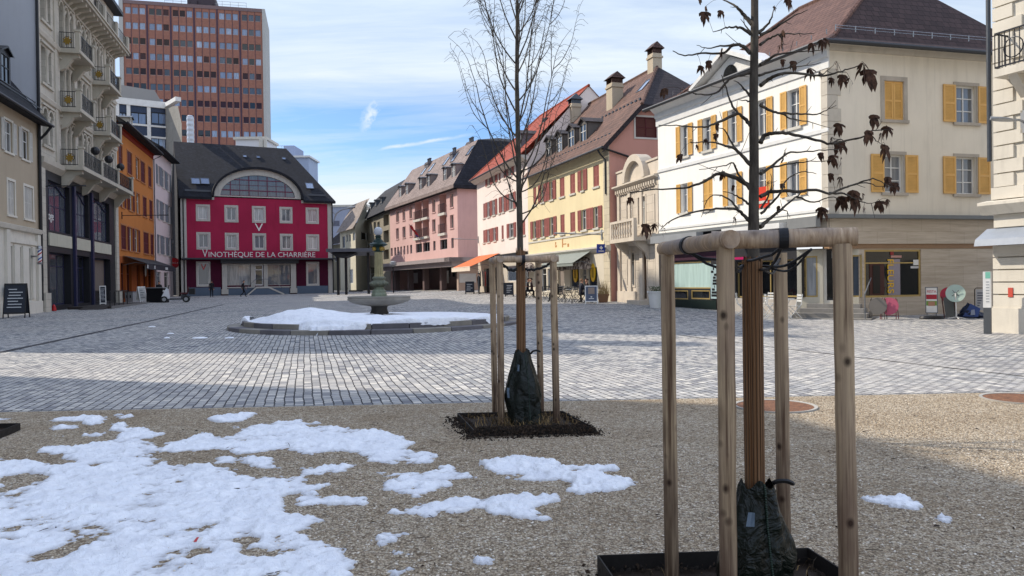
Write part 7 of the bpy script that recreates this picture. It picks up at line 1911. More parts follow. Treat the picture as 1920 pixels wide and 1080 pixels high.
def arches(mb):
    for fi, zt2 in ((0, Z2 - .75), (2, Z4 - .75)):
        for u, n, w in bays:
            for k in range(n):
                c = u + k * (w + .28) + w / 2; n_ = 8
                A = [(c - (w / 2 + .13) * math.cos(PI * i / n_), zt2 - w / 2 + (w / 2 + .13) * math.sin(PI * i / n_)) for i in range(n_ + 1)]; B = [(c - w / 2 * math.cos(PI * i / n_), zt2 - w / 2 + w / 2 * math.sin(PI * i / n_)) for i in range(n_ + 1)]
                for i in range(n_): mb.extrude(fO, [A[i], A[i + 1], B[i + 1], B[i]], -.08, -.002)
part(rO, 'arch_mouldings', SOC, arches)
def balcony(u0, u1, z, out=1.25, nb=2):
    b = part(rO, 'balcony', SO, lambda mb: (mb.box(fO, u0, u1, -out, -.001, z - .22, z), mb.box(fO, u0 - .06, u1 + .06, -out - .07, -.002, z - .30, z - .221),
        [mb.box(fO, u - .14, u + .14, -out - .02, -out + .26, z + .001, z + 1.12) for u in np.linspace(u0 + .16, u1 - .16, nb)], [mb.box(fO, u - .2, u + .2, -out - .08, -out + .32, z + 1.121, z + 1.24) for u in np.linspace(u0 + .16, u1 - .16, nb)]))
    for u in ([u0 + .3, u1 - .6] if nb < 4 else np.linspace(u0 + .3, u1 - .7, 4)):
        part(b, 'bracket', SO, lambda mb: mb.profile(fO, [(-.002, z - .301), (-out * .9, z - .301), (-out * .92, z - .5), (-out * .6, z - .62), (-out * .42, z - .95), (-out * .25, z - 1.25), (-.002, z - 1.4)], u, u + .38))
    us = np.linspace(u0 + .16, u1 - .16, nb)
    for a, c in zip(us[:-1], us[1:]): bal_rail(b, fO, a + .15, c - .15, -out + .08, z, 1.05)
    sd = Fr(fO.P(u0 + .1, 0, 0)[:2], fO.P(u0 + .1, -5, 0)[:2]); bal_rail(b, sd, .05, out - .2, 0, z, 1.05)
    gd = MB(); q = fO.P(u0 + .08, -out * .5, z + .5)
    gd.extrude(sd, [(out * .42 + .3 * math.cos(a) * (1 if i % 2 else .55), z + .5 + .33 * math.sin(a) * (1 if i % 2 else .55)) for i, a in enumerate([2 * PI * k / 16 for k in range(16)])], -.03, .03); gd.build('gilded_ornament', M.gold, b)
    return b
balcony(4.3, 8.0, Z3); balcony(12.2, 16.0, Z3 - .1); balcony(4.3, 8.0, Z2); balcony(12.2, 16.0, Z2 - .05); balcony(4.2, LO - .3, Z1, 1.35, 4)
def topc(mb):
    mb.box(fO, -.1, LO + .15, -1.15, 0, Z4, Z4 + .2); mb.box(fO, -.1, LO + .2, -1.25, 0, Z4 + .201, Z4 + .32)
    for k in range(20): mb.profile(fO, [(-.002, Z4 - .001), (-1.0, Z4 - .001), (-1.0, Z4 - .2), (-.4, Z4 - .32), (-.002, Z4 - .6)], .2 + k * (LO - .5) / 19.5, .2 + k * (LO - .5) / 19.5 + .34)
    for u in np.linspace(.3, LO - .3, 6): mb.box(fO, u - .25, u + .25, -1.2, -.8, Z4 + .321, Z4 + 1.45)
part(rO, 'cornice', SO, topc)
bal_rail(rO, fO, .3, LO - .3, -1.05, Z4 + .32, 1.0, n=70, orn=False)
part(rO, 'roof', paint('#2a2b31', .6), lambda mb: (mb.box(fO, -.2, LO + .4, -.7, .2, Z5, Z5 + .3), mb.face([fO.P(-.2, -.7, Z5 + .301), fO.P(LO + .4, -.7, Z5 + .301), fO.P(LO, 6, Z5 + 2.6), fO.P(-.2, 6, Z5 + 2.6)])))
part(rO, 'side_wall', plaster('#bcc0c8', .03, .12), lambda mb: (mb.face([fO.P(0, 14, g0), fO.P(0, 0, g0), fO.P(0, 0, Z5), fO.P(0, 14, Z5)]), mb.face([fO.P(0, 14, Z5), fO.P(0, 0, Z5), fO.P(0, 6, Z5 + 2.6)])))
part(rO, 'end_wall', SO2, lambda mb: mb.face([fO.P(LO, 0, 8), fO.P(LO, 14, 8), fO.P(LO, 14, Z5), fO.P(LO, 0, Z5)]))
part(rO, 'downpipe', M.dark, lambda mb: mb.tube([fO.P(-.1, -.12, z) for z in (2, Z5)], .09, 8))
# shopfront in iron and glass
sfr = Fac(rO, fO, 'shopfront'); uo = lambda x, y=450: fO.pix(x, y)[0]
b3 = [(uo(92), uo(132)), (uo(143), uo(167)), (uo(176), uo(206))]; ze0, ze1 = 4.2, 8.35; FRM = paint('#2a2c4a', .4, .2)
for a, b in b3: sfr.add(a, b, ze0 + 1.0, ze1, pane='pale', nv=4, tr=(.52,), fm=FRM, rev=.35, fw=.09)
for i, (a, b) in enumerate(b3): sfr.add(a, b, .5, ze0 - .35, pane=paint('#6b6058', .7) if i == 2 else 'mid', nv=1 if i == 2 else 3, tr=(.75,) if i < 2 else (), fm=FRM, rev=.5, fw=.09)
sfr.finish(.9, LO - .9, g0, 8.9, paint('#15161c', .5))
def sfx(mb):
    for i, (a, b) in enumerate(b3):
        A = [(a + (b - a) * t_, ze1 - .9 + .75 * math.sin(PI * min(1, t_ * 1.15) * .85 + .15)) for t_ in np.linspace(0, 1, 12)]
        for p, q in zip(A[:-1], A[1:]): mb.tube([fO.P(p[0], .26, p[1]), fO.P(q[0], .26, q[1])], .05, 5)
    for u in (uo(138), uo(171)): mb.box(fO, u - .18, u + .18, -.16, -.001, g0, 8.6)
part(rO, 'iron_frame', FRM, sfx)
for a, b in b3: part(rO, 'spandrel_panel', stone('#b7b3a2', None, .06), lambda mb: mb.box(fO, a - .15, b + .1, -.08, -.001, ze0 + .05, ze0 + .85))
for u0, u1 in ((.02, .9), (LO - .9, LO - .02)): pr = part(rO, 'pier', SO2, lambda mb: mb.box(fO, u0, u1, -.12, .3, g0, 8.9)); part(pr, 'pier_base', SO2, lambda mb: mb.box(fO, u0 - .04, u1 + .06, -.3, -.121, g0, 1.3))
text_obj(rO, 'window_lettering', 'loge', fO, uo(102), zo(412, 102), .75, M.white, v=.2)
part(rO, 'planter_ornament', M.dark, lambda mb: [mb.ball(fO.P(u, -1.25, Z1 + 1.55), .3, 10) for u in (7.8, 11.6, 15.4)])
lamp_arm('long black lamp arm at the left edge of the ornate house', fO, .9, zo(350, 84), 1.6, 0, M.dark)

# ---- beige house
fBe = Fr(lrowY(37.9), lrow(76)); LB = fBe.L; zb = lambda y, x: fBe.pix(x, y)[1]; ub_ = lambda x, y=300: fBe.pix(x, y)[0]
rB = building('beige_house', 'low beige house with white shutters and a dark dormer roof', 'building', fBe)
BE = plaster('#ab9d88', .06, .15); ZB = zb(229, 76); bf = Fac(rB, fBe); WF = stone('#d2ccbf', None, .08)
zr_ = (zb(298, 45), zb(243, 45)); zr2 = (zb(410, 50), zb(350, 50))
bf.add(ub_(9), ub_(24), zr_[0], zr_[1], shut='open', sm=SHW, sur=.12, surm=WF, sill=True, sw=.45); bf.add(ub_(41), ub_(54), zr_[0], zr_[1], shut='open', sm=SHW, sur=.12, surm=WF, sill=True, sw=.45)
bf.add(ub_(13), ub_(26), zr2[0], zr2[1], shut='closed', sm=SHW, sur=.14, surm=WF, sill=True); bf.add(ub_(44), ub_(60), zr2[0], zr2[1], shut='closed', sm=SHW, sur=.14, surm=WF, sill=True)
zcb = zb(437, 76); bf.finish(0, LB - .001, zcb, ZB, BE)
lf_ = Fac(rB, fBe, 'ground_floor_wall')
for a, b in ((19, 24), (36, 40), (53, 58)): lf_.add(ub_(a, 500), ub_(b, 500), .9, 3.9, pane='dark', nv=1, rev=.35)
lf_.finish(0, LB - .001, -.3, zcb, WF)
part(rB, 'cornice', WF, lambda mb: (mb.profile(fBe, [(0, zcb - .15), (-.18, zcb - .1), (-.28, zcb + .12), (0, zcb + .2)], 0, LB), [mb.box(fBe, ub_(a, 500) - .25, ub_(a, 500) + .25, -.14, -.001, -.3, zcb - .16) for a in (12, 70)], [mb.box(fBe, ub_(a, 500), ub_(b, 500), -.08, -.001, 1.0, 4.0) for a, b in ((25, 35), (41, 52), (59, 64))], mb.box(fBe, ub_(12, 460), ub_(70, 460), -.1, -.001, 4.1, 4.35)))
part(rB, 'plinth', WF, lambda mb: mb.box(fBe, 0, LB, -.18, -.002, -.3, .85))
BT = tiles('#1b1c22', '#2a2b32', .25, .25); slB = 1.25
def broof(mb):
    P = fBe.P; z0 = ZB - .25; mb.face([P(0, -.7, z0), P(LB + .3, -.7, z0), P(LB + .3, 4.2, z0 + 4.9 * slB), P(0, 4.2, z0 + 4.9 * slB)]); mb.face([P(0, -.7, z0 - .12), P(0, .0, z0 - .0), P(LB + .3, .0, z0 - .0), P(LB + .3, -.7, z0 - .12)])
    mb.face([P(0, -.7, z0 - .12), P(LB + .3, -.7, z0 - .12), P(LB + .3, -.7, z0), P(0, -.7, z0)]); mb.face([P(LB + .3, 4.2, z0 + 4.9 * slB), P(LB + .3, 10, z0), P(0, 10, z0), P(0, 4.2, z0 + 4.9 * slB)])
mb = MB(); broof(mb); mb.build('roof', BT, rB)
gutter(rB, fBe, 0, LB + .3, -.78, ZB - .3)
part(rB, 'snow_rail', M.zinc, lambda mb: [mb.tube([fBe.P(0, v, ZB - .25 + (v + .7) * slB + .3), fBe.P(LB + .2, v, ZB - .25 + (v + .7) * slB + .3)], .03, 5) for v in (-.2, .1)])
ud = ub_(26, 160) + .1
dormer(rB, fBe, ud - .9, 1.5, .15, ZB + .85, 1.9, 0, slB, M.dark, M.dark, pane='dark', gable=.3, fm=M.dark)
part(rB, 'downpipe', M.dark, lambda mb: mb.tube([fBe.P(LB - .15, -.8, ZB - .35), fBe.P(LB - .15, -.5, ZB - .8), fBe.P(LB - .1, -.12, ZB - 1.2), fBe.P(LB - .1, -.12, .2)], .08, 8))
# barber pole
u_ = ub_(58, 480); c = fBe.P(u_, -.45, zb(492, 57)); rt = thing('barber_pole', 'striped barber pole fixed to the beige house', 'barber pole', c)
mb = MB(); mb.lathe(c, [(.11, .0), (.11, .8)], 14); t_ = NT('barber_stripes'); sp_ = t_.n('ShaderNodeSeparateXYZ', Vector=t_.obj()); ph = t_.math('FRACT', t_.math('ADD', t_.math('MULTIPLY', t_.math('ARCTAN2', sp_.outputs[0], sp_.outputs[1]), 1 / (2 * PI)), t_.math('MULTIPLY', sp_.outputs[2], 2.2)), 0)
mb.build('pole', t_.out(t_.ramp(ph, [(0, lin('#d8d8d8')), (.4, lin('#a01820')), (.6, lin('#d8d8d8')), (.8, lin('#23408e'))], 'CONSTANT'), .3), rt, smooth=True)
mb = MB(); mb.lathe(c, [(.13, -.12), (.15, 0), (.02, .001)], 14); mb.build('end_cap', M.steel, rt); mb = MB(); mb.lathe(c, [(.15, .8), (.12, .95), (.01, .98)], 14); mb.build('end_cap', M.steel, rt); part(rt, 'bracket', M.steel, lambda mb: mb.box(Fr(c.xy, (c.xy + fBe.i)), .0, .45, -.03, .03, c.z + .3, c.z + .4))
# blue wall box
u_, z_ = fBe.pix(16, 545, -.2); rt = thing('letter_box', 'blue box on the wall behind the left sandwich board', 'box', fBe.P(u_, -.2, z_))
mb = MB(); mb.box(fBe, u_ - .28, u_ + .28, -.32, -.182, z_ - .25, z_ + .25); mb.build('box_body', M.blue, rt)
mb = MB(); mb.box(fBe, u_ - .31, u_ + .31, -.36, -.182, z_ + .251, z_ + .3); mb.box(fBe, u_ - .18, u_ + .18, -.33, -.321, z_ + .12, z_ + .15); mb.build('lid', paint('#13296a', .4), rt)

# ---- orange house
fOr = Fr(lrow(222), lrow(291)); LR = fOr.L; zor = lambda y, x: fOr.pix(x, y)[1]; uor = lambda x, y=400: fOr.pix(x, y)[0]
rOr = building('orange_house', 'orange rendered house with dark red shutters and a black shop awning', 'building', fOr)
OR = plaster('#b9743a', .08, .15); ORT = plaster('#a8714c', .05, .1); ZO = zor(247, 245); of2 = Fac(rOr, fOr)
R3 = ((zor(470, 245), zor(427, 245)), (zor(395, 245), zor(356, 245)), (zor(328, 245), zor(287, 245)))
for ri, row in enumerate(((('closed', 226, 236), ('open', 241, 247), ('right', 251, 258), ('closed', 268, 278), ('closed', 281, 287)), (('open', 228, 233), ('open', 242, 249), (None, 256, 262), ('closed', 268, 275), ('closed', 280, 286)), (('closed', 224, 231), ('closed', 240, 249), (None, 256, 262), ('closed', 265, 273), ('closed', 279, 285)))):
    for s_, a, b in row: of2.add(uor(a), uor(b), R3[ri][0], R3[ri][1], shut=s_, sm=SHM, sur=.14, surm=ORT, sill=True, pane='dark', rev=.2, sw=.6)
zco = zor(484, 250); of2.finish(0.002, LR, zco, ZO, OR)
so = Fac(rOr, fOr, 'shop_wall')
for a, b in ((227, 236), (238, 247), (257, 263), (269, 276), (278, 287)): so.add(uor(a, 530), uor(b, 530), .6, 3.7, pane='dark', nv=2, tr=(.7,), fm=SHM[0], rev=.3)
so.finish(0.002, LR, -.1, zco, plaster('#964f24', .1, .2))
part(rOr, 'frieze', plaster('#84301f', .1, .1), lambda mb: (mb.box(fOr, 0, LR, -.06, -.001, ZO - .9, ZO - .3), [mb.box(fOr, k * LR / 40, k * LR / 40 + .18, -.2, -.061, ZO - .55, ZO - .31) for k in range(40)]))
mb = MB(); P = fOr.P; z0 = ZO - .1; mb.face([P(-.1, -.9, z0 - .2), P(LR + .2, -.9, z0 - .2), P(LR + .2, 6, z0 + 4.4), P(-.1, 6, z0 + 4.4)]); mb.box(fOr, -.1, LR + .2, -.9, 0, z0 - .33, z0 - .201); mb.face([P(0, 6, z0 + 4.4), P(LR, 6, z0 + 4.4), P(LR, 12, z0), P(0, 12, z0)])
mb.build('roof', BT, rOr); gutter(rOr, fOr, -.1, LR + .2, -.98, ZO - .3, [(LR - .1, -.12, 0)])
dormer(rOr, fOr, LR * .62, 1.3, .8, ZO + .8, 1.3, 0, .67, plaster('#b9b4a8'), M.zinc, pane='pale', gable=.2)
aw = MB(); za_ = zor(486, 262); ua, ub2 = uor(230, 490), LR + .6
awning(rOr, fOr, ua, ub2, za_ + .1, 1.9, .7, .5, paint('#131419', .6), 'black_awning', paint('#23252e', .6))
text_obj(rOr, 'awning_lettering', 'BISTROT', fOr, (ua + ub2) / 2 + 2.2, za_ - 1.0, .36, M.white, v=-1.95)
part(rOr, 'awning_mark', M.white, lambda mb: [mb.box(fOr, u, u + .3, -1.93, -1.91, za_ - 1.02, za_ - .72) for u in (ua + .3, ua + 3.6)])
part(rOr, 'menu_disc', M.offwhite, lambda mb: mb.extrude(fOr, [(uor(267, 507) + .32 * math.cos(2 * PI * k / 16), zor(507, 267) + .6 * math.sin(2 * PI * k / 16)) for k in range(16)], -.3, -.26))
lamp_arm('thin dark lamp arm on the orange house facade', fOr, uor(228, 404), zor(404, 228), 3.0, 0, M.dark)

# ---- pale pink house with grey shutters
fPk = Fr(lrow(291.3), lrow(325)); LK2 = fPk.L; zpk = lambda y, x: fPk.pix(x, y)[1]; upk = lambda x, y=400: fPk.pix(x, y)[0]
rPk = building('grey_shuttered_house', 'narrow pale pink house with grey shutters next to the orange house', 'building', fPk)
PKW = plaster('#d0bfbd', .05, .12); ZPk = zpk(300, 318); pf = Fac(rPk, fPk)
for y0, y1 in ((318, 352), (380, 414), (443, 477)):
    for a, b in ((296, 300), (305, 310), (314, 319)): pf.add(upk(a), upk(b), zpk(y1, 306), zpk(y0, 306), shut='open', sm=SHG, pane='mid', sill=True, surm=M.offwhite, sw=.75)
zcp = zpk(485, 306); pf.finish(0.003, LK2, zcp, ZPk, PKW)
ps = Fac(rPk, fPk, 'shop_wall')
for a, b in ((294, 302), (308, 316)): ps.add(upk(a, 530), upk(b, 530), .9, 3.2, pane='mid', nv=1, tr=(.8,), fm=M.offwhite, rev=.15)
ps.add(upk(319.5, 530), upk(324, 530), -.3, 4.2, arch=True, pane='dark', nv=1, fm=M.dark, rev=.6)
ps.finish(0.003, LK2, -.3, zcp, PKW)
mb = MB(); P = fPk.P; mb.face([P(0, -.8, ZPk - .1), P(LK2 + .4, -.8, ZPk - .1), P(LK2 + .2, 6, ZPk + 4), P(0, 6, ZPk + 4)]); mb.box(fPk, 0.01, LK2 + .4, -.8, 0, ZPk - .25, ZPk - .101); mb.build('roof', BT, rPk); gutter(rPk, fPk, 0, LK2 + .4, -.88, ZPk - .15)
part(rPk, 'end_wall', PKW, lambda mb: mb.face([fPk.P(LK2, 0, 0), fPk.P(LK2, 10, 0), fPk.P(LK2, 10, ZPk), fPk.P(LK2, 0, ZPk)]))
# round red drinks sign
sgn = Fr(fPk.P(LK2 - .4, -.25, 0)[:2], fPk.P(LK2 - .4, -.25, 0).xy + Vector((1, .2)))
uc_, zc_ = sgn.pix(327, 493); rt = thing('round_shop_sign', 'round red drinks sign with white lettering left of the wine shop', 'sign', sgn.P(uc_, 0, zc_))
mb = MB(); mb.extrude(sgn, [(uc_ + .58 * math.cos(2 * PI * k / 32), zc_ + .62 * math.sin(2 * PI * k / 32)) for k in range(32)], -.06, .06); mb.build('disc', M.red, rt)
text_obj(rt, 'lettering', 'Coca-Cola', sgn, uc_, zc_ - .07, .26, M.white, v=-.07, width=.98)
mb = MB(); mb.box(sgn, -.2, uc_ - .55, -.03, .03, zc_ - .05, zc_ + .05); mb.build('bracket', M.dark, rt)

# ---- houses that stand further left, just outside the picture (they throw the shadows on the square; the tower is added for its shade)
def plain_house(name, label, pts, h, mat, wins=True, h2=None, top=None):
    """house on a polygon plan; top = inset roof outline with its height"""
    c = sum((Vector((*p, 0)) for p in pts), Vector()) / len(pts); rt = thing(name, label, 'building', (c.x, c.y, 0)); n = len(pts)
    for i in range(n):
        f = Fr(pts[i], pts[(i + 1) % n]); w = Fac(rt, f)
        if wins and i == 0:
            k = int(f.L / 3)
            for j in range(k):
                for fl_ in range(int(h / 3.4)):
                    u = f.L * (j + .5) / k; w.add(u - .5, u + .5, 1.2 + fl_ * 3.4, 2.9 + fl_ * 3.4, sill=True, sur=.1, pane='mid')
        w.finish(0, f.L, -.3, h, mat)
    tp, ht = top; mb = MB()
    for i in range(n): j = (i + 1) % n; mb.face([(*pts[i], h), (*pts[j], h), (*tp[j], ht), (*tp[i], ht)])
    mb.face([(*p, ht) for p in tp]); mb.build('roof', BT, rt); return rt
sb = Vector((-.94, .342)) * 9
k1a, k1b = Vector((-23.5, 23.2)), Vector((-24.55, 32.35))
plain_house('side_house', 'grey rendered town house left of the picture, beyond the side street', [tuple(k1a), tuple(k1b), tuple(k1b + sb), tuple(k1a + sb)], 10.5, plaster('#8d8a80'), top=([tuple(k1a + Vector((-.3, 2.7))), tuple(k1b + Vector((-.3, 0))), tuple(k1b + sb), tuple(k1a + sb + Vector((0, 2.7)))], 23.0))
c = Vector((-24.6, 29.4, 18.5)); frc = Fr(c.xy, c.xy + Vector((0, 1)));
mb = MB(); mb.box(frc, -.55, .55, 0, 1.2, 22.4, 26.2); mb.build('chimney', CH, bpy.data.objects['side_house'])
k2a, k2b = Vector((-24.7, 32.4)), Vector((-26.0, 37.7))
plain_house('high_side_house', 'tall cream town house left of the picture, before the beige house', [tuple(k2a), tuple(k2b), tuple(k2b + sb), tuple(k2a + sb)], 27.0, plaster('#a59f90'), top=([tuple(k2a + Vector((-1.5, 0))), tuple(k2b + Vector((-1.5, 0))), tuple(k2b + sb), tuple(k2a + sb)], 30.5))
plain_house('corner_block', 'large town block left of the viewer, on the near side of the side street', [(-22, -24), (-22, 18.7), (-34, 15), (-34, -24)], 22.3, plaster('#9a9284'), top=([(-23.5, -23), (-23.5, 15.6), (-33, 13), (-33, -23)], 24.6))
plain_house('shading_block', 'tall block added behind the ornate house to shade the square, outside the picture', [(-47.5, 44), (-47.5, 60.5), (-60, 58), (-60, 44)], 50.5, plaster('#958f86'), top=([(-48.5, 45), (-48.5, 59.5), (-59, 57), (-59, 45)], 51.5))  # unseen tower added so that its shadow fills the middle of the square
# ------------------------------------------------------------------ street furniture
def floor_fr(p, yaw):
    d = Vector((math.cos(yaw), math.sin(yaw))); return Fr(p.xy, p.xy + d)
def yaw_cam(p): return -math.atan2(p.x, p.y)       # u axis to the right for the viewer

def a_board(label, px, py, w, h, face, yaw=0.0, frame=None, marks=(), spread=.3, grp='standing boards on the square'):
    p = G(px, py); f = floor_fr(p, yaw_cam(p) + yaw); z = p.z; rt = thing('sandwich_board', label, 'sandwich board', p, grp)
    fm = frame or M.dark
    for s in (-1, 1):
        v0 = s * spread; P = f.P
        mb = MB(); q = lambda u, t, o: P(u, v0 * (1 - t) + s * .012 + s * o, z + h * t)
        for (u0, u1, t0, t1) in ((-w / 2, -w / 2 + .05, 0, 1), (w / 2 - .05, w / 2, 0, 1), (-w / 2 + .05, w / 2 - .05, .95, 1), (-w / 2 + .05, w / 2 - .05, .12, .17)):
            mb.hexa([q(u0, t0, 0), q(u1, t0, 0), q(u1, t0, .03), q(u0, t0, .03), q(u0, t1, 0), q(u1, t1, 0), q(u1, t1, .03), q(u0, t1, .03)])
        mb.build('frame', fm, rt)
        mb = MB(); mb.hexa([q(-w / 2 + .05, .17, .008), q(w / 2 - .05, .17, .008), q(w / 2 - .05, .17, .02), q(-w / 2 + .05, .17, .02), q(-w / 2 + .05, .95, .008), q(w / 2 - .05, .95, .008), q(w / 2 - .05, .95, .02), q(-w / 2 + .05, .95, .02)])
        pn = mb.build('panel', face, rt)
        if s < 0 and marks:
            for m, rects in marks:
                mb = MB()
                for (a, b, c, d) in rects: mb.face([q(-w / 2 + w * a, c, .034), q(-w / 2 + w * b, c, .034), q(-w / 2 + w * b, d, .034), q(-w / 2 + w * a, d, .034)])
                mb.build('print', m, pn)
    return rt
CHALK = paint('#b9bcc0', .8)
def lines(n, a=.14, b=.86, lo=.3, hi=.9):
    return [(a + R.uniform(0, .12), b - R.uniform(0, .3), lo + (hi - lo) * k / n, lo + (hi - lo) * k / n + (hi - lo) / n * .3) for k in range(n)]
a_board('tall black chalkboard with handwriting in front of the beige house', 31, 596, 1.0, 1.75, M.board, -.25, M.dark, [(CHALK, lines(7))], .42)
a_board('narrow black and white menu board by the dark high tables', 193, 574, .42, 1.5, M.board, .1, M.white, [(CHALK, lines(9))], .12)
a_board('leaning white board on the kerb before the orange house', 265, 567, .65, 1.35, paint('#a9a9a4', .6), .5, M.white, [(M.grey, lines(4))], .4)
a_board('blue framed café board with a picture, beside the terrace', 1109, 570, .68, .98, paint('#4b5468', .5), 0, M.white, [(paint('#8f7f73', .6), [(.25, .75, .55, .9)]), (M.white, [(.3, .7, .28, .32), (.44, .56, .36, .42)])], .22)
a_board('black slate board on the right of the two by the pale pink house', 955, 556, .62, 1.0, M.board, .1, M.dark, [(CHALK, lines(5))], .15)
a_board('black board on the left of the two by the pale pink house', 944, 555, .5, .98, M.board, .3, M.dark, [], .15)
a_board('dark board standing in front of the map panel of the pink block', 881, 551, .75, 1.05, M.board, -.1, M.dark, [(CHALK, lines(4))], .25)

def round_table(mbname, label, p, r, h, top, leg, grp):
    rt = thing('bistro_table', label, 'table', p, grp)
    mb = MB(); mb.lathe(p + Vector((0, 0, h - .03)), [(r, 0), (r, .03)], 24); mb.build('tabletop', top, rt)
    mb = MB()
    for k in range(4):
        a = PI / 4 + k * PI / 2; c, s = math.cos(a), math.sin(a); mb.tube([p + Vector((c * r * .75, s * r * .75, 0)), p + Vector((-c * r * .5, -s * r * .5, h - .03))], .013, 6)
    mb.build('legs', leg, rt); return rt
def chair(label, p, yaw, mat, grp, seatm=None):
    rt = thing('terrace_chair', label, 'chair', p, grp); f = floor_fr(p, yaw); P = lambda u, v, z: f.P(u, v, p.z + z)
    mb = MB()
    for k in range(5): mb.box(f, -.19, .19, -.2 + k * .082, -.2 + k * .082 + .06, p.z + .44, p.z + .455)
    mb.build('seat', seatm or mat, rt); mb = MB()
    for k in range(3): mb.box(f, -.18, .18, .235, .25, p.z + .6 + k * .1, p.z + .66 + k * .1)
    mb.build('backrest', seatm or mat, rt)
    for s in (-1, 1):
        mb = MB(); mb.tube([P(s * .2, -.24, 0), P(s * .2, .22, .5), P(s * .2, .27, .88)], .012, 6); mb.build('side_frame', mat, rt)
        mb = MB(); mb.tube([P(s * .185, .26, 0), P(s * .185, -.2, .445)], .012, 6); mb.build('leg', mat, rt)
    return rt
IRON = paint('#5d6064', .45, .5); WF_ = paint('#c9c9c6', .45)
ct = [round_table('', lb, G(px, py), .33, .74, M.lgrey, IRON, 'café tables on the terrace') for px, py, lb in ((1072, 566, 'small round café table left of the two seated guests'), (1096, 567, 'small round café table at which two guests sit'), (1035, 565, 'small round café table behind the right stake of the middle tree'), (993, 558, 'small round café table beside the guests near the middle tree trunk'))]
cl = 'empty metal chair of the café terrace in front of the yellow house'
for i, (px, py, yw) in enumerate(((1052, 567, .4), (1062, 562, 2.2), (1080, 568, -1.4), (1066, 569, 3.0), (1024, 566, 1.2), (1046, 563, -1.0), (1030, 562, 2.6), (1014, 563, .2), (1058, 565, -2.0), (1084, 563, 2.9))):
    chair(cl, G(px, py), yw, IRON if i % 3 else M.dark, 'café chairs on the terrace')
wl = ('white folding chair left of the front tree trunk, before the shop', 'white folding chair just right of the front tree trunk', 'white folding chair standing between the two right stakes', 'white folding chair close to the entrance steps')
for lb, px, py, yw in zip(wl, (1394, 1437, 1449, 1487), (592, 590, 596, 597), (1.2, -1.2, 1.4, -1.5)): chair(lb, G(px, py), yw, WF_, 'white folding chairs before the corner shop')
for lb, px, py in (('small white folding table next to the front tree trunk', 1428, 594), ('small white folding table beside the entrance steps', 1474, 598)): round_table('', lb, G(px, py), .3, .72, WF_, WF_, 'white folding tables before the corner shop')

def wallp(px, py): p = G(px, py); return p
def folded_table(label, px, py, r, col, frame):
    p = wallp(px, py); f = floor_fr(p, yaw_cam(p) - .1); rt = thing('folded_table', label, 'table', p, 'folded round tables at the wall'); P = lambda u, v, z: f.P(u, v, p.z + z)
    mb = MB(); n = 28; A = [P(r * math.cos(2 * PI * k / n), .0 + (r * math.sin(2 * PI * k / n)) * .12, .46 + r * math.sin(2 * PI * k / n)) for k in range(n)]; B = [a + f.i3 * .025 for a in A]
    mb.face(A); mb.face(B[::-1])
    for k in range(n): j = (k + 1) % n; mb.face([A[j], A[k], B[k], B[j]])
    mb.build('tabletop', col, rt)
    for s in (-1, 1):
        mb = MB(); mb.tube([P(s * r * .75, -.03, 0), P(s * r * .7, .06, .75)], .014, 6); mb.tube([P(s * r * .95, .1, 0), P(s * r * .8, .1, .7)], .014, 6); mb.build('leg', frame, rt)
    mb = MB(); mb.tube([P(-r * .74, -.02, .14), P(r * .74, -.02, .14)], .012, 6); mb.build('crossbar', frame, rt)
folded_table('folded round table with grey brown top leaning under the shop window', 1646, 599, .29, paint('#6b6660', .5), paint('#4a453f', .5))
folded_table('folded round table with pink top leaning under the shop window', 1667, 599, .30, paint('#b0546a', .5), paint('#7e3340', .5))
# display stand
p = G(1747, 598); f = floor_fr(p, yaw_cam(p)); rt = thing('display_stand', 'red and white pavement display stand on a dark oval foot by the travertine wall', 'display stand', p)
mb = MB(); mb.lathe(p, [(.40, 0), (.42, .03), (.38, .10), (.00001, .12)], 24); o = mb.build('foot', M.dark, rt); o.scale = (1.0, .6, 1)
mb = MB(); mb.ring(f, -.19, .19, p.z + .2, p.z + 1.1, .025, -.02, .02); [mb.box(f, u - .015, u + .015, -.015, .015, p.z + .1, p.z + .2) for u in (-.14, .14)]; mb.build('frame', M.grey, rt)
for nm, m, z0, z1, u0, u1 in (('poster', M.white, .225, 1.075, -.165, .165), ('poster_red', paint('#a02432', .5), .68, .84, -.16, .16), ('poster_green', paint('#6f8f3f', .5), .46, .62, -.16, .16), ('poster_photo', paint('#a5795f', .5), .45, .6, -.1, .1)):
    o_ = {'poster': 0, 'poster_red': .003, 'poster_green': .003, 'poster_photo': .006}[nm]; part(rt, nm, m, lambda mb: mb.box(f, u0, u1, -.008 - o_, .008, p.z + z0, p.z + z1))
text_obj(rt, 'lettering', 'FESTA', f, 0, p.z + .9, .13, M.red, v=-.012, depth=.004, width=.28)
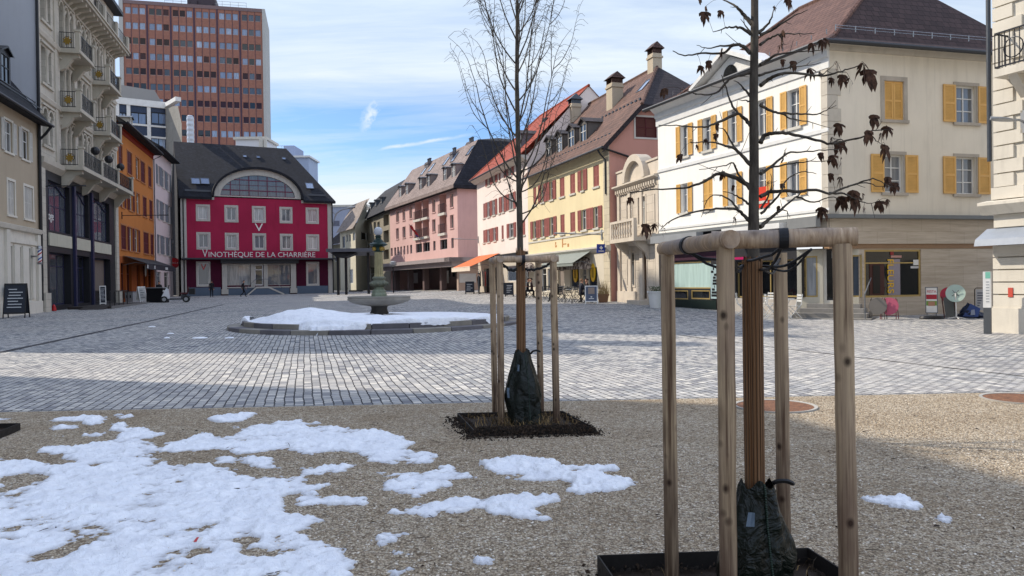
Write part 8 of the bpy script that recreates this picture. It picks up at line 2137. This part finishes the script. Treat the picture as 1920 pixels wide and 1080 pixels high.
# tipped pedestal table with mint top, red table top and grey panel
def tipped(label, px, py, r, top, stem, lean, zc, foot=True, nm='tipped_table'):
    p = G(px, py); f = floor_fr(p, yaw_cam(p)); rt = thing(nm, label, 'table', p, 'tables stacked at the wall'); P = lambda u, v, z: f.P(u, v, p.z + z); n = 28
    A = [P(lean + r * math.cos(2 * PI * k / n), -.02 + .1 * math.sin(2 * PI * k / n), zc + r * math.sin(2 * PI * k / n)) for k in range(n)]; B = [a + f.i3 * .03 for a in A]; mb = MB(); mb.face(A); mb.face(B[::-1])
    for k in range(n): j = (k + 1) % n; mb.face([A[j], A[k], B[k], B[j]])
    mb.build('tabletop', top, rt)
    mb = MB(); mb.tube([P(lean, -.06, zc), P(lean * .3 + .02, -.12, .06)], .022, 8); mb.build('stem', stem, rt)
    mb = MB()
    for a in (.3, 1.87, 3.44, 5.0): mb.tube([P(lean * .3 + .02, -.12, .07), P(lean * .3 + .02 + .27 * math.cos(a), -.12 + .2 * math.sin(a), .02)], .018, 6)
    mb.build('foot', stem, rt)
    mb = MB(); [mb.tube([P(lean, -.06, zc), P(lean + .14 * math.cos(a), -.05, zc + .14 * math.sin(a))], .012, 5) for a in (.8, 2.3, 3.9, 5.5)]; mb.build('top_bracket', M.grey, rt)
tipped('pedestal table tipped on its side showing a pale mint top', 1792, 598, .30, paint('#a9bdb2', .5), M.white, .0, .88)
tipped('red table top standing behind the pale mint one', 1776, 595, .26, paint('#a3122e', .5), M.grey, .04, .80)
p = G(1781, 597); f = floor_fr(p, yaw_cam(p)); rt = thing('folded_chair', 'grey folded chair with brown edge leaning among the stacked tables', 'chair', p); P = lambda u, v, z: f.P(u, v, p.z + z)
mb = MB(); mb.hexa([P(-.12, -.05, .05), P(.16, -.05, .05), P(.16, -.02, .05), P(-.12, -.02, .05), P(-.2, .1, .72), P(.18, .1, .72), P(.18, .13, .72), P(-.2, .13, .72)]); mb.build('seat', paint('#5f605c', .6), rt)
for s in (-.16, .2): part(rt, 'leg', paint('#54302a', .5), lambda mb: mb.tube([P(s, -.08, 0), P(s - .08, .1, .76)], .02, 6))
# blue printed bag
p = G(1821, 596); f = floor_fr(p, yaw_cam(p)); rt = thing('parasol_cover', 'crumpled blue printed sheet bundle lying at the foot of the wall', 'bundle', p); P = lambda u, v, z: f.P(u, v, p.z + z)
mb = MB(); rr_ = random.Random(3); rows = []
for j in range(7):
    row = []
    for i in range(14):
        a = 2 * PI * i / 14; t_ = j / 6; rad = (1 - t_ ** 1.5) * (1 + .25 * rr_.uniform(-1, 1)); row.append(P(.42 * rad * math.cos(a) - .1 * t_, .2 * rad * math.sin(a), .5 * t_ * (1 + .1 * rr_.uniform(-1, 1))))
    rows.append(row)
mb.grid(rows, close_u=True); mb.build('bundle', foil('#16233f'), rt)
mb = MB(); mb.face([P(-.25, -.2, .06), P(.2, -.22, .05), P(.28, -.1, .33), P(-.02, -.06, .5)]); mb.build('printed_side', paint('#24407e', .4), rt)
mb = MB(); mb.face([P(-.02, -.225, .1), P(.12, -.226, .12), P(.1, -.15, .3), P(.0, -.16, .28)]); mb.build('print', paint('#8a93a8', .4), rt)
# rounded frame sign
p = G(1840, 592); f = floor_fr(p, yaw_cam(p)); rt = thing('frame_sign', 'rounded dark tube frame sign behind the info pylon', 'sign', p); P = lambda u, v, z: f.P(u, v, p.z + z)
part(rt, 'frame', M.dark, lambda mb: mb.tube([P(-.2, 0, 0), P(-.2, 0, .95), P(-.15, 0, 1.0), P(.15, 0, 1.0), P(.2, 0, .95), P(.2, 0, 0)], .016, 6)); part(rt, 'panel', paint('#b5b6b8', .5), lambda mb: mb.box(f, -.17, .17, -.01, .01, p.z + .2, p.z + .95)); part(rt, 'print', paint('#5d6270', .5), lambda mb: [mb.box(f, -.12, .1 - .03 * k, -.014, -.011, p.z + .8 - k * .09, p.z + .84 - k * .09) for k in range(6)])
# info pylon
p = G(1852, 626); f = floor_fr(p, yaw_cam(p) - .25); rt = thing('info_pylon', 'slim white information pylon with mint top and grey foot before the cream corner house', 'pylon', p)
part(rt, 'foot', paint('#4c4f52', .5), lambda mb: mb.box(f, -.085, .085, -.05, .05, p.z - .05, p.z + .70)); part(rt, 'panel', M.white, lambda mb: mb.box(f, -.09, .09, -.055, .055, p.z + .701, p.z + 1.66)); part(rt, 'mint_field', paint('#78b7a2', .5), lambda mb: mb.box(f, -.03, .085, -.06, -.056, p.z + 1.48, p.z + 1.65)); part(rt, 'print', M.lgrey, lambda mb: [mb.box(f, -.02, .06, -.06, -.056, p.z + .85 + k * .075, p.z + .87 + k * .075) for k in range(8)])
# planters
def pot(label, px, py, r, h, mat, grassy=False):
    p = G(px, py); rt = thing('planter_pot', label, 'plant pot', p); mb = MB(); mb.lathe(p, [(r * .72, 0), (r * .95, h), (r * 1.05, h + .001), (r * 1.05, h + .06), (r * .9, h + .06), (r * .88, h), (.00001, h - .02)], 4 if grassy else 24, PI / 4); mb.build('pot', mat, rt)
    mb = MB()
    for _ in range(160 if grassy else 220):
        a = R.uniform(0, 6.28); q = p + Vector((math.cos(a), math.sin(a), 0)) * r * .8 * R.random() ** .5; q.z = p.z + h - .02
        if grassy:
            e = q + Vector((R.uniform(-.25, .25), R.uniform(-.25, .25), R.uniform(.5, 1.0))); s = Vector((.008, 0, 0)); mb.face([q - s, q + s, e])
        else:
            q.z += R.uniform(.0, .3); s = R.uniform(.03, .06); d = Vector((R.uniform(-1, 1), R.uniform(-1, 1), R.uniform(-.5, 1))).normalized() * s; b = d.orthogonal().normalized() * s * .5; mb.mat(R.randrange(2)); mb.face([q - d, q + b, q + d, q - b])
    mb.build('plant', [paint('#8d7a55', .8) if grassy else paint('#3f4a2a', .7), paint('#6a6e55', .7)], rt)
pot('large white planter pot with small shrub before the stone pavilion house', 1231, 577, .42, .72, M.white); pot('wooden tub with tall dry grass at the corner of the yellow house', 1131, 567, .42, .4, paint('#7a5a42', .7), True)
# clothes rack below the orange awning
p = G(912, 552); f = floor_fr(p, yaw_cam(p)); rt = thing('clothes_rack', 'rack of dark clothes hanging under the orange awning', 'clothes rack', p)
part(rt, 'rail', M.grey, lambda mb: mb.tube([f.P(-.6, 0, p.z), f.P(-.6, 0, p.z + 1.9), f.P(.6, 0, p.z + 1.9), f.P(.6, 0, p.z)], .025, 6))
for k, c in enumerate(('#14161f', '#1c2130', '#7a2020', '#10131c', '#20242f')): part(rt, 'garment', paint(c, .8), lambda mb: mb.profile(f, [(-.25, p.z + .7), (.25, p.z + .65), (.22, p.z + 1.6), (.03, p.z + 1.86), (-.03, p.z + 1.86), (-.22, p.z + 1.6)], -.5 + k * .2, -.42 + k * .2))

# ---- people
SKIN = paint('#b98a70', .6); SHOE = paint('#15130f', .6)
def person(label, px, py, pose, yaw, top, legs, hair='#20150e', grp=None, scale=1.0, seat=.46):
    p = G(px, py); rt = thing('person', label, 'person', p, grp)
    S = pose == 'sit'; zo_ = seat + .08 if S else .95
    V = {}; E_ = []; Rr = {}
    def j(n, x, y, z, r, par=None): V[n] = Vector((x, y, z)); Rr[n] = r; (E_.append((par, n)) if par else None)
    lean = .05 if pose != 'stand' else .0
    j('pel', 0, 0, zo_, .125); j('spi', 0, lean * .4, zo_ + .2, .12, 'pel'); j('che', 0, lean * .8, zo_ + .40, .14, 'spi'); j('nek', 0, lean + .01, zo_ + .555, .055, 'che'); j('chn', 0, lean + .045, zo_ + .63, .066, 'nek'); j('hed', 0, lean + .035, zo_ + .70, .086, 'chn'); j('top', 0, lean + .02, zo_ + .77, .06, 'hed'); j('nos', 0, lean + .135, zo_ + .675, .012, 'hed')
    for s, n in ((-1, 'l'), (1, 'r')):
        w = s * (1 if pose == 'walk' else 0)
        j('ear' + n, s * .088, lean + .03, zo_ + .69, .013, 'hed')
        j('sho' + n, s * .175, lean * .8, zo_ + .47, .062, 'che')
        if S: el, wr = Vector((s * .24, .10, zo_ + .22)), Vector((s * .12, .32, zo_ + .24))
        elif pose == 'walk': el, wr = Vector((s * .23, -.06 - w * .10, zo_ + .20)), Vector((s * .22, .06 - w * .16, zo_ - .02))
        else: el, wr = Vector((s * .235, -.03, zo_ + .20)), Vector((s * .22, .06, zo_ - .03))
        j('elb' + n, *el, .045, 'sho' + n); j('wri' + n, *wr, .030, 'elb' + n); d = (wr - el).normalized(); pm = wr + d * .06; j('pal' + n, *pm, .033, 'wri' + n)
        b = Vector((0, 0, 1)).cross(d); b = b.normalized() if b.length > .1 else Vector((1, 0, 0))
        for k in range(4): q = pm + d * (.055 + .012 * (k in (1, 2))) + b * .018 * (k - 1.5) * 1.2 + Vector((0, 0, -.012)); j('fin%d' % k + n, *q, .009, 'pal' + n); q = q + d * .03 + Vector((0, .012, -.014)); j('tip%d' % k + n, *q, .008, 'fin%d' % k + n)
        q = wr + d * .05 + b * s * -.045; j('thm' + n, *q, .010, 'pal' + n)
        j('hip' + n, s * .085, 0, zo_ - .03, .092, 'pel')
        if S: kn, an, to = Vector((s * .11, .42, zo_ - .02)), Vector((s * .11, .40 + .05 * s, .09)), Vector((s * .12, .54 + .05 * s, .04))
        elif pose == 'walk': kn, an = (Vector((s * .09, .20, .53)), Vector((s * .085, .24, .09))) if s > 0 else (Vector((s * .09, .04, .50)), Vector((s * .085, -.30, .14))); to = an + (Vector((0, .15, -.03)) if s > 0 else Vector((0, .12, -.09)))
        else: kn, an, to = Vector((s * .095, .02, .50)), Vector((s * .10, -.01, .085)), Vector((s * .12, .13, .04))
        j('kne' + n, *kn, .060, 'hip' + n); j('ank' + n, *an, .040, 'kne' + n); j('toe' + n, *to, .036, 'ank' + n)
    names = list(V); ix = {n: i for i, n in enumerate(names)}
    me = bpy.data.meshes.new('body'); me.from_pydata([tuple(V[n] * scale) for n in names], [(ix[a], ix[b]) for a, b in E_], [])
    o = bpy.data.objects.new('body', me); COL.objects.link(o); sk = o.modifiers.new('skin', 'SKIN'); sk.use_smooth_shade = True
    for n in names: d = me.skin_vertices[0].data[ix[n]]; d.radius = (Rr[n] * scale,) * 2; d.use_root = n == 'pel'
    if True:
        for n in ('spi', 'che', 'pel'): me.skin_vertices[0].data[ix[n]].radius = (Rr[n] * 1.18 * scale, Rr[n] * .86 * scale)
    ss = o.modifiers.new('sub', 'SUBSURF'); ss.levels = ss.render_levels = 1
    dg = bpy.context.evaluated_depsgraph_get(); m2 = bpy.data.meshes.new_from_object(o.evaluated_get(dg)); bpy.data.objects.remove(o); bpy.data.meshes.remove(me)
    m2.name = 'body'; m2.materials.clear()
    for m in (SKIN, paint(top, .85), paint(legs, .85), SHOE): m2.materials.append(m)
    seg_m = {}
    for a, b in E_:
        k = 1
        if b[:3] in ('hip', 'kne'): k = 2
        if b[:3] == 'ank': k = 2
        if b[:3] == 'toe': k = 3
        if b[:3] in ('chn', 'hed', 'top', 'nos', 'ear', 'pal', 'fin', 'tip', 'thm'): k = 0
        seg_m[(a, b)] = k
    for pl in m2.polygons:
        c = Vector(pl.center) / scale; best = None
        for (a, b), k in seg_m.items():
            A, B = V[a], V[b]; ab = B - A; t_ = max(0, min(1, (c - A).dot(ab) / max(1e-9, ab.length_squared))); dd = (c - A - ab * t_).length / (Rr[a] * (1 - t_) + Rr[b] * t_)
            if best is None or dd < best[0]: best = (dd, k)
        pl.material_index = best[1]; pl.use_smooth = True
    ob = bpy.data.objects.new('body', m2); COL.objects.link(ob); ob.parent = rt; rt.rotation_euler = (0, 0, yaw)
    h = V['hed'] * scale; mb = MB(); rows = []
    for a in range(7):
        ph = PI / 2 * a / 6 * 1.12; rows.append([(h.x + .094 * scale * math.sin(ph) * math.cos(t_), h.y - .012 + .105 * scale * math.sin(ph) * math.sin(t_) - (.03 if a > 4 else 0), h.z + .012 + .10 * scale * math.cos(ph) + (.045 if (a > 3 and math.sin(t_) > .3) else 0)) for t_ in [2 * PI * i / 14 for i in range(14)]])
    mb.grid(rows, close_u=True); hm = mb.build('hair', paint(hair, .8), None); hm.parent = rt
    mb = MB(); [mb.ball((h.x + s * .033 * scale, h.y + .083 * scale, h.z + .004), .010, 6) for s in (-1, 1)]; mb.box(Fr((h.x - .025, h.y + .078), (h.x + .025, h.y + .078)), 0, .05, -.0, .008, h.z - .064, h.z - .058); ey = mb.build('eyes_and_mouth', M.black, None); ey.parent = rt
    return rt
person('person in dark clothes walking past the wine shop stairs', 456, 557, 'walk', -PI / 2 + .2, '#15161c', '#101116', scale=1.0)
person('person in a dark coat standing by the wine shop plinth', 397, 558, 'stand', .4, '#111217', '#0e0f13', scale=1.03)
person('person in black sitting behind the dark counter at the orange house', 299, 565, 'stand', -2.5, '#0f1014', '#101116')
person('guest in a dark jacket seated at the café table, facing right', 1089, 568, 'sit', -PI / 2 + .3, '#1c1e2a', '#191b24', '#7a5c3e')
person('guest with brown hair seated at the café table, facing left', 1103, 567, 'sit', PI / 2 - .2, '#3b2a26', '#181a22', '#2a160e')
person('guest in black seated just right of the middle tree trunk', 989, 559, 'sit', -PI / 2, '#131318', '#121318')
person('guest in a dark red top seated with back to the second stake', 998, 559, 'sit', PI / 2, '#2b1a1e', '#111217')
person('guest in black seated beside the right stake of the middle tree', 1044, 566, 'sit', 2.2, '#141419', '#121216')
person('person in dark clothes standing at the edge of the orange awning', 898, 551, 'stand', -1.2, '#1d1d24', '#17181d')
stl = thing('terrace_chair', 'dark chair under the guest facing right at the café table', 'chair', (0, 0, 0)); bpy.data.objects.remove(stl)
for px, py, yw in ((1089, 568.3, -PI / 2 + .3), (1103, 567.3, PI / 2 - .2), (989, 559.2, -PI / 2), (998, 559.2, PI / 2), (1044, 566.2, 2.2)):
    p = G(px, py); chair('metal chair with a guest sitting on it on the café terrace', p, yw + PI, M.dark, 'occupied café chairs')

# ---- left terrace in front of the ornate house
DK = paint('#121318', .5); WOODD = paint('#2b2420', .7)
def high_table(label, px, py, w=.75, h=1.12):
    p = G(px, py); f = floor_fr(p, -.3); rt = thing('high_table', label, 'table', p, 'dark high tables on the left terrace')
    part(rt, 'tabletop', DK, lambda mb: mb.box(f, -w / 2, w / 2, -w / 2, w / 2, p.z + h - .06, p.z + h))
    for a in (-1, 1):
        for b in (-1, 1): part(rt, 'leg', DK, lambda mb: mb.box(f, a * w * .42 - .03, a * w * .42 + .03, b * w * .42 - .03, b * w * .42 + .03, p.z - .1, p.z + h - .061))
    part(rt, 'side_panel', DK, lambda mb: mb.box(f, -w * .38, w * .38, -w * .4, w * .4, p.z + .25, p.z + h - .07))
for lb, px, py in (('dark high table left of the narrow menu board', 176, 572), ('dark high table right of the narrow menu board', 206, 568), ('dark high table close to the orange house', 217, 567)): high_table(lb, px, py)
p = G(147, 584); e = G(115, 592); f = Fr(lrow(100) + fO.i * -.3, lrow(205) + fO.i * -.3)
rt = thing('wooden_deck', 'low dark wooden deck with ramp in front of the ornate house', 'deck', f.P(f.L / 2, -1, 0))
part(rt, 'platform', WOODD, lambda mb: mb.box(f, f.L * .12, f.L, -2.6, -.02, -.1, .34)); part(rt, 'ramp', WOODD, lambda mb: mb.extrude(f, [(f.L * .12 - .002, -.05), (f.L * .12 - .002, .33), (f.L * .12 - 3.0, .02), (f.L * .12 - 3.0, -.05)], -2.4, -1.0)); part(rt, 'edge_board', paint('#6b6a68', .6), lambda mb: mb.box(f, f.L * .12, f.L, -2.66, -2.601, .2, .36))
part(rt, 'railing', DK, lambda mb: ([mb.box(f, u - .025, u + .025, -2.5, -2.45, .341, 1.3) for u in np.linspace(f.L * .14, f.L * .5, 5)], mb.box(f, f.L * .14, f.L * .5, -2.5, -2.45, 1.301, 1.36)))
p = G(101, 583); rt = thing('red_lantern', 'small red lantern standing at the foot of the ornate house pier', 'lantern', p); mb = MB(); mb.lathe(p, [(.14, 0), (.15, .05), (.10, .3), (.04, .4), (.01, .42)], 14); mb.build('shade', M.red, rt); mb = MB(); mb.lathe(p, [(.17, -.02), (.17, .0)], 14); mb.build('foot', M.dark, rt)
p = G(296, 567); f = floor_fr(p, -.25); rt = thing('bar_counter', 'big dark outdoor counter with grey top before the orange house', 'counter', p)
part(rt, 'body', DK, lambda mb: mb.box(f, -.8, .8, -.4, .4, p.z - .1, p.z + 1.2)); part(rt, 'counter_top', M.lgrey, lambda mb: mb.box(f, -.9, .9, -.48, .48, p.z + 1.201, p.z + 1.27))
p = G(246, 566); f = floor_fr(p, -.2); rt = thing('keg_box', 'light grey crate standing before the orange house door', 'crate', p)
part(rt, 'crate_body', M.lgrey, lambda mb: mb.box(f, -.4, .4, -.3, .3, p.z - .05, p.z + .85)); part(rt, 'lid', M.grey, lambda mb: mb.box(f, -.43, .43, -.33, .33, p.z + .851, p.z + .92)); part(rt, 'print', M.dark, lambda mb: [mb.box(f, u, u + .12, -.306, -.301, p.z + .35, p.z + .6) for u in (-.25, .1)])
p = G(226, 567)
# mobility scooter
p = G(332, 567); f = floor_fr(p, yaw_cam(p) - .1); rt = thing('mobility_scooter', 'grey four wheeled mobility scooter parked between counter and wine shop', 'scooter', p); P = lambda u, v, z: f.P(u, v, p.z + z); SB = paint('#d4d6da', .35)
for u in (-.95, .72):
    for v in (-.3, .3):
        def wh(mb):
            for r0, r1 in ((.27, .27),): mb.tube([P(u, v - .06, .27), P(u, v + .06, .27)], .27, 18)
        w_ = part(rt, 'wheel', M.black, wh); part(w_, 'rim', M.lgrey, lambda mb: mb.tube([P(u, v - .065, .27), P(u, v + .065, .27)], .15, 14))
part(rt, 'seat_post', M.dark, lambda mb: mb.box(f, .4, .75, -.15, .15, p.z + .5, p.z + .679)); part(rt, 'deck', paint('#35373d', .45), lambda mb: mb.extrude(f, [(a_, p.z + b_) for a_, b_ in ((-.7, .22), (.9, .22), (1.05, .5), (.4, .62), (.3, .34), (-.5, .34))], -.28, .28)); part(rt, 'front_fairing', SB, lambda mb: mb.extrude(f, [(a_, p.z + b_) for a_, b_ in ((-1.15, .5), (-.75, .3), (-.55, .34), (-.65, 1.15), (-.8, 1.2))], -.24, .24))
part(rt, 'handlebar', M.black, lambda mb: (mb.tube([P(-.7, 0, 1.1), P(-.6, 0, 1.4)], .04, 8), mb.tube([P(-.6, -.32, 1.42), P(-.55, 0, 1.4), P(-.6, .32, 1.42)], .025, 8))); part(rt, 'seat', paint('#45161c', .6), lambda mb: (mb.box(f, .25, .85, -.26, .26, p.z + .68, p.z + .82), mb.box(f, .8, .92, -.26, .26, p.z + .82, p.z + 1.3))); part(rt, 'rear_box', M.black, lambda mb: mb.box(f, .95, 1.4, -.28, .28, p.z + .65, p.z + 1.15)); part(rt, 'headlight', M.white, lambda mb: mb.ball(P(-1.0, 0, .95), .09, 10))

# ---- bus shelter right of the wine shop
a, b = G(634, 553), G(650, 553); Dsh = a.y; f = Fr(xy(618, Dsh), xy(706, Dsh)); rt = thing('bus_shelter', 'bus shelter with wide flat canopy on dark posts right of the wine shop', 'bus shelter', f.P(f.L / 2, 0, gz(-20, Dsh))); zc1 = f.pix(660, 474)[1]
part(rt, 'canopy', paint('#54565e', .5), lambda mb: (mb.profile(f, [(-1.6, zc1 + .15), (1.8, zc1 - .25), (1.8, zc1 - .05), (-1.6, zc1 + .35)], .2, f.L), mb.box(f, .1, f.L + .1, -1.75, -1.601, zc1 + .05, zc1 + .4)))
part(rt, 'canopy_underside', paint('#2a2c33', .6), lambda mb: mb.extrude(f, [(.4, zc1 - .05), (f.L * .2, zc1 - .5), (f.L * .34, zc1 - .55), (f.L * .6, zc1 - .1)], -.9, 1.2))
for px in (634, 649, 691): u = f.pix(px, 520)[0]; part(rt, 'post', DK, lambda mb: mb.box(f, u - .12, u + .12, -.12, .12, 0, zc1 - .02))
part(rt, 'bench', DK, lambda mb: mb.box(f, f.pix(653, 540)[0], f.pix(678, 540)[0], .3, .9, gz(-20, Dsh) + .35, gz(-20, Dsh) + .5))
# globe lamp post in front of the arcade and bent lamp at the wine shop
p = G(738, 549); rt = thing('lamp_post', 'short dark lamp post with pale head before the arcade of the pink block', 'lamp post', p)
zt_ = at(738, 500, p.y).z
mb = MB(); mb.tube([p, Vector((p.x, p.y, zt_))], .07, 8); mb.build('post', DK, rt); mb = MB(); mb.lathe((p.x, p.y, zt_), [(.1, 0), (.38, .2), (.36, .5), (.15, .6), (.01, .62)], 16); mb.build('lamp_head', M.lgrey, rt)
b = fV.P(LV_ + .05, -.1, fV.pix(625, 425)[1]); rt = thing('curved_lamp', 'curved lamp arm with square sign at the right corner of the wine shop', 'street lamp', b)
q = lambda px, py: at(px, py, b.y); part(rt, 'arm', M.lgrey, lambda mb: mb.tube(smooth_line([b, q(629, 404), q(638, 395), q(650, 391), q(664, 388)], 4), .09, 6)); part(rt, 'lamp_head', M.lgrey, lambda mb: mb.tube([q(654, 390), q(666, 388)], [.16, .12], 8)); part(rt, 'sign_box', paint('#6a7080', .5), lambda mb: mb.box(Fr(q(626, 419).xy, q(636, 419).xy), 0, .7, -.1, .1, q(630, 424).z, q(630, 414).z))
part(rt, 'brace', M.lgrey, lambda mb: mb.tube([q(624, 398), q(631, 404)], .06, 6))
